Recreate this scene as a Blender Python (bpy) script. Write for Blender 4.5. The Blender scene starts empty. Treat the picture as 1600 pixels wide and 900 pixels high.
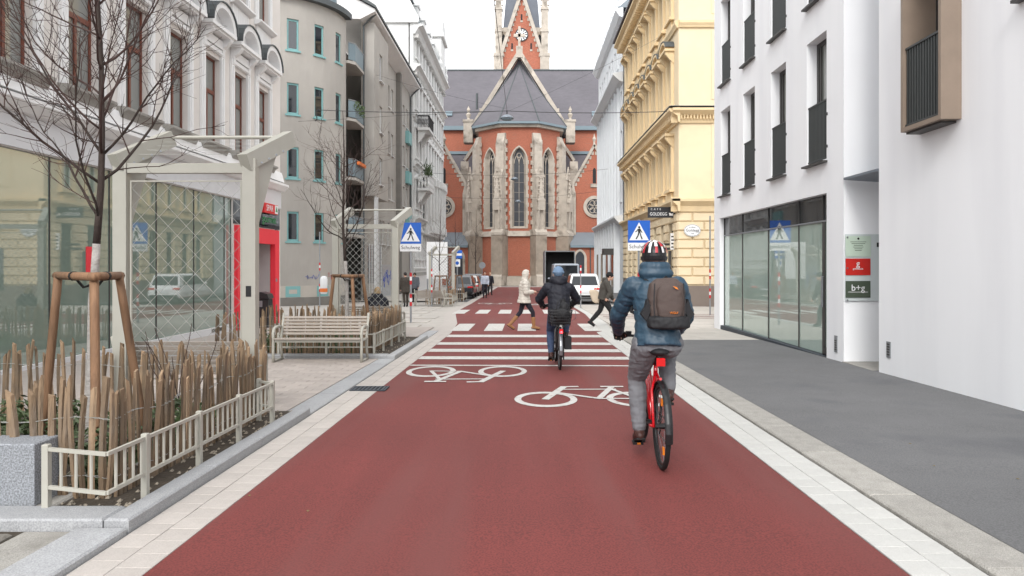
import bpy, bmesh, math, random
from mathutils import Vector, Matrix, noise
random.seed(7)
SC = bpy.context.scene
COL = SC.collection
PI = math.pi
R = math.radians

# ------------------------------------------------------------------ camera, sky, sun, exposure
FPX, VX, VY, CAMH = 1150.0, 818.0, 414.5, 1.55
cam_d = bpy.data.cameras.new('camera')
cam = bpy.data.objects.new('camera', cam_d)
COL.objects.link(cam)
cam.location = (0, 0, CAMH)
cam.rotation_euler = (R(90), 0, 0)
cam_d.sensor_width = 36.0
cam_d.lens = 36.0 * FPX / 1600.0
cam_d.shift_x = -(VX - 800) / 1600.0
cam_d.shift_y = -(450 - VY) / 1600.0
cam_d.clip_start = 0.05
cam_d.clip_end = 3000
SC.camera = cam

SUN_EL, SUN_ROT = 38, 192
wd = bpy.data.worlds.new('World')
SC.world = wd
wd.use_nodes = True
nt = wd.node_tree
nt.nodes.clear()
sky = nt.nodes.new('ShaderNodeTexSky')
sky.sky_type = 'NISHITA'
sky.sun_disc = False
sky.sun_elevation = R(SUN_EL)
sky.sun_rotation = R(SUN_ROT)
sky.air_density = 1.0
sky.dust_density = 6.0
sky.ozone_density = 1.0
# an even overcast: the sky's light without its blue and its gradient
bw = nt.nodes.new('ShaderNodeRGBToBW')
mx = nt.nodes.new('ShaderNodeMix'); mx.data_type = 'RGBA'
mx.inputs['Factor'].default_value = 0.93
cloud = nt.nodes.new('ShaderNodeMix'); cloud.data_type = 'RGBA'
cloud.inputs['Factor'].default_value = 0.75
cloud.inputs['B'].default_value = (9.8, 10.0, 10.3, 1)
bg = nt.nodes.new('ShaderNodeBackground')
bg.inputs['Strength'].default_value = 0.15
out = nt.nodes.new('ShaderNodeOutputWorld')
nt.links.new(sky.outputs['Color'], bw.inputs['Color'])
nt.links.new(sky.outputs['Color'], mx.inputs['A'])
nt.links.new(bw.outputs['Val'], mx.inputs['B'])
nt.links.new(mx.outputs['Result'], cloud.inputs['A'])
nt.links.new(cloud.outputs['Result'], bg.inputs['Color'])
nt.links.new(bg.outputs['Background'], out.inputs['Surface'])

sun_d = bpy.data.lights.new('sun', 'SUN')
sun_d.energy = 0.95
sun_d.angle = R(16)
sun_d.color = (1.0, 0.97, 0.92)
sun = bpy.data.objects.new('sun', sun_d)
COL.objects.link(sun)
_a = R(SUN_ROT)
_d = Vector((math.sin(_a) * math.cos(R(SUN_EL)), math.cos(_a) * math.cos(R(SUN_EL)), math.sin(R(SUN_EL))))
sun.rotation_euler = (-_d).to_track_quat('-Z', 'Y').to_euler()
sun.location = (0, 0, 40)

SC.view_settings.view_transform = 'Standard'
SC.view_settings.look = 'None'
SC.view_settings.exposure = 0.72
SC.view_settings.gamma = 1.0
SC.view_settings.use_curve_mapping = False
SC.render.engine = 'CYCLES'
SC.cycles.max_bounces = 6
SC.cycles.diffuse_bounces = 4
SC.cycles.glossy_bounces = 3
SC.cycles.transparent_max_bounces = 8
SC.cycles.use_denoising = True

# ------------------------------------------------------------------ terrain: the street falls away from the camera
def zg(y):
    if y < 42: return -0.0145 * y
    if y < 90: return -0.609 - 0.0079 * (y - 42)
    return -0.988
YB = [-30, -6, 42, 90, 900]          # where the slope changes

def gp(px, py, dz=0.0):
    """street point seen at a place of the photograph (for measuring the plan)"""
    a = (px - VX) / FPX; b = (py - VY) / FPX
    d = 5.0
    for _ in range(60):
        d = (CAMH - zg(d) - dz) / b
        d = min(max(d, 1), 200)
    return a * d, d

# ------------------------------------------------------------------ materials
def S(r, g, b, k=1.0):
    f = lambda c: ((c / 255.0) / 12.92 if c / 255.0 <= 0.04045 else ((c / 255.0 + 0.055) / 1.055) ** 2.4) * k
    return (f(r), f(g), f(b))

MATS = {}
def mat(name, rgb, rough=0.75, var=0.12, scale=4.0, bump=0.0, bscale=40.0, metal=0.0, spec=0.5, stretch=None,
        big=0.0, bigscale=0.5, emit=None, coat=0.0, ior=None, grain=0.0, gscale=200.0, tint=None, alpha=None, vrand=0.0):
    m = bpy.data.materials.new(name)
    m.use_nodes = True
    n, l = m.node_tree.nodes, m.node_tree.links
    p = n['Principled BSDF']
    p.inputs['Roughness'].default_value = rough
    p.inputs['Metallic'].default_value = metal
    p.inputs['Specular IOR Level'].default_value = spec
    if ior: p.inputs['IOR'].default_value = ior
    if coat: p.inputs['Coat Weight'].default_value = coat
    tc = n.new('ShaderNodeTexCoord')
    src = tc.outputs['Object']
    if stretch:
        mp = n.new('ShaderNodeMapping'); mp.inputs['Scale'].default_value = stretch
        l.new(src, mp.inputs['Vector']); src = mp.outputs['Vector']
    nz = n.new('ShaderNodeTexNoise'); nz.inputs['Scale'].default_value = scale
    nz.inputs['Detail'].default_value = 5; nz.inputs['Roughness'].default_value = 0.6
    l.new(src, nz.inputs['Vector'])
    mr = n.new('ShaderNodeMapRange')
    mr.inputs['From Min'].default_value = 0.3; mr.inputs['From Max'].default_value = 0.7
    mr.inputs['To Min'].default_value = 1 - var; mr.inputs['To Max'].default_value = 1 + var
    l.new(nz.outputs['Fac'], mr.inputs['Value'])
    fac = mr.outputs['Result']
    def mul(a, b):
        q = n.new('ShaderNodeMath'); q.operation = 'MULTIPLY'
        l.new(a, q.inputs[0]); l.new(b, q.inputs[1]); return q.outputs[0]
    if big:
        n2 = n.new('ShaderNodeTexNoise'); n2.inputs['Scale'].default_value = bigscale; n2.inputs['Detail'].default_value = 3
        l.new(tc.outputs['Object'], n2.inputs['Vector'])
        m2 = n.new('ShaderNodeMapRange'); m2.inputs['From Min'].default_value = 0.3; m2.inputs['From Max'].default_value = 0.7
        m2.inputs['To Min'].default_value = 1 - big; m2.inputs['To Max'].default_value = 1 + big
        l.new(n2.outputs['Fac'], m2.inputs['Value'])
        fac = mul(fac, m2.outputs['Result'])
    if grain:
        n3 = n.new('ShaderNodeTexNoise'); n3.inputs['Scale'].default_value = gscale; n3.inputs['Detail'].default_value = 1
        l.new(tc.outputs['Object'], n3.inputs['Vector'])
        m3 = n.new('ShaderNodeMapRange'); m3.inputs['From Min'].default_value = 0.35; m3.inputs['From Max'].default_value = 0.65
        m3.inputs['To Min'].default_value = 1 - grain; m3.inputs['To Max'].default_value = 1 + grain
        l.new(n3.outputs['Fac'], m3.inputs['Value'])
        fac = mul(fac, m3.outputs['Result'])
    if vrand:
        oi = n.new('ShaderNodeObjectInfo')
        m4 = n.new('ShaderNodeMapRange')
        m4.inputs['To Min'].default_value = 1 - vrand; m4.inputs['To Max'].default_value = 1 + vrand
        l.new(oi.outputs['Random'], m4.inputs['Value'])
        fac = mul(fac, m4.outputs['Result'])
    vm = n.new('ShaderNodeVectorMath'); vm.operation = 'SCALE'
    vm.inputs[0].default_value = rgb
    l.new(fac, vm.inputs['Scale'])
    col = vm.outputs['Vector']
    if tint:
        mc = n.new('ShaderNodeMix'); mc.data_type = 'RGBA'
        n5 = n.new('ShaderNodeTexNoise'); n5.inputs['Scale'].default_value = tint[1]; n5.inputs['Detail'].default_value = 6
        l.new(src, n5.inputs['Vector'])
        r5 = n.new('ShaderNodeMapRange'); r5.inputs['From Min'].default_value = tint[2] if len(tint) > 2 else 0.45
        r5.inputs['From Max'].default_value = (tint[2] if len(tint) > 2 else 0.45) + 0.2
        l.new(n5.outputs['Fac'], r5.inputs['Value'])
        l.new(r5.outputs['Result'], mc.inputs['Factor'])
        l.new(col, mc.inputs['A']); mc.inputs['B'].default_value = (*tint[0], 1)
        col = mc.outputs['Result']
    l.new(col, p.inputs['Base Color'])
    if bump:
        nb = n.new('ShaderNodeTexNoise'); nb.inputs['Scale'].default_value = bscale; nb.inputs['Detail'].default_value = 4
        l.new(src, nb.inputs['Vector'])
        bp = n.new('ShaderNodeBump'); bp.inputs['Strength'].default_value = bump; bp.inputs['Distance'].default_value = 0.02
        l.new(nb.outputs['Fac'], bp.inputs['Height'])
        l.new(bp.outputs['Normal'], p.inputs['Normal'])
    if emit:
        p.inputs['Emission Color'].default_value = (*emit[0], 1)
        p.inputs['Emission Strength'].default_value = emit[1]
    if alpha is not None: p.inputs['Alpha'].default_value = alpha
    MATS[name] = m
    return m

M = MATS
mat('red_asphalt', S(148, 64, 59, .48), .84, .07, 2.2, 0, 160, big=.10, bigscale=.45, grain=.26, gscale=85, stretch=(1.6, .12, 1), tint=(S(148, 80, 75, .46), 1.1, .50))
mat('asphalt', S(130, 130, 131, .55), .88, .08, 1.6, .25, 180, big=.10, bigscale=.35, grain=.18, gscale=90, tint=(S(110, 111, 115, .53), .7, .54))
mat('road_paint', S(240, 238, 232, .56), .7, .05, 6, .1, 120, big=.04, grain=.06, gscale=60, tint=(S(186, 146, 140, .5), 18, .55))
mat('tile_beige', S(226, 217, 209, .54), .8, .05, 5, .15, 90, vrand=.06, grain=.05, gscale=120)
mat('tile_white', S(230, 229, 224, .58), .8, .04, 5, .15, 90, vrand=.035, grain=.04, gscale=120)
mat('paver', S(220, 208, 199, .56), .85, .06, 6, .15, 90, vrand=.09, grain=.06, gscale=120)
mat('slab', S(222, 215, 206, .56), .85, .06, 2, .15, 60, big=.05, vrand=.05, grain=.05)
mat('joint', S(150, 140, 132, .42), .95, .15, 8)
mat('granite', S(198, 199, 201, .56), .75, .06, 8, .25, 90, grain=.16, gscale=120, vrand=.06, big=.06, bigscale=1)
mat('granite_old', S(196, 192, 184, .56), .8, .10, 6, .4, 50, grain=.18, gscale=140, vrand=.10, tint=(S(160, 154, 144, .42), 2.2, .58))
mat('block_granite', S(182, 186, 192, .50), .7, .05, 12, .3, 80, grain=.34, gscale=90)
mat('sett', S(160, 154, 144, .46), .85, .2, 5, .6, 25, vrand=.18, tint=(S(105, 104, 84, .4), 3, .58))
mat('soil', S(96, 84, 70, .42), .95, .3, 12, .8, 30)
mat('gravel', S(190, 178, 160, .6), .9, .3, 40, vrand=.2)
mat('ground_far', S(150, 150, 148, .5), .95, .1, 1)
mat('plaster_cream', S(232, 226, 220, .82), .85, .04, 1.5, .12, 30, big=.05, bigscale=.6, grain=.02)
mat('trim_white', S(246, 245, 244, .82), .8, .03, 3, .1, 40, big=.04, bigscale=.8)
mat('fascia', S(226, 226, 228, .80), .8, .04, 2, .05)
mat('plaster_gray', S(186, 181, 174, .76), .9, .06, 1.2, .2, 40, big=.09, bigscale=.35, stretch=(1, 1, .45))
mat('plaster_gray_dark', S(140, 136, 130, .7), .9, .08, 2, .2, 40)
mat('plinth_light', S(205, 198, 188, .72), .9, .05, 2)
mat('modern_white', S(245, 246, 248, .90), .82, .02, 1.2, .05, 60, big=.03, bigscale=.3, stretch=(1, 1, .12), tint=(S(240, 241, 244, .885), 1.3, .50))
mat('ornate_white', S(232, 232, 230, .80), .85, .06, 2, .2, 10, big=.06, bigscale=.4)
mat('ornate_gray', S(208, 206, 202, .76), .85, .1, 2, .3, 6)  # slightly greyer stucco for the dentils and bowed bay
mat('yellow', S(244, 224, 188, .78), .85, .04, 1.5, .12, 30, big=.05, bigscale=.4)
mat('yellow_trim', S(242, 217, 174, .76), .85, .05, 2, .1, 30)
mat('yellow_plinth', S(150, 136, 126, .65), .9, .05, 2, .15, 30)
mat('panel_white', S(228, 231, 233, .80), .7, .03, 2, big=.03)
mat('brick', S(192, 118, 94, .66), .9, .14, 2.5, .3, 14, stretch=(1, 1, 5), big=.10, bigscale=.25, grain=.12, gscale=9, tint=(S(176, 128, 108, .62), .8, .58))
mat('church_stone', S(212, 201, 187, .66), .9, .14, 1.4, .12, 5, big=.10, bigscale=.3, tint=(S(150, 140, 128, .6), .9, .55))
mat('church_stone_dark', S(186, 172, 156, .66), .9, .16, 1.2, .12, 5, big=.12, bigscale=.3, tint=(S(128, 114, 100, .55), .6, .52))
mat('slate', S(112, 108, 114, .66), .7, .10, 1.2, .3, 6, stretch=(1, 1, 3), big=.10, bigscale=.2, tint=(S(150, 142, 140, .6), 2.2, .66))
mat('slate_tower', S(112, 118, 130, .66), .6, .10, 1, .2, 5)
mat('roof_metal', S(150, 160, 168, .6), .5, .06, 1, metal=.2)
mat('zinc', S(140, 160, 170, .6), .55, .06, 1)
mat('glass_church', S(62, 66, 74, .6), .4, .2, 1.5)
def glassmat(name, base, ior, rough, wob=0.0):
    m = mat(name, base, rough, .05, 1.0, ior=ior, spec=.5, bump=wob, bscale=.9)
    return m
glassmat('glass_shop', S(168, 190, 176, .50), 3.0, .015, .012)
glassmat('glass_modern', S(200, 222, 210, .62), 3.3, .012, .015)
glassmat('glass_upper', S(164, 167, 162, .55), 2.0, .02, .02)
glassmat('glass_dark', S(46, 52, 58, .6), 1.9, .03, .01)
glassmat('glass_car', S(34, 40, 46, .6), 1.45, .03)
mat('curtain', S(214, 212, 204, .6), .9, .15, 1, stretch=(9, 9, .3))
mat('frame_brown', S(122, 66, 48, .8), .5, .12, 6)
mat('frame_turq', S(140, 194, 194, .72), .55, .05, 4)
mat('frame_white', S(235, 236, 236, .8), .5, .03, 4)
mat('frame_dark', S(70, 68, 66, .7), .5, .06, 4)
mat('rail_dark', S(66, 70, 70, .7), .55, .06, 4)
mat('bronze', S(156, 138, 122, .72), .55, .08, 3, big=.06)
mat('dark_metal_roof', S(92, 98, 100, .6), .6, .1, 3)
mat('dark_void', S(52, 54, 56, .6), .9, .1, 2)
mat('steel_cream', S(224, 221, 208, .54), .45, .03, 4, big=.03)
mat('steel_galv', S(168, 172, 176, .7), .4, .08, 12, metal=.4)
mat('wire', S(206, 206, 200, .6), .4, .05, 5, metal=.3)
mat('black_wire', S(46, 46, 48, .8), .6, .05, 5)
mat('bench_wood', S(206, 194, 182, .56), .75, .12, 4, .2, 30, stretch=(1, 14, 14), vrand=.08)
mat('stave', S(178, 150, 120, .54), .85, .25, 6, .6, 18, stretch=(4, 4, .6), vrand=.42, tint=(S(158, 148, 136, .42), 2.2, .46))
mat('stake', S(176, 134, 100, .50), .75, .2, 6, .35, 16, stretch=(5, 5, .5), vrand=.18, tint=(S(132, 100, 76, .4), 3, .54))
mat('strap', S(32, 30, 28, .8), .8)
mat('bark', S(74, 62, 56, .62), .9, .25, 14, .8, 30, stretch=(2, 2, .6))
mat('twig', S(84, 62, 56, .62), .85, .2, 10)
mat('limewash', S(196, 190, 184, .60), .9, .1, 8, .6, 30, stretch=(1, 1, 2.2), tint=(S(150, 138, 128, .6), 7, .56))
mat('leaf', S(92, 114, 66, .42), .6, .35, 9, vrand=.2)
mat('leaf_dry', S(150, 130, 78, .55), .7, .35, 9)
mat('portal_red', S(244, 48, 66, .86), .45, .03, 3)
mat('portal_inner', S(200, 190, 190, .7), .6, .04, 3)
mat('sign_red', S(222, 32, 40, .85), .4, .02, 3)
mat('sign_green', S(0, 140, 74, .85), .4, .02, 3)
mat('sign_white', S(244, 245, 246, .82), .4, .02, 3)
mat('sign_blue', S(20, 96, 196, .85), .4, .02, 3)
mat('sign_black', S(36, 38, 44, .8), .4, .02, 3)
mat('ink', S(20, 20, 22, .8), .5, .02, 3)
mat('plaque_pale', S(206, 224, 206, .78), .3, .03, 3)
mat('plaque_red', S(206, 42, 34, .82), .3, .03, 3)
mat('plaque_green', S(84, 96, 80, .72), .3, .03, 3)
mat('plaque_back', S(218, 226, 226, .78), .2, .02, 3)
mat('bin_black', S(40, 40, 42, .8), .45, .08, 5)
mat('post_red', S(204, 30, 40, .85), .4, .03, 4)
mat('grate', S(74, 82, 92, .6), .55, .12, 10, metal=.3)
mat('lamp_gray', S(150, 160, 170, .6), .45, .04, 5, metal=.3)
mat('graffiti_blue', S(86, 104, 190, .8), .8, .1, 20)
mat('graffiti_red', S(196, 96, 96, .8), .8, .1, 20)
mat('orange', S(232, 122, 52, .8), .5, .04, 4)
# people, bikes, cars
mat('skin', S(214, 168, 146, .8), .55, .05, 8)
mat('jacket_blue', S(54, 86, 108, .56), .5, .10, 5, .15, 26)
mat('pants_gray', S(136, 137, 142, .60), .8, .10, 7, .45, 12)
mat('shoe_brown', S(74, 44, 38, .7), .55, .15, 10)
mat('glove', S(44, 44, 40, .7), .8, .15, 20)
mat('pack_brown', S(96, 80, 74, .56), .75, .08, 30, .15, 160)
mat('pack_black', S(26, 26, 30, .7), .7, .1, 30)
mat('helmet_white', S(226, 222, 222, .8), .3, .03, 4)
mat('helmet_red', S(190, 40, 52, .8), .3, .03, 4)
mat('helmet_black', S(30, 30, 33, .8), .45, .05, 4)
mat('navy', S(24, 26, 40, .7), .7, .15, 6, .2, 22)
mat('jeans', S(70, 88, 122, .66), .85, .12, 10, .3, 20)
mat('knit_blue', S(142, 172, 206, .55), .95, .1, 30, .5, 60)
mat('coat_white', S(238, 230, 218, .62), .6, .05, 6, .2, 20)
mat('leggings', S(32, 30, 44, .7), .8, .1, 8)
mat('boot_tan', S(172, 122, 78, .7), .6, .1, 8)
mat('jacket_olive', S(80, 76, 70, .66), .75, .12, 8, .3, 16)
mat('black_cloth', S(28, 28, 31, .7), .85, .12, 8)
mat('tote', S(226, 208, 184, .72), .85, .05, 8)
mat('coat_light', S(196, 204, 220, .72), .8, .15, 5)
mat('coat_brown', S(72, 64, 56, .66), .85, .2, 10)
mat('coat_gray', S(104, 108, 116, .66), .85, .2, 10)
mat('hair_blond', S(186, 158, 118, .66), .7, .25, 20, stretch=(6, 6, 1))
mat('hair_dark', S(44, 36, 32, .66), .6, .2, 20)
mat('rubber', S(24, 24, 25, .8), .8, .1, 10)
mat('bike_red', S(206, 24, 34, .85), .25, .03, 3, coat=.5)
mat('bike_black', S(26, 26, 28, .8), .35, .05, 3)
mat('alloy', S(160, 162, 166, .7), .3, .05, 5, metal=.8)
mat('reflector_orange', S(236, 132, 30, .85), .3, .03, 3)
mat('lamp_red', S(206, 20, 22, .85), .25, .03, 3)
mat('lamp_red_lit', (1, .02, .02), .3, .03, 3, emit=((1, .03, .04), 6.0))
mat('car_white', S(238, 240, 242, .82), .25, .02, 2, coat=.6)
mat('car_dark', S(52, 56, 64, .7), .25, .03, 2, coat=.6)
mat('car_silver', S(176, 172, 168, .7), .3, .03, 2, coat=.6, metal=.3)
mat('car_gray', S(178, 188, 200, .72), .3, .03, 2, coat=.5)
mat('plate', S(232, 234, 238, .8), .5, .05, 40)
mat('truck_gray', S(150, 154, 158, .7), .45, .05, 2)

# ------------------------------------------------------------------ mesh helpers
class MB:
    def __init__(s): s.v = []; s.f = []; s.mi = []; s.cur = 0
    def add(s, vs, fs):
        o = len(s.v); s.v += [tuple(v) for v in vs]
        for f in fs: s.f.append(tuple(i + o for i in f)); s.mi.append(s.cur)
        return s
    def box(s, x0, x1, y0, y1, z0, z1, taper=0.0):
        t = taper
        return s.add([(x0, y0, z0), (x1, y0, z0), (x1, y1, z0), (x0, y1, z0),
                      (x0 + t, y0 + t, z1), (x1 - t, y0 + t, z1), (x1 - t, y1 - t, z1), (x0 + t, y1 - t, z1)],
                     [(3, 2, 1, 0), (4, 5, 6, 7), (0, 1, 5, 4), (1, 2, 6, 5), (2, 3, 7, 6), (3, 0, 4, 7)])
    def bbox(s, x0, x1, y0, y1, z0, z1, b):
        """box with chamfered upper edges"""
        s.box(x0, x1, y0, y1, z0, z1 - b)
        return s.add([(x0, y0, z1 - b), (x1, y0, z1 - b), (x1, y1, z1 - b), (x0, y1, z1 - b),
                      (x0 + b, y0 + b, z1), (x1 - b, y0 + b, z1), (x1 - b, y1 - b, z1), (x0 + b, y1 - b, z1)],
                     [(4, 5, 6, 7), (0, 1, 5, 4), (1, 2, 6, 5), (2, 3, 7, 6), (3, 0, 4, 7)])
    def tube(s, p0, p1, r0, r1=None, n=8, caps=True):
        if r1 is None: r1 = r0
        p0 = Vector(p0); p1 = Vector(p1); d = p1 - p0
        if d.length < 1e-6: return s
        d.normalize()
        a = d.orthogonal().normalized(); b = d.cross(a)
        vs = []
        for p, r in ((p0, r0), (p1, r1)):
            for i in range(n):
                t = 2 * PI * i / n
                vs.append(p + a * (r * math.cos(t)) + b * (r * math.sin(t)))
        fs = [(i, (i + 1) % n, n + (i + 1) % n, n + i) for i in range(n)]
        if caps: fs += [tuple(range(n - 1, -1, -1)), tuple(range(n, 2 * n))]
        return s.add(vs, fs)
    def path(s, pts, rs, n=6, closed=False):
        pts = [Vector(p) for p in pts]
        if not hasattr(rs, '__len__'): rs = [rs] * len(pts)
        m = len(pts); vs = []; a = None
        for i, p in enumerate(pts):
            if closed: t = pts[(i + 1) % m] - pts[i - 1]
            else: t = pts[min(i + 1, m - 1)] - pts[max(i - 1, 0)]
            t.normalize()
            if a is None: a = t.orthogonal().normalized()
            else:
                a = a - t * a.dot(t)
                a = a.normalized() if a.length > 1e-5 else t.orthogonal().normalized()
            b = t.cross(a)
            for k in range(n):
                u = 2 * PI * k / n
                vs.append(p + a * (rs[i] * math.cos(u)) + b * (rs[i] * math.sin(u)))
        fs = []
        for i in range(m if closed else m - 1):
            j = (i + 1) % m
            fs += [(i * n + k, i * n + (k + 1) % n, j * n + (k + 1) % n, j * n + k) for k in range(n)]
        if not closed:
            fs += [tuple(range(n - 1, -1, -1)), tuple((m - 1) * n + k for k in range(n))]
        return s.add(vs, fs)
    def beam(s, p0, p1, w, h, up=(0, 0, 1)):
        p0 = Vector(p0); p1 = Vector(p1); d = (p1 - p0).normalized(); u = Vector(up)
        sd = d.cross(u)
        sd = sd.normalized() if sd.length > 1e-5 else d.orthogonal().normalized()
        u = sd.cross(d).normalized()
        vs = []
        for p in (p0, p1):
            for a, b in ((-1, -1), (1, -1), (1, 1), (-1, 1)):
                vs.append(p + sd * (a * w / 2) + u * (b * h / 2))
        return s.add(vs, [(3, 2, 1, 0), (4, 5, 6, 7), (0, 1, 5, 4), (1, 2, 6, 5), (2, 3, 7, 6), (3, 0, 4, 7)])
    def prism(s, poly, h0, h1, axis='z'):
        """extrude a 2D polygon: axis z: (x,y); axis y: (x,z); axis x: (y,z)"""
        n = len(poly)
        def P(a, b, h):
            return (a, b, h) if axis == 'z' else ((a, h, b) if axis == 'y' else (h, a, b))
        vs = [P(a, b, h0) for a, b in poly] + [P(a, b, h1) for a, b in poly]
        fs = [tuple(range(n - 1, -1, -1)), tuple(range(n, 2 * n))]
        fs += [(i, (i + 1) % n, n + (i + 1) % n, n + i) for i in range(n)]
        return s.add(vs, fs)
    def ring(s, outer, inner, h0, h1, axis='y'):
        """frame between two outlines with the same number of points"""
        n = len(outer)
        def P(a, b, h):
            return (a, b, h) if axis == 'z' else ((a, h, b) if axis == 'y' else (h, a, b))
        vs = [P(*p, h0) for p in outer] + [P(*p, h0) for p in inner] + [P(*p, h1) for p in outer] + [P(*p, h1) for p in inner]
        fs = []
        for i in range(n):
            j = (i + 1) % n
            fs += [(i, j, n + j, n + i), (2 * n + j, 2 * n + i, 3 * n + i, 3 * n + j), (j, i, 2 * n + i, 2 * n + j), (n + i, n + j, 3 * n + j, 3 * n + i)]
        return s.add(vs, fs)
    def lathe(s, prof, c=(0, 0, 0), n=16):
        vs = []; m = len(prof)
        for r, z in prof:
            for k in range(n):
                u = 2 * PI * k / n
                vs.append((c[0] + r * math.cos(u), c[1] + r * math.sin(u), c[2] + z))
        fs = []
        for i in range(m - 1):
            fs += [(i * n + k, i * n + (k + 1) % n, (i + 1) * n + (k + 1) % n, (i + 1) * n + k) for k in range(n)]
        fs += [tuple(range(n - 1, -1, -1)), tuple((m - 1) * n + k for k in range(n))]
        return s.add(vs, fs)
    def ball(s, c, r, n=10, m=7):
        if not hasattr(r, '__len__'): r = (r, r, r)
        vs = [(c[0], c[1], c[2] - r[2])]
        for i in range(1, m):
            t = PI * i / m
            for k in range(n):
                u = 2 * PI * k / n
                vs.append((c[0] + r[0] * math.sin(t) * math.cos(u), c[1] + r[1] * math.sin(t) * math.sin(u), c[2] - r[2] * math.cos(t)))
        vs.append((c[0], c[1], c[2] + r[2])); L = len(vs) - 1
        fs = [(0, 1 + (k + 1) % n, 1 + k) for k in range(n)]
        for i in range(m - 2):
            a = 1 + i * n; b = a + n
            fs += [(a + k, a + (k + 1) % n, b + (k + 1) % n, b + k) for k in range(n)]
        a = 1 + (m - 2) * n
        fs += [(a + k, a + (k + 1) % n, L) for k in range(n)]
        return s.add(vs, fs)
    def loft(s, rings):
        """rings: list of equally long point lists; capped"""
        n = len(rings[0]); vs = [p for r in rings for p in r]; fs = []
        for i in range(len(rings) - 1):
            fs += [(i * n + k, i * n + (k + 1) % n, (i + 1) * n + (k + 1) % n, (i + 1) * n + k) for k in range(n)]
        fs += [tuple(range(n - 1, -1, -1)), tuple((len(rings) - 1) * n + k for k in range(n))]
        return s.add(vs, fs)
    def mesh(s, name, *mats, smooth=False):
        me = bpy.data.meshes.new(name)
        me.from_pydata(s.v, [], s.f)
        for m in mats: me.materials.append(M[m] if isinstance(m, str) else m)
        if len(mats) > 1:
            for i, p in enumerate(me.polygons): p.material_index = s.mi[i]
        if smooth:
            for p in me.polygons: p.use_smooth = True
        bm = bmesh.new(); bm.from_mesh(me)
        bmesh.ops.recalc_face_normals(bm, faces=bm.faces)
        bm.to_mesh(me); bm.free()
        return me
    def build(s, name, m, parent=None, loc=(0, 0, 0), rz=0.0, smooth=False, kind=None):
        ms = m if isinstance(m, (list, tuple)) else [m]
        return link(name, s.mesh(name, *ms, smooth=smooth), parent, loc, rz, kind)

def link(name, me, parent=None, loc=(0, 0, 0), rz=0.0, kind=None, rot=None, scale=None):
    o = bpy.data.objects.new(name, me)
    COL.objects.link(o)
    o.location = loc
    o.rotation_euler = rot if rot else (0, 0, rz)
    if scale: o.scale = scale
    if parent is not None: o.parent = parent
    if kind: o['kind'] = kind
    return o

def tag(o, label, cat, group=None):
    o['label'] = label; o['category'] = cat
    if group: o['group'] = group
    return o

def thing(name, label, cat, loc=(0, 0, 0), rz=0.0, group=None):
    o = link(name, None, None, loc, rz)
    return tag(o, label, cat, group)

def structure(o):
    o['kind'] = 'structure'; return o

def dup(o, loc=None, rz=None, label=None, parent=None, group=None):
    c = o.copy(); COL.objects.link(c)
    if parent is not None: c.parent = parent
    if loc is not None: c.location = loc
    if rz is not None: c.rotation_euler = (0, 0, rz)
    if label: c['label'] = label
    if group: c['group'] = group
    for ch in list(o.children): dup(ch, parent=c)
    return c

CACHE = {}
def cached(key, fn):
    if key not in CACHE: CACHE[key] = fn()
    return CACHE[key]

def arch(w, h, spring, n=8, pointed=True, x0=0.0, z0=0.0):
    """outline of a window with an arched head, from bottom left round"""
    hw = w / 2; pts = [(x0 - hw, z0), (x0 + hw, z0), (x0 + hw, z0 + spring)]
    rise = h - spring
    if pointed:
        r = (hw * hw + rise * rise) / (2 * hw)
        a1 = math.asin(min(1, rise / r))
        for i in range(1, n + 1):
            a = a1 * i / n
            pts.append((x0 + hw - r + r * math.cos(a), z0 + spring + r * math.sin(a)))
        for i in range(n - 1, -1, -1):
            a = a1 * i / n
            pts.append((x0 - hw + r - r * math.cos(a), z0 + spring + r * math.sin(a)))
    else:
        for i in range(1, 2 * n + 1):
            a = PI * i / (2 * n)
            pts.append((x0 + hw * math.cos(a), z0 + spring + rise * math.sin(a)))
    return pts

def text_mesh(txt, size, m, align='CENTER', depth=0.002, squash=1.0):
    cu = bpy.data.curves.new('lettering', 'FONT')
    cu.body = txt; cu.size = size; cu.align_x = align; cu.align_y = 'CENTER'; cu.extrude = depth
    cu.resolution_u = 3
    o = bpy.data.objects.new('lettering', cu); COL.objects.link(o)
    bpy.context.view_layer.update()
    me = bpy.data.meshes.new_from_object(o.evaluated_get(bpy.context.evaluated_depsgraph_get()))
    bpy.data.objects.remove(o)
    if squash != 1.0:
        for v in me.vertices: v.co.x *= squash
    me.materials.clear(); me.materials.append(M[m])
    return me

def lettering(txt, size, m, parent, loc, rot=(PI / 2, 0, 0), squash=1.0, name='lettering'):
    return link(name, text_mesh(txt, size, m, squash=squash), parent, loc, rot=rot)

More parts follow.
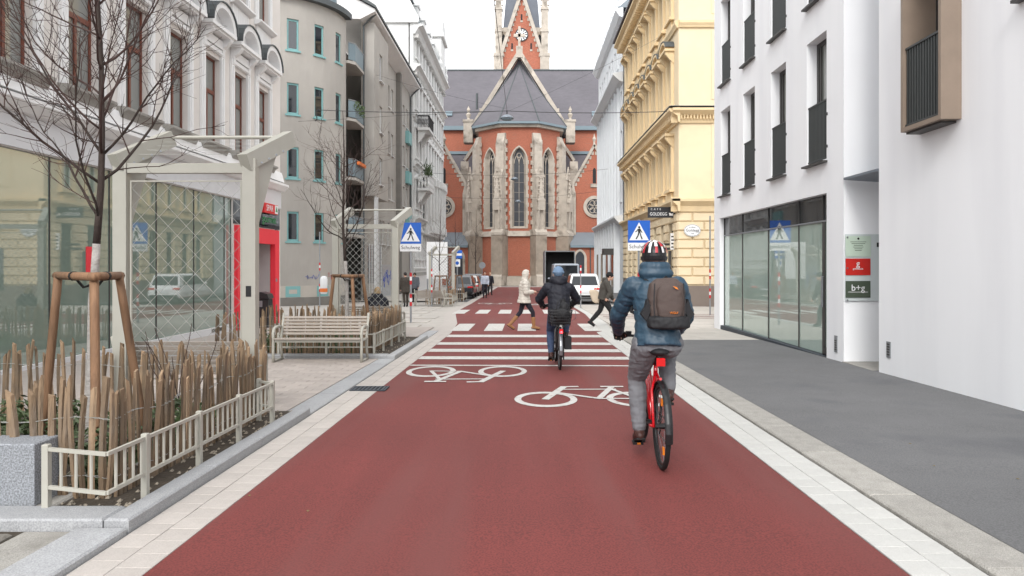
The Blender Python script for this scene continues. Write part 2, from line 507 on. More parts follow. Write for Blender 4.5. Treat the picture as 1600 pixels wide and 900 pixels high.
# facade helper: local x along the wall, local -y outward, z up
def wall_mesh(name, u0, u1, z0, z1, holes, m, depth=0.25, y=0.0):
    us = sorted({u0, u1, *[a for h in holes for a in h[:2]]})
    zs = sorted({z0, z1, *[a for h in holes for a in h[2:4]]})
    us = [u for u in us if u0 <= u <= u1]; zs = [z for z in zs if z0 <= z <= z1]
    b = MB(); idx = {}
    for i, u in enumerate(us):
        for j, z in enumerate(zs):
            idx[i, j] = len(b.v); b.v.append((u, y, z))
    for i in range(len(us) - 1):
        for j in range(len(zs) - 1):
            cu, cz = (us[i] + us[i + 1]) / 2, (zs[j] + zs[j + 1]) / 2
            if any(h[0] < cu < h[1] and h[2] < cz < h[3] for h in holes): continue
            b.f.append((idx[i, j], idx[i + 1, j], idx[i + 1, j + 1], idx[i, j + 1])); b.mi.append(0)
    for a, c, e, g in [h[:4] for h in holes]:
        d = y + depth
        b.add([(a, y, e), (c, y, e), (c, y, g), (a, y, g), (a, d, e), (c, d, e), (c, d, g), (a, d, g)],
              [(0, 4, 5, 1), (1, 5, 6, 2), (2, 6, 7, 3), (3, 7, 4, 0)])
    me = bpy.data.meshes.new(name); me.from_pydata(b.v, [], b.f); me.materials.append(M[m])
    return me

def frame_mesh(w, h, fw, bars, d, m):
    """window frame, centred in u, bottom at z 0, front at local y 0; bars: (u0,u1,z0,z1)"""
    b = MB()
    b.box(-w / 2, -w / 2 + fw, 0, d, 0, h); b.box(w / 2 - fw, w / 2, 0, d, 0, h)
    b.box(-w / 2 + fw, w / 2 - fw, 0, d, 0, fw); b.box(-w / 2 + fw, w / 2 - fw, 0, d, h - fw, h)
    for q in bars: b.box(q[0], q[1], -.008, d - .004, q[2], q[3])
    return b.mesh('window', m)

def window(parent, u, y, z, w, h, fm, gm, key, fw=.06, bars=(), rz=0.0, sill=None, name='window', curtain=False):
    fme = cached(('f', key), lambda: frame_mesh(w, h, fw, bars, .06, fm))
    o = link(name, fme, parent, (u, y, z), rz)
    gme = cached(('g', key), lambda: MB().box(-w / 2 + fw, w / 2 - fw, .025, .035, fw, h - fw).mesh('pane', gm))
    link('pane', gme, o)
    if sill:
        sme = cached(('s', key), lambda: MB().box(-w / 2 - .08, w / 2 + .08, -sill[0], .0, -sill[1], -.003).mesh('sill', sill[2]))
        link('sill', sme, o)
    return o
# ================================================================== GROUND
def rows_sheet(rows, dz, m, name):
    """sheet from rows (y, xl, xr) that follows the fall of the street"""
    ys = sorted({r[0] for r in rows} | {y for y in YB if rows[0][0] < y < rows[-1][0]})
    b = MB()
    for y in ys:
        for i in range(len(rows) - 1):
            if rows[i][0] <= y <= rows[i + 1][0]:
                t = (y - rows[i][0]) / max(1e-9, rows[i + 1][0] - rows[i][0])
                xl = rows[i][1] + t * (rows[i + 1][1] - rows[i][1]); xr = rows[i][2] + t * (rows[i + 1][2] - rows[i][2]); break
        b.v += [(xl, y, zg(y) + dz), (xr, y, zg(y) + dz)]
    for i in range(len(ys) - 1):
        b.f.append((2 * i, 2 * i + 1, 2 * i + 3, 2 * i + 2)); b.mi.append(0)
    return b.mesh(name, m)
TILT = -math.atan(0.0145)
def tilt(y): return TILT if y < 42 else -math.atan(.0079)

ground = structure(link('ground', rows_sheet([(-30, -700, 700), (-6, -700, 700), (900, -700, 700)], -.09, 'ground_far', 'ground')))
road = structure(link('road', rows_sheet([(-6, -1.97, 2.0), (19.8, -1.97, 2.0), (20.6, -2.05, 2.2), (23.9, -2.15, 2.3), (29.7, -2.74, 2.5), (34.3, -2.92, 2.5), (84, -2.92, 2.5)], 0, 'red_asphalt', 'road')))

# side street carriageway bands and the parking lanes beyond the crossing
lane = structure(link('parking_lane', rows_sheet([(38.5, 2.5, 5.0), (84, 2.5, 5.0)], .0, 'asphalt', 'parking_lane')))
lane2 = structure(link('parking_lane', rows_sheet([(43, -5.2, -3.3), (84, -5.2, -3.3)], .0, 'asphalt', 'parking_lane')))
cross_road = structure(link('church_street', rows_sheet([(84, -60, 60), (88.2, -60, 60)], -.002, 'slab', 'church_street')))
church_ground = structure(link('church_forecourt', rows_sheet([(88.2, -60, 60), (150, -60, 60)], .06, 'slab', 'church_forecourt')))

# ---- gutter strips of square tiles
def gutter(name, cols, y0, y1, m, w=.2, stuff_to=38.0):
    x0 = cols[0] - .002; x1 = cols[-1] + w + .002
    g = structure(link(name, rows_sheet([(y0 - 4, x0, x1), (stuff_to, x0, x1)], -.010, 'joint', name)))
    tme = MB().bbox(-w / 2 + .0022, w / 2 - .0022, -.0975, .0975, -.02, .004, .003).mesh('tile', m)
    far = MB(); n = 0; y = y0
    while y < stuff_to - .2:
        for k, cx in enumerate(cols):
            yy = y + .1 + (.1 if k % 2 else 0)
            if y < y1:
                link('tile', tme, g, (cx + w / 2, yy, zg(yy) + random.uniform(-.0012, .0012)), rot=(tilt(yy), 0, 0)); n += 1
            else:
                z = zg(yy)
                far.box(cx + .003, cx + w - .003, yy - .0965, yy + .0965, z - .03, z + .003)
        y += .2
    far.build('tile_course', m, g, kind='stuff')
    return g
gutter('gutter_left', (-2.37, -2.17), 3.2, 18.0, 'tile_beige', stuff_to=20.2)
gutter('gutter_right', (2.005, 2.205), 3.2, 18.0, 'tile_white', stuff_to=20.2)
# gutter round the crossing and beyond: pale strips
structure(link('gutter_crossing_left', rows_sheet([(20.2, -2.6, -1.98), (23.9, -2.6, -2.15), (29.7, -3.2, -2.74), (34.3, -3.32, -2.92), (84, -3.32, -2.92)], .004, 'tile_beige', 'gutter_crossing_left')))
structure(link('gutter_crossing_right', rows_sheet([(20.2, 2.0, 2.45), (20.6, 2.2, 2.5), (23.9, 2.3, 2.7), (29.7, 2.5, 2.9), (38.5, 2.5, 2.9)], .004, 'tile_white', 'gutter_crossing_right')))

# ---- kerbs: each stone a piece
def kerb(name, x0, x1, segs, m):
    k = structure(link(name, rows_sheet([(-2, x0, x1), (22, x0, x1)], -.02, 'joint', name)))
    for (y0, y1, h, L) in segs:
        y = y0
        while y < y1 - .05:
            l = min(L * random.uniform(.85, 1.15), y1 - y)
            if y1 - y - l < .3: l = y1 - y
            xa = x0 + .15 if h > .08 else x0
            me = MB().bbox(xa + .002, x1 - .002, -l / 2 + .003, l / 2 - .003, -.1, h, .012).mesh('kerb_stone', m)
            yc = y + l / 2
            link('kerb_stone', me, k, (0, yc, zg(yc)), rot=(tilt(yc), 0, 0))
            y += l
    return k
kerb_left = kerb('kerb_left', -2.68, -2.375, [(-2, 4.41, .045, 1.3), (4.43, 8.2, .085, 1.1), (8.2, 13.6, .022, 1.5), (13.6, 18.3, .085, 1.1), (18.3, 20.6, .02, 1.2)], 'granite')
kerb_right = kerb('kerb_right', 2.412, 2.75, [(-2, 17.6, .03, 1.25), (17.6, 20.4, .02, 1.2)], 'granite_old')
# planter fronts: kerb returning towards the shops
for yk, nm in ((4.43, 1), (13.62, 2)):
    x = -2.532
    while x > -5.9:
        l = 1.05
        me = MB().bbox(-l / 2 + .003, l / 2 - .003, -.13, .13, -.1, .085, .012).mesh('kerb_stone', 'granite')
        link('kerb_stone', me, kerb_left, (x - l / 2, yk + .13, zg(yk)))
        x -= l

# ---- right sidewalk
sidewalk = structure(link('sidewalk', rows_sheet([(-6, 2.752, 7.6), (17.6, 2.752, 7.6)], .024, 'asphalt', 'sidewalk')))
# niche floor stone
# ---- left pavement of oblong pavers
pavement = structure(link('pavement', rows_sheet([(-6, -12, -2.682), (22, -12, -2.682)], .004, 'joint', 'pavement')))
pw, pl = .30, .20
pme = MB().bbox(-pw / 2 + .003, pw / 2 - .003, -pl / 2 + .003, pl / 2 - .003, -.03, .022, .003).mesh('paver', 'paver')
far = MB(); row = 0; y = 5.2; npav = 0
while y < 21.9:
    x = -2.684 - (pw / 2 if row % 2 else 0) - pw / 2
    if row % 2: pass
    while x > -8.1:
        near = 8.25 < y < 13.55 and x > -5.6
        if near and npav < 300:
            link('paver', pme, pavement, (x, y + pl / 2, zg(y + pl / 2) + random.uniform(-.001, .001)), rot=(TILT, 0, 0)); npav += 1
        else:
            z = zg(y + .1)
            far.box(x - pw / 2 + .003, x + pw / 2 - .003, y + .003, y + pl - .003, z - .02, z + .022)
        x -= pw
    if row % 2:
        z = zg(y + .1); far.box(-2.684 - pw / 2 + .003, -2.686, y + .003, y + pl - .003, z - .02, z + .021)
    y += pl; row += 1
far.build('paver_course', 'paver', pavement, kind='stuff')
# old granite setts in the near left corner, with a pale strip beside the kerb
setts = structure(link('sett_paving', rows_sheet([(-2, -8, -3.0), (4.43, -8, -3.0)], .010, 'soil', 'sett_paving')))
link('edge_strip', rows_sheet([(-2, -2.995, -2.685), (4.42, -2.995, -2.685)], .014, 'granite_old', 'edge_strip'), setts)
y = 2.6; row = 0
while y < 4.28:
    h = random.uniform(.13, .17); x = -3.01
    while x > -5.4:
        w = random.uniform(.20, .34)
        me = MB().bbox(-w / 2 + .006, w / 2 - .006, -h / 2 + .006, h / 2 - .006, -.06, .03, .014).mesh('sett', 'sett')
        o = link('sett', me, setts, (x - w / 2, y + h / 2, zg(y) + random.uniform(-.006, .004)))
        o.rotation_euler = (random.uniform(-.02, .02), random.uniform(-.02, .02), random.uniform(-.03, .03))
        x -= w
    y += h; row += 1

# ---- slabs of the crossing
plaza = structure(link('crossing_paving', rows_sheet([(17.6, -40, 40), (84, -40, 40)], -.004, 'slab', 'crossing_paving')))
def slab_field(x0, x1, y0, y1, sx, sy, edge=None):
    y = y0; r = 0
    while y < y1 - .1:
        x = x0 + (sx / 2 if r % 2 else 0) - (sx if r % 2 else 0)
        while x < x1 - .05:
            a, c = max(x, x0), min(x + sx, x1)
            if c - a > .1:
                yy = y + sy / 2
                if edge is None or edge(a, c, yy):
                    key = ('slab', round(c - a, 2), sy)
                    me = cached(key, lambda: MB().bbox(-(c - a) / 2 + .006, (c - a) / 2 - .006, -sy / 2 + .006, sy / 2 - .006, -.014, .018, .004).mesh('slab', 'slab'))
                    link('slab', me, plaza, ((a + c) / 2, yy, zg(yy)), rot=(tilt(yy), 0, 0))
            x += sx
        y += sy; r += 1
slab_field(-8.0, -2.65, 22.0, 38.8, 1.6, 1.2, lambda a, c, y: c < -2.6 - max(0, (y - 23.9)) * .1 - .05)
slab_field(2.76, 9.2, 17.62, 38.4, 1.6, 1.2)
pv = rows_sheet([(22, -40, -8.0), (38.8, -40, -8.0)], .012, 'slab', 'far_paving')
link('slab_sheet', pv, plaza)
link('slab_sheet', rows_sheet([(22, 9.2, 40), (38.4, 9.2, 40)], .012, 'slab', 'far_paving'), plaza)
link('slab_sheet', rows_sheet([(38.8, -12, -3.33), (43, -12, -3.33)], .014, 'slab', 'far_paving'), plaza)
link('slab_sheet', rows_sheet([(43, -12, -5.2), (84, -12, -5.2)], .08, 'slab', 'far_paving'), plaza)
link('slab_sheet', rows_sheet([(38.4, 5.0, 12), (84, 5.0, 12)], .08, 'asphalt', 'far_paving'), plaza)
for i, yy in enumerate((26.6, 27.7, 28.8)):
    link('red_line', rows_sheet([(yy, 3.0, 9.2), (yy + .22, 3.0, 9.2)], .024, 'red_asphalt', 'red_line'), plaza)
for i, yy in enumerate((26.0, 27.2)):
    link('red_line', rows_sheet([(yy, -6.2, -4.2), (yy + .14, -6.2, -4.2)], .024, 'red_asphalt', 'red_line'), plaza)

# ---- painted markings on the road
def mark(name, poly):
    b = MB(); b.v = [(x, y, zg(y) + .005) for x, y in poly]; b.f = [tuple(range(len(poly)))]; b.mi = [0]
    return b.build(name, 'road_paint', road)
for k in range(5):
    x = -2.07 + .95 * k
    mark('crossing_stripe', [(x, 20.7), (x + .52, 20.7), (x + .52, 23.8), (x, 23.8)])
for k in range(6):
    x = -2.95 + .95 * k
    mark('crossing_stripe', [(x, 30.2), (x + .52, 30.2), (x + .52, 33.6), (x, 33.6)])
for (ya, yb) in ((18.55, 19.3), (16.5, 17.1), (14.95, 15.55), (13.62, 14.1), (12.62, 12.76)):
    mark('rumble_bar', [(-1.96, ya + .06), (1.99, ya - .03), (1.99, yb - .03), (-1.96, yb + .06)])

def stroke(pts, w, nm='stroke'):
    b = MB()
    for i in range(len(pts) - 1):
        p, q = Vector(pts[i]), Vector(pts[i + 1]); d = (q - p).normalized(); n = Vector((-d.y, d.x)) * w / 2
        e = d * (w * .35)
        for c in (p - e + n, q + e + n, q + e - n, p - e - n): b.v.append((c.x, c.y, 0))
        k = len(b.v) - 4; b.f.append((k, k + 1, k + 2, k + 3)); b.mi.append(0)
    return b
def bike_symbol(flip, x0, y0, sx=1.0, sy=1.0):
    """bicycle painted on the road, 1.85 m long; flip turns it upside down"""
    b = MB()
    def ringm(cx, cy, rx, ry, t):
        n = 40; o = len(b.v)
        for i in range(n):
            a = 2 * PI * i / n
            b.v.append((cx + rx * math.cos(a), cy + ry * math.sin(a), 0)); b.v.append((cx + (rx - t) * math.cos(a), cy + (ry - t * 1.5) * math.sin(a), 0))
        for i in range(n):
            j = (i + 1) % n
            b.f.append((o + 2 * i, o + 2 * j, o + 2 * j + 1, o + 2 * i + 1)); b.mi.append(0)
    ringm(-.58, 0, .395, .52, .085); ringm(.58, 0, .395, .52, .085)
    for pts, w in (([(-.58, 0), (-.30, .92)], .10), ([(-.30, .92), (-.12, .94)], .08), ([(-.40, .70), (.38, .72)], .06),
                   ([(-.42, .45), (.10, .02)], .075), ([(.10, .02), (.30, .02), (.58, 0)], .06), ([(.10, .05), (.36, .88)], .085), ([(.24, .92), (.50, .92)], .085),
                   ([(.33, .74), (.58, 0)], .06)):
        s = stroke(pts, w); o = len(b.v); b.v += s.v
        for f in s.f: b.f.append(tuple(i + o for i in f)); b.mi.append(0)
    g = -1 if flip else 1
    vs = []
    for i, (x, y, z) in enumerate(b.v):
        X = x0 + x * sx * g; Y = y0 + y * sy * g
        vs.append((X, Y, zg(Y) + .005))
    # strokes crossing each other: lift each piece a hair over the one before
    k = 0; b.v = vs
    used = {}
    for fi, f in enumerate(b.f):
        lift = 0 if fi < 80 else .0006 * (fi - 79)
        for i in f:
            if i not in used:
                used[i] = 1; x, y, z = b.v[i]; b.v[i] = (x, y, z + lift)
    return b.build('bicycle_symbol', 'road_paint', road)
bike_symbol(True, -.92, 11.95, 1.0, 1.30)
bike_symbol(False, .86, 9.25, 1.0, 1.10)
bike_symbol(True, -1.6, 41.5, 1.0, 1.3)
bike_symbol(False, 1.0, 39.6, 1.0, 1.3)

# drain grate in the left gutter
gr = thing('drain_grate', 'dark slotted iron drain grate set in the left gutter', 'drain grate', (-2.10, 10.05, zg(10.05) + .006))
b = MB(); b.box(-.24, .24, -.17, -.145, 0, .014); b.box(-.24, .24, .145, .17, 0, .014); b.box(-.24, -.215, -.145, .145, 0, .014); b.box(.215, .24, -.145, .145, 0, .014)
b.build('rim', 'grate', gr)
MB().box(-.215, .215, -.145, .145, .0, .003).build('pit', 'dark_void', gr)
bar = MB().box(-.013, .013, -.145, .145, .004, .013).mesh('slat', 'grate')
for i in range(8): link('slat', bar, gr, (-.19 + i * .054, 0, 0))

# small litter: dry leaf flakes on the asphalt
for i, (px, py) in enumerate([(1422, 698), (1459, 733), (1590, 754), (1244, 582), (389, 775), (481, 799)]):
    x, y = gp(px, py)
    m = MB().add([(-.014, -.006, 0), (.004, -.012, .004), (.016, .003, .001), (-.002, .011, .005)], [(0, 1, 2, 3)])
    fl = m.build('fallen_leaf', 'leaf_dry', None, (x, y, zg(y) + (.027 if x > 2.7 else .003)), random.uniform(0, 6))
    tag(fl, ['tiny dry leaf on asphalt sidewalk in front of white wall', 'tiny dry leaf lower on asphalt sidewalk near kerb', 'tiny dry leaf at right edge of asphalt sidewalk', 'tiny dry leaf on asphalt beside shop glass front', 'tiny pale leaf on red road near left gutter', 'tiny pale leaf on red road further from the gutter'][i], 'leaf')
# ================================================================== LEFT: CREAM BUILDING WITH SHOP
LB = thing('shop_building', 'cream ornate building with arched window hoods above a glazed shop front', 'building', (-8.1, 0, 0), PI / 2)
bays = [9.77 + 1.87 * i for i in range(8)]
holes = []
for u in bays:
    holes.append((u - .5, u + .5, 4.7, 7.0)); holes.append((u - .5, u + .5, 8.95, 11.1)); holes.append((u - .5, u + .5, 12.6, 14.4))
holes.append((3.4, 20.5, -.09, 3.41))          # shop glazing
holes.append((20.95, 23.75, -.35, 2.3))        # entrance
holes.append((23.95, 24.35, -.1, 3.4))
link('wall', wall_mesh('wall', 2, 24.5, -.6, 16, holes, 'plaster_cream', .22), LB)
b = MB(); b.box(2, 24.5, .5, 10, -.6, 15.9); b.build('core', 'plaster_cream', LB)
b = MB(); b.box(24.3, 24.498, 0.004, .5, -.6, 15.99); b.build('end_wall', 'plaster_cream', LB)
# plinth, fascia, cornice bands
MB().box(2, 20.55, -.05, 0, -.6, -.085).build('plinth', 'fascia', LB)
MB().box(2, 24.5, -.035, -.002, 3.43, 4.0).build('fascia', 'fascia', LB)
b = MB(); b.prism([(-.26, 4.22), (-.26, 4.15), (-.12, 4.0), (-.002, 3.98), (-.002, 4.3)], 2, 24.6, 'x'); b.build('cornice', 'trim_white', LB)
b = MB(); b.prism([(-.14, 4.3), (-.002, 4.3), (-.002, 4.62), (-.05, 4.62), (-.09, 4.5)], 2, 24.5, 'x'); b.build('sill_band', 'trim_white', LB)
b = MB(); b.prism([(-.002, 15.3), (-.5, 15.85), (-.5, 16.05), (-.002, 16.1)], 2, 24.6, 'x'); b.build('roof_cornice', 'trim_white', LB)
b = MB(); b.prism([(-.3, 16.1), (10, 16.1), (10, 20), (4, 20)], 2, 24.5, 'x'); b.build('roof', 'slate', LB)
# window furniture
def hood_meshes():
    cor = MB()
    cor.prism([(-.30, 0), (-.30, -.10), (-.20, -.22), (-.10, -.30), (-.08, -.50), (-.002, -.58), (-.002, 0)], -.08, .08, 'x')
    ent = MB(); ent.box(-.78, .78, -.36, -.002, 0, .09); ent.box(-.72, .72, -.30, -.002, -.06, -.001); ent.box(-.66, .66, -.10, -.002, -.34, -.12)
    n = 10; o = []; i_ = []
    for k in range(n + 1):
        a = PI * k / n
        o.append((-.76 * math.cos(a), .092 + .62 * math.sin(a))); i_.append((-.60 * math.cos(a), .092 + .48 * math.sin(a)))
    arc = MB()
    for k in range(n):
        arc.prism([o[k], o[k + 1], i_[k + 1], i_[k]], -.36, -.05, 'y')
    arc.prism([p for p in i_] , -.05, -.002, 'y')
    cap = MB()
    for k in range(n):
        p, q = o[k], o[k + 1]
        cap.prism([(p[0] * 1.01, p[1] + .002), (q[0] * 1.01, q[1] + .002), (q[0] * 1.05, q[1] + .035), (p[0] * 1.05, p[1] + .035)], -.40, -.002, 'y')
    return cor.mesh('bracket', 'trim_white'), ent.mesh('hood', 'trim_white'), arc.mesh('arch', 'trim_white'), cap.mesh('hood_cover', 'dark_metal_roof')
hc, he, ha, hm = hood_meshes()
sur = MB()
for s in (-1, 1):
    sur.box(min(s * .5, s * .70), max(s * .5, s * .70), -.06, -.001, 0, 2.42); sur.box(min(s * .55, s * .63), max(s * .55, s * .63), -.09, -.058, .05, 2.36)
sur.box(-.70, .70, -.065, -.001, 2.42, 2.56); sur.box(-.6, .6, -.09, -.06, 2.44, 2.5)
sur = sur.mesh('surround', 'trim_white')
sl = MB(); sl.prism([(-.24, 0), (-.24, -.05), (-.16, -.09), (-.10, -.20), (-.002, -.22), (-.002, .03)], -.74, .74, 'x'); sl = sl.mesh('sill', 'granite_old')
sl2 = MB(); sl2.prism([(-.22, 0), (-.22, -.05), (-.12, -.12), (-.002, -.14), (-.002, .02)], -.72, .72, 'x')
for k in range(9):
    t = (k - 4) / 4
    sl2.box(-.6 + k * .134, -.6 + k * .134 + .12, -.05, -.002, -.55 - .12 * math.cos(t * 2.4), -.14)
sl2 = sl2.mesh('sill', 'trim_white')
bars1 = [(-.44, .44, 1.36, 1.46), (-.035, .035, .06, 1.36)]
bars2 = bars1 + [(-.02, .02, 1.46, 2.24)]
for i, u in enumerate(bays):
    far_ = i >= 6
    w = window(LB, u, .13, 4.7, 1.0, 2.3, 'frame_brown', 'glass_upper', 'lbw%d' % far_, .06, bars2 if far_ else bars1)
    link('surround', sur, w, (0, -.13, 0)); link('sill', sl, w, (0, -.13, 0))
    h = link('hood', he, LB, (u, 0, 7.62)); link('bracket', hc, h, (-.56, 0, 0)); link('bracket', hc, h, (.56, 0, 0)); link('arch', ha, h); link('hood_cover', hm, h)
    w = window(LB, u, .13, 8.95, 1.0, 2.15, 'frame_brown', 'glass_upper', 'lbw_up', .06, [(-.44, .44, 1.3, 1.38), (-.035, .035, .06, 1.3)])
    link('surround', sur, w, (0, -.13, 0), scale=(1, 1, .93)); link('sill', sl2, w, (0, -.13, 0))
    w = window(LB, u, .13, 12.6, 1.0, 1.8, 'frame_brown', 'glass_upper', 'lbw_top', .06, [(-.035, .035, .06, 1.74)])
    link('surround', sur, w, (0, -.13, 0), scale=(1, 1, .78))
# shop glazing: panes between thin dark mullions
edges = [3.4, 5.26, 7.11, 8.96, 10.81, 12.66, 14.49, 16.34, 18.2, 20.05, 20.5]
for i in range(len(edges) - 1):
    a, c = edges[i] + .012, edges[i + 1] - .012
    g = MB().box(a, c, .06, .075, -.085, 3.405).build('shop_pane', 'glass_shop', LB)
mm = MB().box(-.012, .012, .045, .08, -.088, 3.408).mesh('mullion', 'frame_dark')
for e in edges: link('mullion', mm, LB, (e, 0, 0))
MB().box(19.0, 19.75, -.056, -.05, -.19, -.10).build('vent_grille', 'frame_dark', LB)
MB().box(3.0, 20.5, .45, .46, -.6, 3.6).build('interior_screen', 'portal_inner', LB)
# red poster seen behind the glass
MB().box(13.72, 14.1, .052, .058, 1.42, 1.9).build('poster', 'portal_red', LB)
# entrance: red portal, grey reveal, dark door
b = MB(); zf = -.34
b.box(20.6, 20.97, -.10, .06, zf, 2.68); b.box(23.72, 24.12, -.10, .06, zf, 2.68); b.box(20.97, 23.72, -.10, .06, 2.22, 2.68)
b.build('entrance_portal', 'portal_red', LB)
b = MB(); b.box(20.96, 23.74, 1.2, 1.25, -.5, 2.3); b.box(23.70, 23.8, .07, 1.2, -.5, 2.24); b.box(20.9, 20.965, .23, 1.2, -.5, 2.24); b.box(20.9, 23.8, .23, 1.25, 2.242, 2.3)
b.build('entrance_reveal', 'portal_inner', LB)
MB().box(21.1, 22.3, 1.17, 1.196, -.4, 2.2).build('door', 'glass_dark', LB)
MB().box(23.76, 23.9, -.105, -.101, 1.02, 1.12).build('keypad', 'steel_galv', LB)
MB().box(24.0, 24.32, .05, .07, -.1, 3.4).build('side_pane', 'glass_shop', LB)
MB().box(20.52, 24.4, -.02, .1, 2.72, 3.40).build('sign_band', 'glass_dark', LB)
# wall sign of the shop: red box with white lettering, green script below
sg = thing('shop_sign', 'red box sign reading SPAR with green gourmet script above the red entrance', 'sign', (-8.02, 22.95, 3.1), PI / 2)
MB().box(-.62, .62, -.16, .0, .06, .36).build('sign_box', 'sign_red', sg)
MB().box(.32, .60, -.166, -.1605, .08, .34).build('logo_panel', 'sign_white', sg)
tri = MB(); tri.prism([(.37, .14), (.55, .14), (.46, .31)], -.171, -.1665, 'y'); tri.build('logo_tree', 'sign_green', sg)
lettering('SPAR', .27, 'sign_white', sg, (-.15, -.164, .21))
lettering('gourmet', .36, 'sign_green', sg, (.0, -.1, -.12))
MB().box(-.60, .60, -.08, -.03, -.30, .02).build('backing', 'glass_dark', sg)

# black litter bin beside the entrance
bn = thing('litter_bin', 'black litter bin with a pitched hood beside the red entrance', 'bin', (-7.75, 21.9, zg(21.9) + .02))
MB().bbox(-.22, .22, -.2, .2, 0, .85, .01).build('body', 'bin_black', bn)
MB().prism([(-.25, .86), (.25, .86), (.2, 1.0), (.0, 1.06), (-.2, 1.0)], -.23, .23, 'y').build('hood', 'bin_black', bn)
MB().box(-.09, .05, -.206, -.2, .62, .80).build('sticker', 'steel_galv', bn)
MB().box(.215, .226, -.14, .14, .66, .82).build('slot', 'dark_void', bn)

# ================================================================== LEFT: GREY BUILDING ACROSS THE SIDE STREET
GB = thing('corner_building', 'grey plaster building with a rounded corner and turquoise window frames', 'building', (0, 0, 0))
CX, CY, CR = -13.9, 41.0, 4.0
def arcwall(r, z0, z1, a0=-50, a1=90, n=28, th=.3):
    b = MB()
    for i in range(n):
        p, q = R(a0 + (a1 - a0) * i / n), R(a0 + (a1 - a0) * (i + 1) / n)
        vs = []
        for rr, zz in ((r, z0), (r, z1), (r - th, z1), (r - th, z0)):
            for t in (p, q): vs.append((CX + rr * math.sin(t), CY - rr * math.cos(t), zz))
        b.add(vs, [(0, 1, 3, 2), (2, 3, 5, 4), (4, 5, 7, 6), (6, 7, 1, 0)])
    return b
rowsz = [(2.78, 1.52), (6.0, 1.6), (9.27, 1.6), (12.54, 1.6)]
angs = [32, 53, 75]
hw = math.degrees(.30 / CR)
# wall built in angular pieces so that every window is a real opening
b = MB()
def arcpiece(b, a0, a1, z0, z1, r=CR, th=.3, n=None):
    n = n or max(1, int((a1 - a0) / 5))
    for i in range(n):
        p, q = R(a0 + (a1 - a0) * i / n), R(a0 + (a1 - a0) * (i + 1) / n)
        vs = []
        for rr, zz in ((r, z0), (r, z1), (r - th, z1), (r - th, z0)):
            for t in (p, q): vs.append((CX + rr * math.sin(t), CY - rr * math.cos(t), zz))
        fs = [(0, 1, 3, 2), (2, 3, 5, 4), (6, 7, 1, 0)]
        if i == 0: fs.append((0, 2, 4, 6))
        if i == n - 1: fs.append((1, 7, 5, 3))
        b.add(vs, fs)
lvls = [-.9, .45 + 2.33 - 2.33]
cuts = [-60] + [v for a in angs for v in (a - hw, a + hw)] + [90]
zc = [1.2]
for z, h in rowsz: zc += [z, z + h]
zc.append(15.2)
for i in range(len(cuts) - 1):
    op = i % 2 == 1
    if not op: arcpiece(b, cuts[i], cuts[i + 1], .5, 15.2)
    else:
        arcpiece(b, cuts[i], cuts[i + 1], .5, rowsz[0][0], n=2)
        for k in range(4):
            z1 = rowsz[k + 1][0] if k < 3 else 15.2
            arcpiece(b, cuts[i], cuts[i + 1], rowsz[k][0] + rowsz[k][1], z1, n=2)
b.build('corner_wall', 'plaster_gray', GB)
b = MB(); arcpiece(b, -60, 90, -.1, .5, CR + .02); b.build('plinth_band', 'plinth_light', GB)
b = MB(); arcpiece(b, -60, 90, -1.2, -.1, CR + .05); b.build('plinth', 'plaster_gray_dark', GB)
b = MB(); arcpiece(b, -60, 90, 15.2, 15.5, CR + .35, .7); b.build('corner_eave', 'dark_metal_roof', GB)
b = MB(); arcpiece(b, -60, 90, 15.5, 18.3, CR - .5, .4); b.build('attic_wall', 'zinc', GB)
for a in angs:
    t = R(a)
    for k, (z, h) in enumerate(rowsz):
        o = window(GB, CX + (CR - .08) * math.sin(t), CY - (CR - .08) * math.cos(t), z, .62, h, 'frame_turq', 'glass_dark', ('gbw', h), .10, (), rz=t, sill=(.14, .09, 'frame_turq'))
for a in (32, 56):
    t = R(a)
    o = window(GB, CX + (CR + .021) * math.sin(t), CY - (CR + .021) * math.cos(t), -.08, .75, .56, 'frame_turq', 'glass_dark', 'gbs', .17, (), rz=t)
b = MB(); b.box(-30, CX - 3, 37.6, 37.9, -1.2, 15.2); b.build('side_street_wall', 'plaster_gray', GB)
MB().box(-30, -11.3, 41, 62.6, -1.2, 15.1).build('core', 'plaster_gray', GB)
# recess with balconies
MB().box(-11.29, -11.1, 41.0, 44.0, -1.2, 15.1).build('recess_wall', 'plaster_gray', GB)
MB().box(-11.1, -9.9, 40.95, 41.05, -1.2, 15.0).build('recess_side', 'plaster_gray', GB)
for z in (13.0, 9.8, 6.5, 3.3):
    s = MB(); s.prism([(-11.1, 41.06), (-9.75, 41.06), (-9.45, 41.5), (-9.45, 43.6), (-9.7, 43.95), (-11.1, 43.95)], z - .16, z); bal = s.build('balcony', 'plaster_gray', GB)
    for (x0, y0, x1, y1) in ((-9.78, 41.1, -9.5, 41.52), (-9.5, 41.52, -9.5, 43.58), (-9.5, 43.58, -9.74, 43.92)):
        q = MB(); q.beam((x0, y0, z + .52), (x1, y1, z + .52), .02, .92); q.build('balcony_glass', 'zinc', bal)
        q = MB(); q.beam((x0, y0, z + 1.02), (x1, y1, z + 1.02), .05, .05); q.build('hand_rail', 'steel_galv', bal)
    MB().box(-11.1, -11.05, 41.9, 43.2, z + .05, z + 2.3).build('balcony_door', 'glass_dark', bal)
p = MB()
for i in range(160):
    c = Vector((random.uniform(-9.75, -9.35), random.uniform(41.4, 43.6), 10.55 + random.uniform(-.35, .3)))
    d = Vector((random.uniform(-1, 1), random.uniform(-1, 1), random.uniform(-1, 1))).normalized() * .12; e = d.orthogonal().normalized() * .05
    p.add([c - d, c + e, c + d, c - e], [(0, 1, 2, 3)])
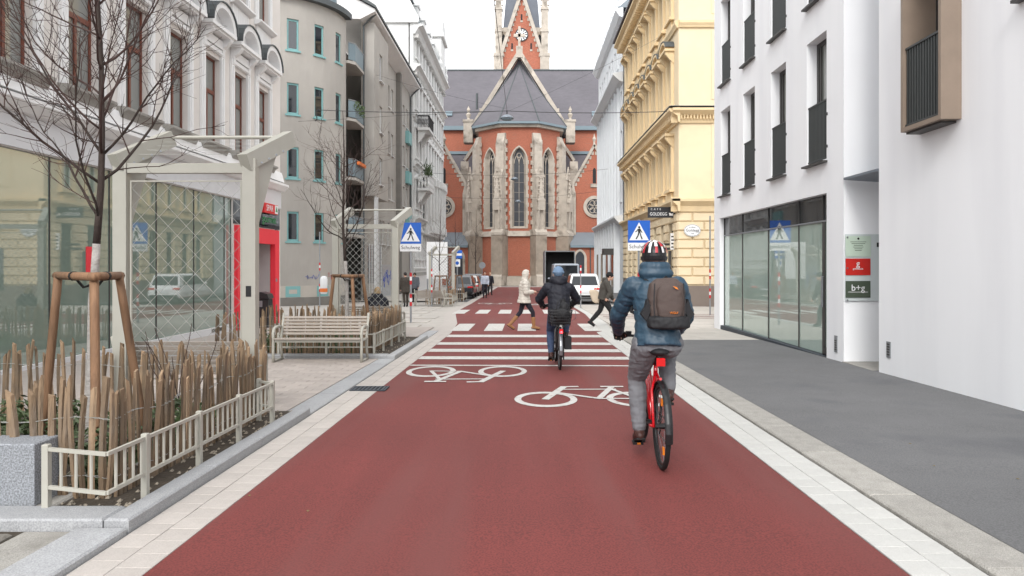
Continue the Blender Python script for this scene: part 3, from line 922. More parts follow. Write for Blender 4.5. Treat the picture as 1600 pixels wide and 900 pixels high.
pl = p.build('balcony_plant', 'leaf', None, kind=None); tag(pl, 'green plants trailing over the middle balcony of the grey building', 'plant')
bx = MB().box(-9.44, -9.28, 41.7, 43.4, 7.26, 7.44).build('flower_box', 'orange', None); tag(bx, 'long orange flower box on the lower balcony of the grey building', 'flower box')
# street facade
FH = []
XF = -9.7
fac = link('facade_frame', None, GB, (XF, 0, 0), PI / 2)
fac.name = 'street_facade'
cols1 = [49.9, 51.0, 52.9, 54.4, 57.4, 59.6, 61.2]
zr = [(3.0, 1.6), (6.3, 1.6), (9.6, 1.6), (12.9, 1.6)]
for u in cols1:
    for z, h in zr: FH.append((u - .4, u + .4, z, z + h))
link('facade_wall', wall_mesh('facade_wall', 44.0, 62.7, -1.2, 16.2, FH, 'plaster_gray', .2), fac)
for u in cols1:
    for z, h in zr:
        window(fac, u, .1, z, .8, h, 'frame_white', 'curtain' if (int(u * 7 + z) % 3 == 0) else 'glass_dark', ('gfw', int(u * 7 + z) % 3 == 0), .08, (), sill=(.2, .05, 'frame_white'))
# oriel and second bay
ori = link('oriel', wall_mesh('oriel', 44.4, 49.0, 5.9, 16.2, [(46.0, 46.95, z, z + 1.7) for z in (6.6, 9.85, 13.1)], 'plaster_gray', .15, -.7), fac)
s = MB(); s.box(44.4, 49.0, -.7, -.02, 5.75, 5.9); s.box(44.4, 44.41, -.7, -.02, 5.9, 16.2); s.box(48.99, 49.0, -.7, -.02, 5.9, 16.2); s.build('oriel_sides', 'plaster_gray', fac)
for z in (6.6, 9.85, 13.1): window(fac, 46.475, -.6, z, .95, 1.7, 'frame_white', 'curtain' if z == 9.85 else 'glass_dark', ('orw', z == 9.85), .09, [(-.04, .04, .09, 1.6)], sill=(.25, .05, 'frame_white'))
MB().box(56.0, 56.6, -.35, -.003, -1.2, 16.2).build('pilaster', 'plaster_gray_dark', fac)
for z in (5.0, 8.3, 11.6): MB().box(60.4, 62.0, -.30, -.0, z, z + 1.0).build('balcony_front', 'frame_turq', fac)
s = MB(); s.prism([(-.9, 16.6), (-.9, 16.75), (2.5, 18.6), (2.5, 16.2), (-.02, 16.15)], 43.6, 62.9, 'x'); s.build('eave', 'trim_white', fac)
s = MB(); s.prism([(-.98, 16.76), (-.98, 16.9), (3, 19.5), (3, 18.9)], 43.4, 63.0, 'x'); s.build('roof', 'dark_metal_roof', fac)
s = MB(); s.box(44.6, 46.5, .2, 2.4, 17.2, 20.5); s.build('dormer', 'zinc', fac)
# ground floor: openings, white posts, tagged panels
s = MB()
for k in range(6): s.box(46.2 + k * .75, 46.28 + k * .75, -.06, -.003, -.2, 2.9)
s.build('shopfront_bars', 'frame_white', fac)
MB().box(45.8, 50.2, -.002, .0 + .0, .4, 2.8).build('shopfront_glass', 'glass_dark', fac)
for k, u in enumerate((44.9, 45.4)):
    MB().box(u, u + .14, -.72, -.58, -1.0, 5.75).build('white_post', 'frame_white', fac)
MB().box(50.3, 55.6, -.03, -.004, -.9, 1.6).build('tagged_panel', 'car_gray', fac)
s = MB()
for (u, z) in [(44.1, 16.5), (62.6, 16.5)]:
    s.path([(u, -.85, 16.6), (u, -.4, 16.2), (u, -.12, 15.9), (u, -.12, -.9)], .06, 8)
s.build('downpipe', 'dark_metal_roof', fac)
# graffiti on the plinth wall
def scribble(parent, cx, cy, ang, z, w, h, m, seed, r=.014):
    rnd = random.Random(seed); pts = []
    n = 16
    for i in range(n):
        u = -w / 2 + w * i / (n - 1) + rnd.uniform(-.1, .1) * w; v = rnd.uniform(-.5, .5) * h
        pts.append((cx + u * math.cos(ang), cy + u * math.sin(ang), z + v))
    s = MB(); s.path(pts, r, 4); return s.build('graffiti', m, parent)
t = R(47); scribble(GB, CX + (CR + .005) * math.sin(t), CY - (CR + .005) * math.cos(t), t, .95, .75, .28, 'graffiti_blue', 3, .012)
t = R(66); scribble(GB, CX + (CR + .005) * math.sin(t), CY - (CR + .005) * math.cos(t), t, .95, .7, .5, 'graffiti_red', 5, .010)
for k in range(5): scribble(fac, 51 + k * .95, -.035, 0, .5 + .3 * (k % 2), .8, 1.0, 'graffiti_blue', 11 + k, .016)

# ================================================================== LEFT: ORNATE WHITE BUILDING
OB = thing('ornate_building', 'ornate white stucco building with balconies and a mansard roof before the church', 'building', (-9.4, 0, 0), PI / 2)
us = [64.2 + 2.15 * i for i in range(10)]
oh = []
rws = [(2.2, 2.4), (6.6, 2.5), (11.0, 2.5), (15.2, 2.3), (19.6, 1.9)]
for u in us:
    for z, h in rws: oh.append((u - .5, u + .5, z, z + h))
link('wall', wall_mesh('wall', 62.75, 85.0, -1.2, 22.4, oh, 'ornate_white', .25), OB)
MB().box(62.75, 85.0, .3, 12, -1.2, 22.3).build('core', 'ornate_white', OB)
for u_ in (62.75, 84.97): MB().box(u_, u_ + .02, .004, .4, -1.2, 22.4).build('end_wall', 'ornate_white', OB)
MB().prism([(-.45, 22.2), (-.5, 22.6), (1.5, 26.6), (8.1, 27.3), (8.1, 22.2)], 62.5, 62.74, 'x').build('gable_wall', 'ornate_white', OB)
for (z, d, t) in ((22.0, .85, .7), (18.6, .6, .45), (14.5, .3, .25), (10.3, .35, .3), (5.6, .5, .4), (1.2, .2, .3)):
    s = MB(); s.prism([(-.002, z - t), (-.12, z - t), (-d * .55, z - .12), (-d, z), (-d, z + .12), (-.002, z + .2)], 62.7, 85.1, 'x'); s.build('cornice', 'ornate_white', OB)
    s = MB(); u = 62.9
    while u < 85: s.box(u, u + .14, -d * .5, -.004, z - t - .28, z - t); u += .5
    s.build('dentils', 'ornate_gray', OB, kind='stuff')
smo = MB()
for s_ in (-1, 1): smo.box(min(s_ * .5, s_ * .68), max(s_ * .5, s_ * .68), -.14, -.002, -.1, 2.5)
smo.box(-.8, .8, -.28, -.002, 2.5, 2.66); smo.prism([(-.8, 2.66), (.8, 2.66), (0, 3.05)], -.26, -.002, 'y'); smo.box(-.75, .75, -.22, -.002, -.24, -.1)
smo.box(-.5, .5, -.1, -.002, -.9, -.3)
smo = smo.mesh('surround', 'ornate_white')
for i, u in enumerate(us):
    for z, h in rws:
        w = window(OB, u, .14, z, 1.0, h, 'frame_white', 'glass_dark', ('obw', h), .09, [(-.04, .04, .09, h - .09), (-.41, .41, h * .65, h * .65 + .07)])
        link('surround', smo, w, (0, -.14, 0), scale=(1, 1, h / 2.6))
    for z0, z1 in ((5.9, 10.0), (10.6, 14.2), (14.8, 18.1), (18.9, 21.4)):
        s = MB(); uu = u + 1.075
        s.box(uu - .2, uu + .2, -.16, -.002, z0, z1); s.box(uu - .27, uu + .27, -.24, -.002, z1 - .4, z1); s.build('pilaster', 'ornate_white', OB)
# bowed lower bay with brackets
s = MB()
n = 14
for i in range(n):
    a, c = i / n, (i + 1) / n
    f = lambda t: -.25 - .95 * math.sin(PI * min(1, t * 1.0))
    ua, uc = 68 + 14 * a, 68 + 14 * c
    s.add([(ua, f(a), 4.9), (uc, f(c), 4.9), (uc, f(c), 9.6), (ua, f(a), 9.6), (ua, -.01, 4.9), (uc, -.01, 4.9), (uc, -.01, 9.6), (ua, -.01, 9.6)],
          [(0, 1, 2, 3), (0, 4, 5, 1), (3, 2, 6, 7)])
s.build('bowed_bay', 'ornate_gray', OB)
for i in range(n):
    a = (i + .5) / n; u = 68 + 14 * a; y = -.25 - .95 * math.sin(PI * a)
    q = MB(); q.box(u - .14, u + .14, y - .16, y + .05, 5.0, 9.4); q.box(u - .24, u + .24, y - .3, y + .05, 9.1, 9.75); q.box(u - .22, u + .22, y - .24, y + .05, 4.6, 5.3)
    q.build('bay_column', 'ornate_white', OB)
q = MB(); q.box(67.8, 82.2, -.9, -.01, 9.75, 10.0); q.box(67.8, 82.2, -.6, -.01, 4.4, 4.85); q.build('bay_cornice', 'ornate_white', OB)
# two balconies by the near end
def balcony(z, stone):
    s = MB(); s.box(63.2, 66.6, -1.3, -.3, z - .22, z); s.prism([(-1.1, z - .22), (-.3, z - .22), (-.3, z - 1.3), (-.5, z - 1.1)], 63.5, 63.9, 'x'); s.prism([(-1.1, z - .22), (-.3, z - .22), (-.3, z - 1.3), (-.5, z - 1.1)], 65.9, 66.3, 'x')
    bo = s.build('balcony', 'ornate_white', OB)
    m = 'ornate_white' if stone else 'black_wire'
    q = MB(); q.box(63.2, 66.6, -1.3, -1.18, z + .95, z + 1.05); q.box(63.2, 63.32, -1.3, -.3, z + .95, z + 1.05); q.box(63.2, 66.6, -1.28, -1.2, z + .02, z + .1); q.build('hand_rail', m, bo)
    bal = (MB().lathe([(.05, .1), (.10, .3), (.05, .55), (.08, .75), (.05, .95)], n=8) if stone else MB().box(-.015, .015, -.015, .015, .05, .95)).mesh('baluster', m)
    st = .26 if stone else .11
    k = 63.3
    while k < 66.6: link('baluster', bal, bo, (k, -1.24, z)); k += st
    k = -1.2
    while k < -.3: link('baluster', bal, bo, (63.26, k, z)); k += st
    if not stone:
        for kk in range(9):
            q = MB(); q.path([(63.26, -1.2 + kk * .11 + .05 * math.cos(t_ * .785), z + .5 + .3 * math.sin(t_ * .785)) for t_ in range(8)], .012, 4, True); q.build('scroll', m, bo)
balcony(13.4, False); balcony(8.2, True)
p = MB()
for i in range(140):
    c = Vector((-9.4 + 1.1 + random.gauss(0, .16), 64 + random.gauss(0, .5), 9.3 + abs(random.gauss(.15, .5))))
    d = Vector((random.uniform(-.6, .6), random.uniform(-.6, .6), random.uniform(.2, 1))).normalized() * .28; e = d.orthogonal().normalized() * .04
    p.add([c - d, c + e, c + d, c - e], [(0, 1, 2, 3)])
tag(p.build('potted_plant', 'leaf', None), 'bushy green plant on the stone balcony of the ornate white building', 'plant')
# mansard roof, dormer tower
s = MB(); s.prism([(-.5, 22.3), (1.6, 26.4), (8, 27), (8, 22.3)], 62.8, 85.0, 'x'); s.build('roof', 'zinc', OB)
s = MB(); s.prism([(.4, 25.0), (.4, 26.2), (1.8, 26.9), (1.8, 26.2)], 62.7, 85.1, 'x'); s.build('roof_ridge', 'trim_white', OB)
s = MB(); s.box(79.5, 83.5, -.5, 3, 22.3, 26.2); s.box(79.2, 83.8, -.8, 3.2, 26.2, 26.6); s.prism([(79.4, 26.6), (83.6, 26.6), (83.2, 27.9), (81.5, 28.5), (79.8, 27.9)], -.6, 3, 'y'); s.build('roof_tower', 'ornate_white', OB)
for u in (66, 70, 74, 77.5):
    s = MB(); s.box(u, u + 1.1, .1, 1.8, 22.8, 24.8); s.prism([(u - .15, 24.8), (u + 1.25, 24.8), (u + .55, 25.5)], .0, 1.8, 'y'); s.build('dormer', 'ornate_white', OB)
for u in (78.7, 84.2):
    s = MB(); s.lathe([(.3, 0), (.2, .3), (.28, .7), (.12, 1.1), (.2, 1.5), (.02, 2.0)], (u, -.5, 22.4), 8); s.build('urn', 'ornate_white', OB)
MB().box(64, 76, -.04, -.005, -.9, 4.2).build('scaffold_sheet', 'sign_white', OB)
# ================================================================== RIGHT: MODERN WHITE BUILDING
# local x runs towards the camera: world y = -local x
RB = thing('modern_building', 'modern white rendered building with tall dark railed windows and glazed ground floor', 'building', (5.65, 0, 0), -PI / 2)
wy = [14.2, 16.33, 18.46, 20.59]
wz = [3.54, 6.68, 9.82, 12.96]
hl = []
for y in wy:
    for z in wz: hl.append((-y - .48, -y + .48, z, z + 2.4))
hl.append((-21.2, -13.72, -.3, 2.9))
link('wall', wall_mesh('wall', -21.8, -13.0, -.8, 16.5, hl, 'modern_white', .28), RB)
MB().box(-21.799, -13.001, .9, 9, -.8, 16.45).build('core', 'modern_white', RB)
MB().box(-21.8, -21.78, .003, .9, -.8, 16.49).build('end_wall', 'modern_white', RB); MB().box(-13.02, -13.0, .003, 2.2, -.8, 16.49).build('end_wall', 'modern_white', RB)
# wall of the second block with the niche between
link('wall', wall_mesh('wall', -11.7, 3.0, -.8, 16.5, [(-10.47, -9.52, 3.47, 5.83), (-10.47, -9.52, 6.61, 8.97), (-8.35, -7.4, 4.6, 7.0)], 'modern_white', .3), RB)
MB().box(-11.699, 3.0, .9, 9, -.8, 16.45).build('core', 'modern_white', RB)
s = MB(); s.box(-11.7, -11.68, .003, 2.2, -.8, 16.49); s.build('niche_side', 'modern_white', RB)
MB().box(-13.0, -11.7, 2.0, 2.1, -.8, 16.49).build('niche_back', 'modern_white', RB)
MB().box(-13.0, -11.7, -.02, 2.0, -.5, zg(12.3) + .03).build('niche_floor', 'granite_old', RB)
s = MB(); s.prism([(-.02, 3.05), (-.02, 3.09), (.85, 3.09), (.85, 3.0)], -12.95, -11.72, 'x'); s.build('canopy', 'lamp_gray', RB)
MB().box(-21.8, 3.0, -.05, 9, 16.5, 16.7).build('roof', 'roof_metal', RB)
# upper windows with railing panels
wpan = MB()
for k in range(15): wpan.box(-.46 + k * .0645, -.46 + k * .0645 + .035, 0, .03, 0, 1.06)
wpan.box(-.47, .48, .008, .02, .0, 1.05); wpan.box(-.48, .49, -.006, .035, 1.055, 1.085); wpan.box(-.48, .49, -.006, .035, -.03, -.0)
wpan = wpan.mesh('railing', 'rail_dark')
lug = MB().box(.50, .53, -.05, .03, 0, .05).mesh('bracket', 'rail_dark')
sillm = MB().box(-.52, .52, -.10, .2, -.07, -.035).mesh('sill', 'frame_dark')
for y in wy:
    for z in wz:
        w = window(RB, -y, .2, z + .002, .955, 2.395, 'frame_dark', 'glass_upper', 'rbw', .09, [(-.3, -.26, .09, 2.3)])
        link('railing', wpan, w, (0, -.17, .05)); link('bracket', lug, w, (0, -.17, .20)); link('bracket', lug, w, (0, -.17, .80)); link('sill', sillm, w, (0, -.2, 0))
# shop glazing
ed = [21.2, 19.43, 17.37, 15.45, 14.19]
for i in range(4):
    a, c = -ed[i] + .012, -ed[i + 1] - .012
    MB().box(a, c, .14, .155, -.16 - .1 * (i < 2), 2.38).build('shop_pane', 'glass_modern', RB)
    MB().box(a, c, .14, .155, 2.42, 2.895).build('transom_pane', 'glass_dark', RB)
for e in ed: MB().box(-e - .012, -e + .012, .12, .17, -.3, 2.898).build('mullion', 'frame_dark', RB)
MB().box(-21.19, -13.73, .11, .17, 2.385, 2.415).build('transom', 'steel_galv', RB)
s = MB(); s.box(-21.19, -13.73, .02, .16, -.5, -.17); s.build('base_rail', 'grate', RB)
d = MB(); d.box(-14.17, -14.05, .10, .16, -.15, 2.38); d.box(-13.80, -13.725, .10, .16, -.15, 2.38); d.box(-14.05, -13.80, .10, .16, -.15, -.02); dd = d.build('door', 'frame_dark', RB)
MB().box(-14.05, -13.80, .12, .135, -.02, 2.38).build('pane', 'glass_modern', dd)
MB().box(-14.13, -14.10, .06, .09, .75, 1.35).build('handle', 'steel_galv', dd)
MB().box(-14.17, -13.73, .14, .155, 2.42, 2.895).build('transom_pane', 'glass_dark', RB)
MB().box(-21.2, -13.7, .85, .86, -.3, 2.9).build('interior_wall', 'portal_inner', RB)
# bronze box windows on the second block
def box_window(z, h, y0=9.49, y1=10.5):
    a, c = -y1, -y0
    s = MB(); s.box(a, a + .06, -.27, .3, z, z + h); s.box(c - .06, c, -.27, .3, z, z + h); s.box(a + .06, c - .06, -.27, .3, z, z + .06); s.box(a + .06, c - .06, -.27, .3, z + h - .06, z + h)
    bw_ = s.build('box_window', 'bronze', RB)
    MB().box(a + .06, c - .06, .2, .22, z + .06, z + h - .06).build('pane', 'glass_dark', bw_)
    s = MB(); s.box(a + .06, c - .06, .14, .2, z + .06, z + .14); s.box(-9.99, -9.93, .14, .2, z + .14, z + h - .06); s.build('casement', 'frame_dark', bw_)
    s = MB()
    for k in range(13): s.box(a + .09 + k * .068, a + .09 + k * .068 + .030, -.23, -.20, z + .09, z + 1.15)
    s.box(a + .07, c - .07, -.24, -.19, z + 1.15, z + 1.18); s.box(a + .07, c - .07, -.24, -.19, z + .075, z + .1); s.build('railing', 'rail_dark', bw_)
    MB().box(a + .02, c - .12, -.2, -.0, z - .03, z - .002).build('drip_plate', 'frame_dark', bw_)
box_window(3.44, 2.42); box_window(6.58, 2.42)
w = window(RB, -7.875, .2, 4.602, .945, 2.395, 'frame_dark', 'glass_upper', 'rbw', .09); link('railing', wpan, w, (0, -.17, .05)); link('sill', sillm, w, (0, -.2, 0))
# vents
for y, z, hh in ((13.3, -.02, .30), (11.38, .12, .25)):
    v = MB().box(-y - .06, -y + .06, -.012, -.001, z, z + hh).build('vent_plate', 'steel_galv', RB)
    for k in range(5): MB().box(-y - .04, -y + .04, -.018, -.0125, z + .04 + k * .04, z + .06 + k * .04).build('slat', 'frame_dark', v)
# shallow plaster step on the second block
s = MB(); s.add([(-11.0, -.012, 2.55), (3, -.012, 2.55), (3, -.012, -.8), (-11.0, -.012, -.8), (-11.0, -.001, 2.56), (3, -.001, 2.56)], [(0, 1, 2, 3), (0, 1, 5, 4)]); 
# name plates in the niche: glass plate with three signs, facing the street corner
NP = thing('name_plate_board', 'glass board with pale, red and dark green name plates in the white niche', 'sign', (5.66, 12.975, 0))
def pz(py, d): return CAMH - (py - VY) * d / FPX
D0 = 12.97
MB().box(.005, .62, -.012, -.006, pz(470, D0), pz(366, D0)).build('glass_plate', 'plaque_back', NP)
for nm, m, x1, a, c in (('pale_plate', 'plaque_pale', .45, 369, 401), ('red_plate', 'plaque_red', .445, 404, 430), ('green_plate', 'plaque_green', .445, 439, 465)):
    o = MB().box(.01, x1, -.026, -.014, pz(c, D0), pz(a, D0)).build(nm, m, NP)
    if m == 'plaque_red':
        lettering('g', .15, 'sign_white', o, (.225, -.028, pz(412, D0))); lettering('grimmeis', .05, 'sign_white', o, (.225, -.028, pz(420, D0)))
    elif m == 'plaque_green':
        lettering('b+g', .16, 'sign_white', o, (.225, -.028, pz(450, D0))); MB().box(.05, .4, -.028, -.0265, pz(456.6, D0), pz(456, D0)).build('rule', 'sign_white', o)
    else:
        MB().lathe([(.02, 0), (.02, .002)], (0, 0, 0), 12).build('emblem', 'ink', o, (.23, -.028, pz(373, D0))).rotation_euler = (PI / 2, 0, 0)
        for k in range(6):
            ww = (.14, .12, .08, .09, .07, .06)[k]
            MB().box(.23 - ww, .23 + ww, -.0275, -.0265, pz(378.4 + k * 2.7, D0), pz(377.6 + k * 2.7, D0)).build('text_line', 'plaque_green', o)
for py in (371, 419, 469):
    MB().lathe([(.018, 0), (.012, .012)], (0, 0, 0), 10).build('stud', 'alloy', NP, (.04, -.027, pz(py, D0))).rotation_euler = (PI / 2, 0, 0)
MB().box(.56, .60, -.02, -.013, pz(386, D0), pz(379, D0)).build('number_mark', 'ink', NP)

# ================================================================== RIGHT: YELLOW BUILDING
YB_ = thing('yellow_building', 'yellow historicist corner building with rusticated ground floor and grey plinth', 'building', (0, 0, 0))
st = link('street_front', None, YB_, (7.8, 0, 0), -PI / 2)     # local x = -y
so = link('corner_front', None, YB_, (0, 37.0, 0), 0)           # local x = X
ub = [38.9 + 2.25 * i for i in range(8)]
yh = []
yl = [(1.0, 2.9), (5.6, 2.5), (10.0, 2.5), (14.5, 2.2)]
for y in ub:
    for z, h in yl: yh.append((-y - .5, -y + .5, z, z + h))
link('street_wall', wall_mesh('street_wall', -57.0, -37.0, -1.0, 18.6, yh, 'yellow', .25), st)
MB().box(-57, -37.3, .3, 12, -1.0, 18.5).build('core', 'yellow', st)
link('corner_wall', wall_mesh('corner_wall', 7.8, 19.8, -1.0, 18.6, [], 'yellow'), so)
for k, (z0, z1) in enumerate(((5.5, 8.7), (9.9, 13.4), (14.2, 17.6))):
    for x in (8.55, 11.3, 14.0):
        MB().box(x + .9, x + 3.5, -.03, -.002, z0, z1).build('panel', 'yellow', so)
for (z, d, t) in ((4.75, .40, .5), (9.25, .55, .55), (13.7, .2, .2), (18.4, .8, .7)):
    pr = [(-.002, z - t), (-.1, z - t), (-.14, z - t * .45), (-d * .7, z - .1), (-d, z), (-d, z + .12), (-.002, z + .2)]
    s = MB(); s.prism(pr, -57.1, -36.6 if d > .3 else -37.0, 'x'); s.build('cornice', 'yellow_trim', st)
    s = MB(); s.prism(pr, 7.4 if d > .3 else 7.8, 19.8, 'x'); s.build('cornice', 'yellow_trim', so)
    if d >= .5:
        s = MB(); s2 = MB(); u = -57.0
        while u < -37: s.box(u, u + .18, -d * .72, -.005, z - t * .5 - .12, z - .12); u += .42
        s.build('dentils', 'yellow_trim', st, kind='stuff')
        u = 7.85
        while u < 19.5: s2.box(u, u + .07, -d * .5, -.005, z - t * .5 - .1, z - .16); u += .16
        s2.build('dentils', 'yellow_trim', so, kind='stuff')
        if d < .8:
            MB().box(7.3, 19.8, -d - .02, -.002, z + .2, z + .215).build('flashing', 'roof_metal', so)
            MB().box(-57.1, -36.5, -d - .02, -.002, z + .2, z + .215).build('flashing', 'roof_metal', st)
# plinth and rusticated blocks
MB().box(7.75, 19.8, -.08, -.002, -1.0, .52).build('plinth', 'yellow_plinth', so)
MB().box(-57, -36.93, -.08, -.002, -1.0, .52).build('plinth', 'yellow_plinth', st)
def blk(w, h, d=.09):
    return cached(('blk', round(w, 2), round(h, 2)), lambda: MB().add(
        [(-w / 2, 0, -h / 2), (w / 2, 0, -h / 2), (w / 2, 0, h / 2), (-w / 2, 0, h / 2), (-w / 2 + .05, -d, -h / 2 + .05), (w / 2 - .05, -d, -h / 2 + .05), (w / 2 - .05, -d, h / 2 - .05), (-w / 2 + .05, -d, h / 2 - .05)],
        [(4, 5, 6, 7), (0, 1, 5, 4), (1, 2, 6, 5), (2, 3, 7, 6), (3, 0, 4, 7)]).mesh('rustic_block', 'yellow'))
nb = 8; bh = (4.2 - .55) / nb
for r in range(nb):
    z = .55 + bh * (r + .5)
    x = 7.72 if r % 2 else 7.72
    w0 = .75 if r % 2 else 1.35
    k = 0
    while x < 11.5:
        w = w0 if k == 0 else 1.5
        link('rustic_block', blk(w - .02, bh - .02), so, (x + w / 2, -.003, z)); x += w; k += 1
    y = 37.0; k = 0
    while y < 56.6:
        near = min(ub, key=lambda q: abs(q - y - .5))
        gaps = [(q - .5, q + .5) for q in ub]
        w = .62
        if not any(g[0] < y + w and y < g[1] for g in gaps) or z > 3.95:
            link('rustic_block', blk(w - .02, bh - .02), st, (-(y + w / 2), -.003, z)); y += w
        else:
            g = [g for g in gaps if g[0] < y + w and y < g[1]][0]
            if g[0] - y > .2: link('rustic_block', blk(g[0] - y - .02, bh - .02), st, (-(y + (g[0] - y) / 2), -.003, z))
            y = g[1]
        k += 1
ysur = MB()
for s_ in (-1, 1):
    ysur.box(min(s_ * .5, s_ * .7), max(s_ * .5, s_ * .7), -.14, -.002, -.1, 2.5)
    ysur.prism([(-.45, 2.75), (-.45, 2.6), (-.2, 2.3), (-.002, 2.1), (-.002, 2.75)], s_ * .66 - .09, s_ * .66 + .09, 'x')
ysur.box(-.85, .85, -.5, -.002, 2.75, 2.88); ysur.box(-.8, .8, -.25, -.002, -.25, -.1); ysur.box(-.55, .55, -.12, -.002, -.85, -.28)
y2 = MB(); n = 8
for k in range(n):
    a, c = PI * k / n, PI * (k + 1) / n
    y2.prism([(-.85 * math.cos(a), 2.88 + .42 * math.sin(a)), (-.85 * math.cos(c), 2.88 + .42 * math.sin(c)), (-.7 * math.cos(c), 2.88 + .3 * math.sin(c)), (-.7 * math.cos(a), 2.88 + .3 * math.sin(a))], -.5, -.002, 'y')
ysurm = ysur.mesh('surround', 'yellow_trim'); y2m = y2.mesh('arched_hood', 'yellow_trim')
capm = MB()
for k in range(n):
    a, c = PI * k / n, PI * (k + 1) / n
    capm.prism([(-.88 * math.cos(a), 2.885 + .44 * math.sin(a)), (-.88 * math.cos(c), 2.885 + .44 * math.sin(c)), (-.89 * math.cos(c), 2.91 + .45 * math.sin(c)), (-.89 * math.cos(a), 2.91 + .45 * math.sin(a))], -.52, -.002, 'y')
capm = capm.mesh('hood_cover', 'dark_metal_roof')
for y in ub:
    for k, (z, h) in enumerate(yl):
        w = window(st, -y, .14, z, 1.0, h, 'frame_white' if k else 'frame_dark', 'glass_dark', ('ybw', h), .08, [(-.04, .04, .08, h - .08), (-.42, .42, h * .66, h * .66 + .06)])
        if k:
            link('surround', ysurm, w, (0, -.14, 0), scale=(1, 1, h / 2.6))
            if k == 2: link('arched_hood', y2m, w, (0, -.14, -.05)); link('hood_cover', capm, w, (0, -.14, -.05))
MB().prism([(-.9, 18.7), (-.9, 18.85), (4, 22.5), (12, 22.5), (12, 18.7)], -57.1, -36.4, 'x').build('roof', 'slate', st)
# tall dark opening of a side door on the corner front
MB().box(9.75, 10.2, -.1, -.095, .3, 2.4).build('side_door', 'glass_dark', so)

def signboard(name, label, loc, rz=0): return thing(name, label, 'sign', loc, rz)
cs = signboard('cafe_sign', 'black hanging sign with white CAFE GOLDEGG lettering on the yellow building', (6.4, 37.9, 0))
MB().box(0, 1.38, -.06, .06, 4.0, 4.55).build('board', 'sign_black', cs)
lettering('C  A  F  E', .13, 'sign_white', cs, (.40, -.063, 4.43)); lettering('GOLDEGG', .23, 'sign_white', cs, (.54, -.063, 4.18), squash=.82)
MB().prism([(1.1, 4.1), (1.28, 4.1), (1.3, 4.24), (1.22, 4.2), (1.14, 4.24), (1.08, 4.24)], -.063, -.0605, 'y').build('cup_mark', 'sign_white', cs)
MB().box(1.38, 1.42, -.02, .02, 4.2, 4.35).build('bracket', 'frame_dark', cs)
os_ = signboard('oval_sign', 'white oval sign with old lettering Goldegg on the yellow wall', (8.45, 36.86, pz(360, 36.9)))
b = MB(); n = 28; b.prism([(.42 * math.cos(2 * PI * k / n), .31 * math.sin(2 * PI * k / n)) for k in range(n)], -.03, 0, 'y'); b.build('oval', 'sign_white', os_)
b = MB(); ring_o = [(.40 * math.cos(2 * PI * k / n), .29 * math.sin(2 * PI * k / n)) for k in range(n)]; ring_i = [(.385 * math.cos(2 * PI * k / n), .275 * math.sin(2 * PI * k / n)) for k in range(n)]
b.ring(ring_o, ring_i, -.034, -.031, 'y'); b.build('border', 'ink', os_)
lettering('Goldegg', .2, 'ink', os_, (0, -.033, 0)); lettering('A. Mohn', .09, 'ink', os_, (0, -.033, .15)); lettering('Café', .09, 'ink', os_, (0, -.033, -.16))
aw = thing('awning_arm', 'dark folded awning arms and posts on the yellow street front', 'awning', (7.75, 38.2, 0))
b = MB(); b.box(-1.1, -.1, -.05, .05, 2.35, 2.47); b.box(-.5, .0, .8, .9, 2.6, 2.72); b.build('arm', 'frame_dark', aw)
for x, y in ((-.16, 0), (-.32, 1.6)): MB().box(x - .07, x + .07, y - .07, y + .07, -.45, 2.3).build('folded_parasol', 'frame_dark', aw)
sm = signboard('small_sign', 'small white wall sign with dark print beside the cafe sign', (7.2, 37.85, 0))
MB().box(.35, .56, -.03, .03, 2.35, 3.2).build('board', 'sign_white', sm)
for k in range(4): MB().box(.39, .52, -.034, -.031, 2.45 + k * .18, 2.52 + k * .18).build('print', 'ink', sm)

# ================================================================== RIGHT: PALE PANELLED BUILDING BEFORE THE CHURCH
PB = thing('panelled_building', 'pale grey panelled building with slim ribs between the yellow house and the church', 'building', (7.75, 0, 0), -PI / 2)
ph = []
py_ = [58.4 + 2.0 * i for i in range(9)]
for y in py_:
    for z, h in ((6.6, 2.2), (10.0, 2.2), (13.4, 1.9), (17.6, 1.9)): ph.append((-y - .42, -y + .42, z, z + h))
link('wall', wall_mesh('wall', -76, -57.2, -1.2, 21.6, ph, 'panel_white', .2), PB)
MB().box(-76, -57.2, .25, 12, -1.2, 21.5).build('core', 'panel_white', PB)
MB().box(-76, -75.97, .003, .3, -1.2, 21.5).build('end_wall', 'panel_white', PB)
for y in py_:
    for z, h in ((6.6, 2.2), (10.0, 2.2), (13.4, 1.9), (17.6, 1.9)):
        window(PB, -y, .12, z, .84, h, 'frame_white', 'glass_upper', ('pbw', h), .07, [(-.03, .03, .07, h - .07)], sill=(.2, .06, 'panel_white'))
    MB().box(-y - 1.1, -y - .9, -.22, -.002, 5.6, 16.0).build('rib', 'panel_white', PB)
    MB().box(-y - 1.15, -y - .85, -.5, -.002, -1.2, 5.2).build('pier', 'panel_white', PB)
for z, d in ((16.4, .8), (21.4, .6), (5.3, .7)):
    s = MB(); s.prism([(-.002, z - .6), (-.3, z - .5), (-d, z - .05), (-d, z + .1), (-.002, z + .2)], -76.1, -57.15, 'x'); s.build('cornice', 'panel_white', PB)
for y in py_[::2]:
    s = MB(); s.lathe([(.22, 0), (.15, .3), (.22, .6), (.1, .9), (.15, 1.1), (.02, 1.4)], (-y, -.3, 21.5), 8); s.build('urn', 'panel_white', PB)
MB().prism([(-.4, 21.6), (3, 24.5), (12, 24.5), (12, 21.6)], -76, -57.2, 'x').build('roof', 'roof_metal', PB)
for y in (60, 64.0, 68, 72): MB().box(-y - .7, -y + .7, -.52, -.505, -.75, 2.6).build('shop_door', 'glass_dark', PB)
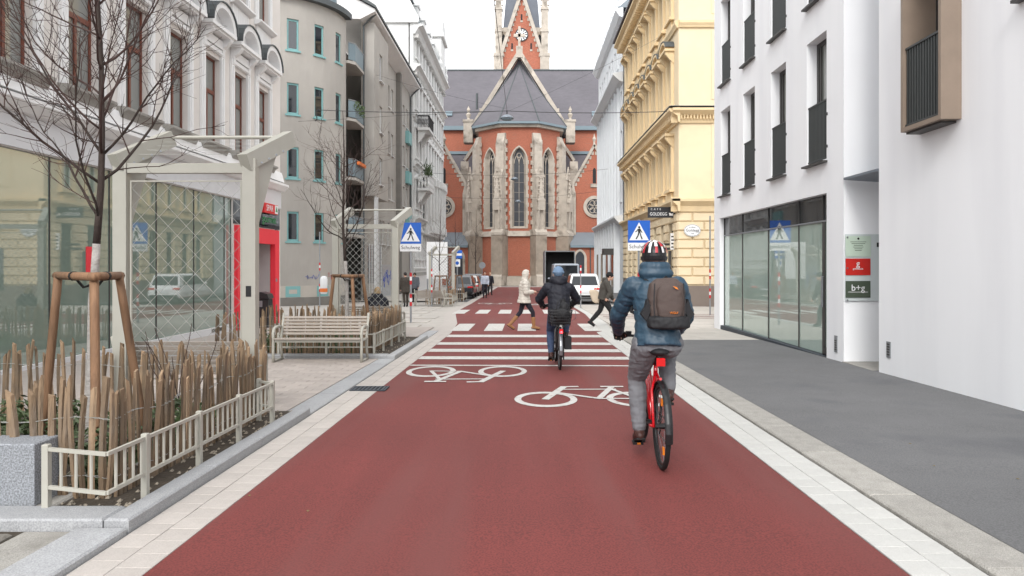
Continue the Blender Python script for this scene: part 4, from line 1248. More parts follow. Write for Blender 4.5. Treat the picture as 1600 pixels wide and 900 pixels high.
MB().box(-60.6, -59.2, -1.3, -.5, 2.4, 2.9).build('awning', 'frame_dark', PB)
# ================================================================== CHURCH
CH = thing('church', 'red brick Gothic church with pale stone buttresses, slate roofs and clock tower', 'church', (-.55, 90, -.99))
def cz(py, d): return 2.54 + (VY - py) * d / FPX
def gothic_face(p, q, z0, z1, win=None, m='brick', depth=.55):
    p = Vector(p); q = Vector(q); d = q - p; L = d.length; rz = math.atan2(d.y, d.x); mid = (p + q) / 2
    b = MB()
    if not win:
        b.add([(-L / 2, 0, z0), (L / 2, 0, z0), (L / 2, 0, z1), (-L / 2, 0, z1)], [(0, 1, 2, 3)])
        b.build('wall', m, CH, (mid.x, mid.y, 0), rz); return
    w, h, sp, zs = win
    a = arch(w, h, sp, 8, True, 0, zs); top = a[2:]; k = len(top) // 2
    ap = top[k]
    b.add([(-L / 2, 0, z0), (L / 2, 0, z0), (L / 2, 0, zs), (-L / 2, 0, zs)], [(0, 1, 2, 3)])
    right = [(w / 2, 0, zs), (L / 2, 0, zs), (L / 2, 0, z1), (0, 0, z1), (ap[0], 0, ap[1])] + [(x, 0, z) for x, z in reversed(top[:k])]
    left = [(-w / 2, 0, zs)] + [(x, 0, z) for x, z in reversed(top[k + 1:])] + [(ap[0], 0, ap[1]), (0, 0, z1), (-L / 2, 0, z1), (-L / 2, 0, zs)]
    b.add(right, [tuple(range(len(right)))]); b.add(left, [tuple(range(len(left)))])
    b.build('wall', m, CH, (mid.x, mid.y, 0), rz)
    # stone surround splaying inwards, pane and tracery
    inn = arch(w - .55, h - .38, sp, 8, True, 0, zs + .25); out_ = arch(w + .34, h + .26, sp, 8, True, 0, zs - .05)
    s = MB(); n = len(a)
    vs = [(x, -.05, z) for x, z in out_] + [(x, -.05, z) for x, z in a] + [(x, depth, z) for x, z in inn] + [(x, .02, z) for x, z in out_]
    fs = []
    for i in range(n):
        j = (i + 1) % n
        fs += [(i, j, n + j, n + i), (n + i, n + j, 2 * n + j, 2 * n + i), (j, i, 3 * n + i, 3 * n + j)]
    s.add(vs, fs)
    # toothed edge stones
    z = zs
    kk = 0
    while z < zs + sp:
        for sd in (-1, 1):
            e = (w + .34) / 2; x1 = e + (.16 if (kk % 2) else .05)
            s.box(min(sd * e, sd * x1), max(sd * e, sd * x1), -.045, .02, z, z + .5)
        z += .52; kk += 1
    wn = s.build('window', 'church_stone', CH, (mid.x, mid.y, 0), rz)
    g = MB(); g.add([(x, depth + .02, z) for x, z in arch(w - .5, h - .33, sp, 8, True, 0, zs + .2)], [tuple(range(n))]); g.build('pane', 'glass_church', wn)
    t = MB(); wi = w - .55
    t.box(-.028, .028, depth - .1, depth, zs + .25, zs + sp - .1)
    for sd in (-1, 1):
        pts = arch(wi / 2, 1.0, .0, 6, True, sd * wi / 4, zs + sp - .5)[1:]
        t.path([(x, depth - .08, z_) for x, z_ in pts], .055, 5)
    rr = wi * .22
    t.path([(rr * math.cos(k_ * PI / 6), depth - .08, zs + sp + .55 + rr * math.sin(k_ * PI / 6)) for k_ in range(12)], .055, 5, True)
    for k_ in range(6):
        zz = zs + .8 + k_ * (sp - 1.2) / 6
        t.box(-wi / 2, wi / 2, depth - .03, depth - .005, zz, zz + .025)
    t.build('tracery', 'church_stone', wn)
V = [(-5.13, 12), (-5.13, 3), (-2.125, 0), (2.125, 0), (5.13, 3), (5.13, 12)]
ZE = 19.4
WIN = (1.75, 9.9, 8.4, 7.1)
gothic_face(V[0], V[1], 0, ZE); gothic_face(V[4], V[5], 0, ZE)
gothic_face(V[1], V[2], 0, ZE, WIN); gothic_face(V[2], V[3], 0, ZE, WIN); gothic_face(V[3], V[4], 0, ZE, WIN)
def apse_ring(off, z0, z1, m, name, slope=0.0):
    def offs(k):
        pts = []
        for i, p in enumerate(V):
            c = Vector((0, 5.13)); v = Vector(p) - c
            if i in (0, 5): pts.append((p[0] + (k if p[0] > 0 else -k), p[1]))
            else:
                a = math.atan2(v.y, v.x); f = (v.length + k / math.cos(R(22.5))) / v.length
                pts.append((c.x + v.x * f, c.y + v.y * f))
        return pts
    o = offs(off); o2 = offs(off - slope); b = MB()
    n = len(o)
    b.add([(x, y, z0) for x, y in o] + [(x, y, z1) for x, y in o2] + [(x, y, z0) for x, y in offs(-.2)] + [(x, y, z1) for x, y in offs(-.2)],
          [f for i in range(n - 1) for f in ((i, i + 1, n + i + 1, n + i), (n + i, n + i + 1, 3 * n + i + 1, 3 * n + i), (2 * n + i, 2 * n + i + 1, i + 1, i))])
    b.build(name, m, CH)
    return o
apse_ring(.32, 0, 1.25, 'church_stone_dark', 'plinth', .12)
apse_ring(.30, 6.1, 6.75, 'church_stone', 'string_course', .25)
apse_ring(.45, ZE, ZE + .35, 'church_stone', 'eave_cornice')
eo = apse_ring(.85, ZE + .35, ZE + .62, 'zinc', 'gutter')
b = MB(); ap = (0, 7.0, 29.0); pts = [(x, y, ZE + .6) for x, y in eo[1:5]]
pts = [(-5.9, 7.2, ZE + .6)] + pts + [(5.9, 7.2, ZE + .6)]
for i in range(len(pts) - 1): b.add([pts[i], pts[i + 1], ap], [(0, 1, 2)])
b.build('apse_roof', 'slate', CH)
for p_ in pts[1:5]: MB().tube(p_, ap, .09, .06, 5).build('roof_hip', 'dark_metal_roof', CH)
# buttresses with steps, niche pinnacles and sloping heads
def buttress_mesh():
    s = MB()
    s.prism([(.3, 0), (-1.75, 0), (-1.75, 1.2), (-1.5, 1.45), (-1.5, 6.2), (.3, 6.2)], -.70, .70, 'x')
    s.prism([(.3, 6.2), (-1.6, 6.2), (-1.6, 6.55), (-1.25, 6.9), (.3, 6.9)], -.78, .78, 'x')
    s.prism([(.3, 6.9), (-1.2, 6.9), (-1.2, 13.4), (-.62, 14.2), (-.62, 17.4), (-.1, 18.7), (.3, 18.7)], -.52, .52, 'x')
    return s.mesh('buttress', 'church_stone')
def pinnacle_mesh():
    s = MB()
    s.box(-.44, .44, -1.62, -1.2, 9.2, 10.3)
    for sx in (-1, 1): s.tube((sx * .34, -1.55, 7.0), (sx * .34, -1.55, 9.2), .09, .09, 6)
    s.prism([(-.5, 10.3), (.5, 10.3), (0, 11.4)], -1.66, -1.2, 'y')
    s.add([(-.36, -1.6, 10.6), (.36, -1.6, 10.6), (.36, -1.21, 10.6), (-.36, -1.21, 10.6), (0, -1.35, 13.9)], [(0, 1, 4), (1, 2, 4), (2, 3, 4), (3, 0, 4)])
    for k in range(5):
        z = 11.1 + k * .5; r = .38 * (1 - (z - 10.6) / 3.4) + .06
        for sx in (-1, 1): s.ball((sx * r, -1.42, z), .11, 6, 4)
    s.ball((0, -1.35, 13.95), .17, 6, 4)
    s.prism([(-.62, 13.2), (.62, 13.2), (0, 14.9)], -1.26, -1.1, 'y')
    return s.mesh('pinnacle', 'church_stone')
def quoin_mesh():
    s = MB(); k = 0; z = 7.0
    while z < 17.5:
        for sx in (-1, 1):
            x1 = .52 + (.24 if (k + (sx > 0)) % 2 else .05)
            s.box(min(sx * .50, sx * x1), max(sx * .50, sx * x1), -.14, .1, z, z + .5)
        z += .52; k += 1
    return s.mesh('quoins', 'church_stone')
bme, pme_, qme = buttress_mesh(), pinnacle_mesh(), quoin_mesh()
lowme = MB().prism([(.3, 1.3), (-1.52, 1.3), (-1.52, 6.15), (.3, 6.15)], -.72, .72, 'x').mesh('buttress_base', 'church_stone_dark')
for (x, y), a in (((-2.125, 0), -22.5), ((2.125, 0), 22.5), ((-5.13, 3), -62), ((5.13, 3), 62)):
    o = link('buttress', bme, CH, (x, y, 0), R(a)); link('pinnacle', pme_, o); link('quoins', qme, o, kind='stuff')
    link('buttress_base', lowme, o, (0, -.004, 0))
for sx in (-1, 1):
    o = link('buttress', bme, CH, (sx * 7.1, 6.0, 0), 0, scale=(1, 1, .86)); link('pinnacle', pme_, o, (0, 0, 0)); link('buttress_base', lowme, o, (0, -.004, 0))
    s = MB(); s.beam((sx * 7.1, 6.2, 16.2), (sx * 5.1, 5.4, 18.9), .5, .4); s.build('flying_brace', 'church_stone', CH)
# choir gable, coping, cross and finials
b = MB(); b.add([(-6.3, 7.3, 19.4), (6.3, 7.3, 19.4), (0, 7.3, 30.0), (-6.3, 7.9, 19.4), (6.3, 7.9, 19.4), (0, 7.9, 30.0)], [(0, 1, 2), (3, 5, 4), (0, 2, 5, 3), (1, 4, 5, 2)]); b.build('gable_wall', 'slate', CH)
for sx in (-1, 1):
    s = MB(); s.beam((sx * 7.0, 6.75 + sx * .004, 19.3), (sx * .02, 6.75 + sx * .004, 30.45), 1.1, .52); s.build('coping', 'church_stone', CH)
    s = MB(); s.box(sx * 6.7 - .6, sx * 6.7 + .6, 6.2, 8.0, 18.6, 21.3); s.box(sx * 6.7 - .7, sx * 6.7 + .7, 6.1, 8.0, 21.3, 21.6); s.lathe([(.28, 21.6), (.15, 21.9), (.34, 22.4), (.12, 22.7), (.24, 23.0), (.02, 23.5)], (sx * 6.7, 7.0, 0), 8); s.build('finial', 'church_stone', CH)
    for k in range(2):
        t = .3 + .03 * k; s = MB(); s.box(sx * 4.9 - .35 + k * sx * .3, sx * 4.9 + .35 + k * sx * .3, 6.9, 7.5, 22.9 - k * 1.0, 23.2 - k * 1.0); s.build('crocket', 'church_stone', CH)
s = MB(); s.box(-.42, .42, 6.1, 7.6, 29.7, 31.2); s.box(-.16, .16, 7.15, 7.45, 31.2, 34.1); s.box(-.75, .75, 7.15, 7.45, 32.7, 33.1); s.lathe([(.42, 30.9), (.2, 31.3), (.02, 31.6)], (0, 7.3, 0), 8); s.build('cross', 'church_stone', CH)
b = MB(); b.prism([(-5.6, 19.6), (5.6, 19.6), (0, 29.3)], 7.9, 19, 'y'); b.build('choir_roof', 'slate', CH)
b = MB(); b.tube((-3.5, 7.3, 24.5), (-3.5, 7.3, 26.6), .16, .16, 8); b.build('chimney', 'dark_metal_roof', CH, (-2.2, 1.5, -1))
# transept with its long roof
MB().box(-24, 24, 12, 26, 0, 21.2).build('transept_wall', 'brick', CH)
MB().box(-24, 24, 11.4, 12.0, 21.2, 21.75).build('transept_gutter', 'zinc', CH)
b = MB(); b.prism([(11.5, 21.7), (26.5, 21.7), (19.0, 31.4)], -24, 24, 'x'); b.build('transept_roof', 'slate', CH)
MB().tube((-24, 19, 31.42), (24, 19, 31.42), .16, .16, 6).build('ridge', 'dark_metal_roof', CH)
for x in (-9.9, 0.2, 10.6):
    s = MB(); s.box(-.5, .5, -.06, .06, -.45, .45); o = s.build('roof_light', 'zinc', CH, (x, 12.9 + (0 if x else -0), 23.75)); o.rotation_euler = (-R(90 - 52), 0, 0)
# aisles with slate roofs, side gables with rose windows, low annexes
for sx in (-1, 1):
    a, c = sorted((sx * 5.0, sx * 14.5))
    MB().box(a, c, 7.0, 12, 0, 14.4).build('aisle_wall', 'brick', CH)
    b = MB(); b.prism([(6.8, 14.4), (12, 14.4), (12, 17.9)], a, c, 'x'); b.build('aisle_roof', 'slate', CH)
    MB().box(a, c, 11.7, 11.95, 17.9, 18.3).build('aisle_flashing', 'zinc', CH)
    g = sx * 9.6
    b = MB(); b.prism([(g - 2.6, 0), (g + 2.6, 0), (g + 2.6, 13.0), (g, 17.6), (g - 2.6, 13.0)], 4.0, 7.6, 'y'); b.build('side_gable', 'brick', CH)
    for s2 in (-1, 1):
        s = MB(); s.beam((g + s2 * 2.9, 4.1, 12.7), (g, 4.1, 17.9), .7, .34)
        for k in range(9):
            t = k / 9; s.box(g + s2 * (2.75 * (1 - t)) - .22, g + s2 * (2.75 * (1 - t)) + .22, 3.94, 4.2, 12.1 + 5.1 * t, 12.1 + 5.1 * t + .42)
        s.build('gable_coping', 'church_stone', CH)
        s = MB(); s.prism([(g + s2 * .1, 17.75), (g + s2 * 3.1, 12.6), (g + s2 * 3.1, 12.3), (g + s2 * .1, 17.4)], 4.35, 12, 'y'); s.build('gable_roof', 'slate', CH)
        s = MB(); s.box(g + s2 * 2.75 - .35, g + s2 * 2.75 + .35, 3.5, 4.0, 6.2, 11.6); s.add([(g + s2 * 2.75 - .35, 3.5, 11.6), (g + s2 * 2.75 + .35, 3.5, 11.6), (g + s2 * 2.75 + .35, 4.0, 11.6), (g + s2 * 2.75 - .35, 4.0, 11.6), (g + s2 * 2.75, 3.75, 13.4)], [(0, 1, 4), (1, 2, 4), (2, 3, 4), (3, 0, 4)]); s.build('corner_pinnacle', 'church_stone', CH)
    s = MB(); s.lathe([(.18, 17.9), (.12, 18.3), (.26, 18.7), (.1, 19.0), (.02, 19.4)], (g, 4.2, 0), 8); s.build('gable_finial', 'church_stone', CH)
    n = 24
    o_ = [(g + 1.42 * math.cos(2 * PI * k / n), 10.0 + 1.42 * math.sin(2 * PI * k / n)) for k in range(n)]; i_ = [(g + 1.0 * math.cos(2 * PI * k / n), 10.0 + 1.0 * math.sin(2 * PI * k / n)) for k in range(n)]
    s = MB(); s.ring(o_, i_, 3.82, 4.05, 'y'); rw = s.build('rose_window', 'church_stone', CH)
    s = MB(); s.add([(x, 3.97, z) for x, z in i_], [tuple(range(n))]); s.build('pane', 'glass_church', rw)
    s = MB()
    for k in range(6):
        aa = k * PI / 3; s.path([(g + .52 * math.cos(aa) + .34 * math.cos(q * PI / 5), 3.93, 10 + .52 * math.sin(aa) + .34 * math.sin(q * PI / 5)) for q in range(10)], .055, 5, True)
    s.build('tracery', 'church_stone', rw)
    s = MB(); s.add([(x, 3.985, z) for x, z in arch(.42, 2.0, 1.6, 5, True, g, 13.0)], [tuple(range(13))]); s.build('slit_window', 'dark_void', CH)
    s = MB(); s.box(g - .5, g + .5, 3.85, 4.0, 12.5, 12.95); s.build('slit_sill', 'church_stone', CH)
    a, c = sorted((sx * 6.4, sx * 14.5))
    MB().box(a, c, 2.0, 4.2, 0, 5.0).build('annex_wall', 'brick', CH)
    b = MB(); b.prism([(1.7, 5.0), (4.2, 5.0), (4.2, 6.9)], a, c, 'x'); b.build('annex_roof', 'roof_metal', CH)
    MB().box(a, c, 1.6, 2.0, 4.75, 5.05).build('annex_gutter', 'zinc', CH)
    for gx in (7.6, 10.2):
        o_ = arch(1.7, 3.6, 2.4, 6, True, sx * gx, 1.0); i_ = arch(1.1, 3.1, 2.3, 6, True, sx * gx, 1.2)
        s = MB(); s.ring(o_, i_, 1.9, 2.05, 'y'); aw_ = s.build('annex_window', 'church_stone', CH)
        s = MB(); s.add([(x, 1.98, z) for x, z in i_], [tuple(range(len(i_)))]); s.build('pane', 'glass_church', aw_)
    MB().tube((sx * 8.9, 1.9, .2), (sx * 8.9, 1.9, 4.8), .07, .07, 8).build('downpipe', 'dark_metal_roof', CH)
# tower behind
TX, TY = .24, 30
MB().box(TX - 3.3, TX + 3.3, TY, TY + 7, 0, 41.0).build('tower_shaft', 'church_stone_dark', CH)
b = MB(); b.prism([(TX - 4.5, 33), (TX + 4.5, 33), (TX, 46.8)], TY - .5, TY - .02, 'y'); b.prism([(TX - 4.5, 18), (TX + 4.5, 18), (TX + 4.5, 33), (TX - 4.5, 33)], TY - .5, TY - .02, 'y'); b.build('tower_gable', 'brick', CH)
for sx in (-1, 1):
    s = MB(); s.beam((TX + sx * 4.55, TY - .5, 33.0), (TX, TY - .5, 47.0), .9, .55)
    for k in range(16):
        t = k / 16; x = 4.2 * (1 - t); s.box(TX + sx * x - .36, TX + sx * x + .36, TY - .56, TY - .4, 33.1 + 13.4 * t - .1, 33.1 + 13.4 * t + .38)
    s.build('tower_coping', 'church_stone', CH)
    s = MB(); X = TX + sx * 3.75
    s.box(X - .75, X + .75, TY - .9, TY + .6, 28, 36.4); s.box(X - .85, X + .85, TY - 1.0, TY + .7, 36.4, 36.9); s.box(X - .55, X + .55, TY - .7, TY + .4, 36.9, 44.0); s.box(X - .68, X + .68, TY - .82, TY + .52, 40.4, 40.8)
    s.box(X - .68, X + .68, TY - .82, TY + .52, 44, 44.4); s.add([(X - .5, TY - .65, 44.4), (X + .5, TY - .65, 44.4), (X + .5, TY + .35, 44.4), (X - .5, TY + .35, 44.4), (X, TY - .15, 51.5)], [(0, 1, 4), (1, 2, 4), (2, 3, 4), (3, 0, 4)])
    for k in range(8):
        zz = 44.8 + k * .75; r = .5 * (1 - k / 9) + .12
        for q in (-1, 1): s.ball((X + q * r, TY - .4, zz), .16, 5, 4)
    s.build('tower_pinnacle', 'church_stone', CH)
    s = MB(); s.add([(TX + sx * 2.95 + x, TY - .03, z) for x, z in arch(.9, 3.2, 2.2, 5, True, 0, 37.0)], [tuple(range(13))]); s.build('belfry_opening', 'dark_void', CH)
MB().box(TX - 3.5, TX + 3.5, TY - .02, TY + 7.2, 40.6, 41.3).build('tower_cornice', 'church_stone', CH)
b = MB(); b.add([(TX - 3.0, TY + .3, 41.3), (TX + 3.0, TY + .3, 41.3), (TX + 3.0, TY + 6.6, 41.3), (TX - 3.0, TY + 6.6, 41.3), (TX, TY + 3.5, 78)], [(0, 1, 4), (1, 2, 4), (2, 3, 4), (3, 0, 4)]); b.build('spire', 'slate_tower', CH)
n = 28
ck = MB(); ck.prism([(TX + 1.0 * math.cos(2 * PI * k / n), 39.95 + 1.0 * math.sin(2 * PI * k / n)) for k in range(n)], TY - .60, TY - .51, 'y'); ckp = ck.build('clock', 'sign_white', CH)
s = MB(); s.ring([(TX + 1.08 * math.cos(2 * PI * k / n), 39.95 + 1.08 * math.sin(2 * PI * k / n)) for k in range(n)], [(TX + .92 * math.cos(2 * PI * k / n), 39.95 + .92 * math.sin(2 * PI * k / n)) for k in range(n)], TY - .66, TY - .605, 'y'); s.build('clock_rim', 'ink', ckp)
s = MB()
for k in range(12):
    a = k * PI / 6; s.beam((TX + .58 * math.cos(a), TY - .62, 39.95 + .58 * math.sin(a)), (TX + .88 * math.cos(a), TY - .62, 39.95 + .88 * math.sin(a)), .03, .16, (math.sin(a), 0, -math.cos(a)))
s.build('hour_marks', 'ink', ckp, kind='stuff')
for (a, l) in ((2.2, .75), (.6, .5)):
    s = MB(); s.beam((TX, TY - .65, 39.95), (TX + l * math.cos(a), TY - .65, 39.95 + l * math.sin(a)), .03, .12, (math.sin(a), 0, -math.cos(a))); s.build('clock_hand', 'ink', ckp)
for x, z in ((0, 42.3), (-1.55, 37.6), (1.55, 37.6)):
    MB().box(TX + x - .13, TX + x + .13, TY - .515, TY - .505, z, z + 1.0).build('slit_window', 'dark_void', CH)
    MB().box(TX + x - .2, TX + x + .2, TY - .56, TY - .505, z - .3, z - .02).build('slit_sill', 'church_stone', CH)
o_ = arch(2.6, 4.8, 3.0, 8, True, TX + .2, 31.0); i_ = arch(1.9, 4.2, 2.8, 8, True, TX + .2, 31.0)
s = MB(); s.ring(o_, i_, TY - .62, TY - .4, 'y'); aw_ = s.build('tower_window', 'church_stone', CH)
s = MB(); s.add([(x, TY - .53, z) for x, z in i_], [tuple(range(len(i_)))]); s.build('pane', 'glass_church', aw_)
# stone bench at the foot of the apse
s = MB(); s.box(-1.5, 1.5, -1.0, -.35, .0, .45); s.box(-1.5, 1.5, -.55, -.3, .45, 1.1); tag(s.build('stone_bench', 'church_stone', None, (-.55, 90, -.99 + .07)), 'low pale stone bench at the foot of the church apse', 'bench')
# ================================================================== STREET FURNITURE
def on(x, y, dz=.02): return (x, y, zg(y) + dz)
# ---- benches
def make_bench(w=1.6):
    r = link('bench', None)
    sl = MB().bbox(-w / 2 + .03, w / 2 - .03, -.031, .031, -.012, .012, .004).mesh('slat', 'bench_wood'); sb = MB().bbox(-w / 2 + .03, w / 2 - .03, -.0215, .0215, -.011, .011, .004).mesh('slat', 'bench_wood')
    for k in range(6): link('slat', sl, r, (0, -.02 + k * .078, .42 - .006 * k))
    for k in range(6):
        o = link('slat', sb, r, (0, .45 + k * .022, .47 + k * .058)); o.rotation_euler = (R(72), 0, 0)
    for s in (-1, 1):
        x = s * (w / 2 - .02)
        q = MB(); q.path([(x, .0, 0), (x, -.01, .2), (x, .0, .40), (x, -.02, .52), (x, .04, .60), (x, .2, .62), (x, .42, .60)], .026, 8)
        q.path([(x, .5, 0), (x, .42, .2), (x, .43, .42), (x, .50, .6), (x, .58, .84)], .024, 8)
        q.path([(x, .0, .39), (x, .22, .385), (x, .43, .38)], .022, 8); q.path([(x, .0, .02), (x, .25, .02), (x, .5, .02)], .02, 8)
        q.build('end_frame', 'steel_cream', r, smooth=True)
    q = MB(); q.box(-w / 2 + .03, w / 2 - .03, .18, .22, .37, .40); q.build('seat_beam', 'steel_cream', r)
    q = MB(); q.box(-w / 2 + .03, w / 2 - .03, .0, .03, .355, .405); q.build('front_rail', 'steel_cream', r)
    return r
bench = make_bench()
tag(bench, 'empty cream slatted bench facing the camera in front of the second planter', 'bench', 'cream slatted benches')
bench.location = on(-3.64, 13.0)
dup(bench, on(-3.95, 9.05, .02), PI, 'cream slatted bench facing away behind the near planter fence', group='cream slatted benches')
dup(bench, on(-3.85, 18.95, .02), PI, 'cream slatted bench facing away with a blond person sitting on it', group='cream slatted benches')
dup(bench, on(-4.75, 37.9, .04), PI, 'far cream bench seen from behind just across the crossing', group='cream slatted benches')
dup(bench, on(-3.95, 37.6, .04), PI / 2 + .5, 'far cream bench turned sideways beside the other far bench', group='cream slatted benches')

# ---- low cream railings round the planters
def railing(pts, h, label, gap=.1, posts=None):
    r = thing('planter_railing', label, 'railing', (pts[0][0], pts[0][1], 0), group='low cream planter railings')
    X0, Y0 = pts[0]
    bal = MB().tube((0, 0, .13), (0, 0, h - .01), .0095, n=6).mesh('baluster', 'steel_cream')
    pos = MB().bbox(-.02, .02, -.02, .02, -.05, h + .03, .004).mesh('post', 'steel_cream')
    for i in range(len(pts) - 1):
        a, c = Vector(pts[i]), Vector(pts[i + 1]); L = (c - a).length
        za, zc = zg(a.y) + .085, zg(c.y) + .085
        for hh in (.13, h):
            q = MB(); q.beam((a.x - X0, a.y - Y0, za + hh), (c.x - X0, c.y - Y0, zc + hh), .022, .022); q.build('rail', 'steel_cream', r)
        n = max(2, int(L / gap))
        for k in range(1, n):
            p = a.lerp(c, k / n); link('baluster', bal, r, (p.x - X0, p.y - Y0, za + (zc - za) * k / n))
    for p in (posts or pts): link('post', pos, r, (p[0] - X0, p[1] - Y0, zg(p[1]) + .085))
    return r
railing([(-3.02, 4.66), (-2.56, 4.52), (-2.56, 7.5), (-2.75, 7.65)], .37, 'low cream steel railing with upright bars round the near planter beside granite block', .1, [(-3.02, 4.66), (-2.56, 4.98), (-2.56, 5.81), (-2.56, 6.62), (-2.56, 7.5), (-2.75, 7.65)])
railing([(-4.6, 13.82), (-2.8, 13.8), (-2.86, 17.75)], .37, 'low cream steel railing round the second planter behind the empty bench', .16, [(-4.6, 13.82), (-3.7, 13.81), (-2.8, 13.8), (-2.815, 14.8), (-2.83, 15.8), (-2.845, 16.8), (-2.86, 17.75)])
railing([(-5.0, 38.9), (-3.75, 38.9), (-3.75, 41.6)], .42, 'low cream steel railing round the far planter beyond the crossing', .2)
railing([(-4.4, 43.5), (-3.55, 43.5), (-3.55, 46.0)], .42, 'low cream steel railing round the farthest planter before the parked cars', .2)
# ---- chestnut paling fences: each stave a piece
svar = []
rnd = random.Random(5)
for k in range(10):
    w = rnd.uniform(.026, .052); t = rnd.uniform(.014, .024); L = 1.0; b = MB(); rings = []
    bx, by = rnd.uniform(-.02, .02), rnd.uniform(-.012, .012)
    for i in range(5):
        f = i / 4; c = (bx * math.sin(f * 3), by * math.sin(f * 2.5)); ww = w * (1 - .12 * f) * rnd.uniform(.93, 1.07)
        z = f * L
        rings.append([(c[0] - ww / 2, c[1] - t / 2, z), (c[0] + ww * .45, c[1] - t * .55, z), (c[0] + ww / 2, c[1] + t * .2, z), (c[0] - ww * .2, c[1] + t / 2, z)])
    sl = rnd.uniform(-.03, .03)
    rings[-1] = [(x, y, z + sl * (1 if j in (1, 2) else -1)) for j, (x, y, z) in enumerate(rings[-1])]
    b.loft(rings); svar.append(b.mesh('stave', 'stave'))
def paling(runs, label, step=.056, h=.76):
    r = thing('paling_fence', label, 'fence', (runs[0][0][0], runs[0][0][1], 0), group='chestnut paling fences')
    X0, Y0 = runs[0][0]
    for a, c in runs:
        a, c = Vector(a), Vector(c); L = (c - a).length; n = int(L / step); ang = math.atan2(c.y - a.y, c.x - a.x)
        for k in range(n + 1):
            p = a.lerp(c, (k + rnd.uniform(-.25, .25)) / max(1, n))
            hh = h * rnd.uniform(.86, 1.10)
            o = link('stave', rnd.choice(svar), r, (p.x - X0, p.y - Y0, zg(p.y) + .03), scale=(rnd.uniform(.7, 1.2), 1, hh))
            o.rotation_euler = (rnd.gauss(0, .035), rnd.gauss(0, .045), ang + rnd.gauss(0, .25))
        for f in (.2, .72):
            for ph in (0, PI):
                pts = []
                m = max(8, n * 2)
                for k in range(m + 1):
                    p = a.lerp(c, k / m); s = math.sin(k * PI * .5 + ph) * .018
                    nn = Vector((-(c - a).y, (c - a).x)).normalized() * s
                    pts.append((p.x + nn.x - X0, p.y + nn.y - Y0, zg(p.y) + .03 + h * f + .02 * math.sin(k * .21)))
                q = MB(); q.path(pts, .0022, 4); q.build('binding_wire', 'wire', r)
    return r
paling([((-2.80, 4.98), (-5.7, 4.98)), ((-2.78, 5.02), (-2.80, 8.0)), ((-2.84, 8.02), (-6.2, 8.02))], 'tall wooden paling fence around the near planter with the limewashed tree')
paling([((-2.98, 14.05), (-5.9, 14.05)), ((-2.96, 14.1), (-2.98, 17.7)), ((-3.02, 17.72), (-6.3, 17.72))], 'wooden paling fence around the second planter behind the empty bench')
paling([((-3.92, 39.05), (-5.2, 39.05)), ((-3.9, 39.1), (-3.9, 41.4))], 'small far paling fence around the planter beyond the crossing', .11)
paling([((-3.7, 43.65), (-4.5, 43.65)), ((-3.7, 43.7), (-3.7, 45.8))], 'farthest paling fence just before the parked cars', .11)
# planting beds
def bed(x0, x1, y0, y1, n, seed, leaves):
    structure(link('planting_bed', rows_sheet([(y0, x0, x1), (y1, x0, x1)], .045, 'soil', 'planting_bed')))
    rn = random.Random(seed); b = MB()
    for i in range(n):
        x, y = rn.uniform(x0, x1), rn.uniform(y0, y1)
        r = rn.uniform(.008, .02); z = zg(y) + .05
        b.add([(x - r, y - r * .7, z), (x + r * .9, y - r, z), (x + r * .6, y + r, z + .002), (x - r * .8, y + r * .8, z), (x + r * .1, y, z + r * 1.1)], [(0, 1, 4), (1, 2, 4), (2, 3, 4), (3, 0, 4)])
    o = b.build('gravel', 'gravel', None, kind='stuff'); tag(o, 'pale pebbles scattered over the soil of the %s planter' % ('near' if y0 < 10 else 'second'), 'gravel')
    b = MB()
    for (cx, cy, rr, hh, cnt) in leaves:
        for i in range(cnt):
            a = rn.uniform(0, 2 * PI); q = rr * math.sqrt(rn.random()); x, y = cx + q * math.cos(a), cy + q * math.sin(a)
            z = zg(y) + .05 + hh * rn.random() * (1.1 - q / rr * .6)
            d = Vector((rn.gauss(0, .6), rn.gauss(0, .6), rn.uniform(.1, 1))).normalized() * rn.uniform(.03, .075); e = d.orthogonal().normalized() * rn.uniform(.008, .016)
            c = Vector((x, y, z)); b.add([c - d, c + e, c + d, c - e], [(0, 1, 2, 3)])
    o = b.build('low_shrubs', 'leaf', None, kind='stuff'); tag(o, 'low green shrubs growing in the %s planter' % ('near' if y0 < 10 else 'second'), 'shrubs')
bed(-6.2, -2.532, 4.7, 8.2, 1500, 1, [(-3.75, 5.35, .35, .42, 500), (-4.4, 5.5, .5, .5, 800), (-5.2, 5.8, .5, .5, 700), (-3.3, 5.9, .3, .4, 420), (-3.05, 5.3, .16, .22, 160), (-2.98, 6.6, .18, .35, 240), (-3.4, 7.3, .4, .3, 350), (-4.6, 6.9, .6, .4, 700)])
bed(-6.3, -2.532, 13.9, 18.25, 600, 2, [(-3.6, 14.5, .5, .45, 600), (-4.5, 14.6, .5, .45, 600), (-5.3, 15, .5, .4, 500), (-3.4, 16, .4, .4, 400), (-4.2, 16.4, .6, .4, 500)])

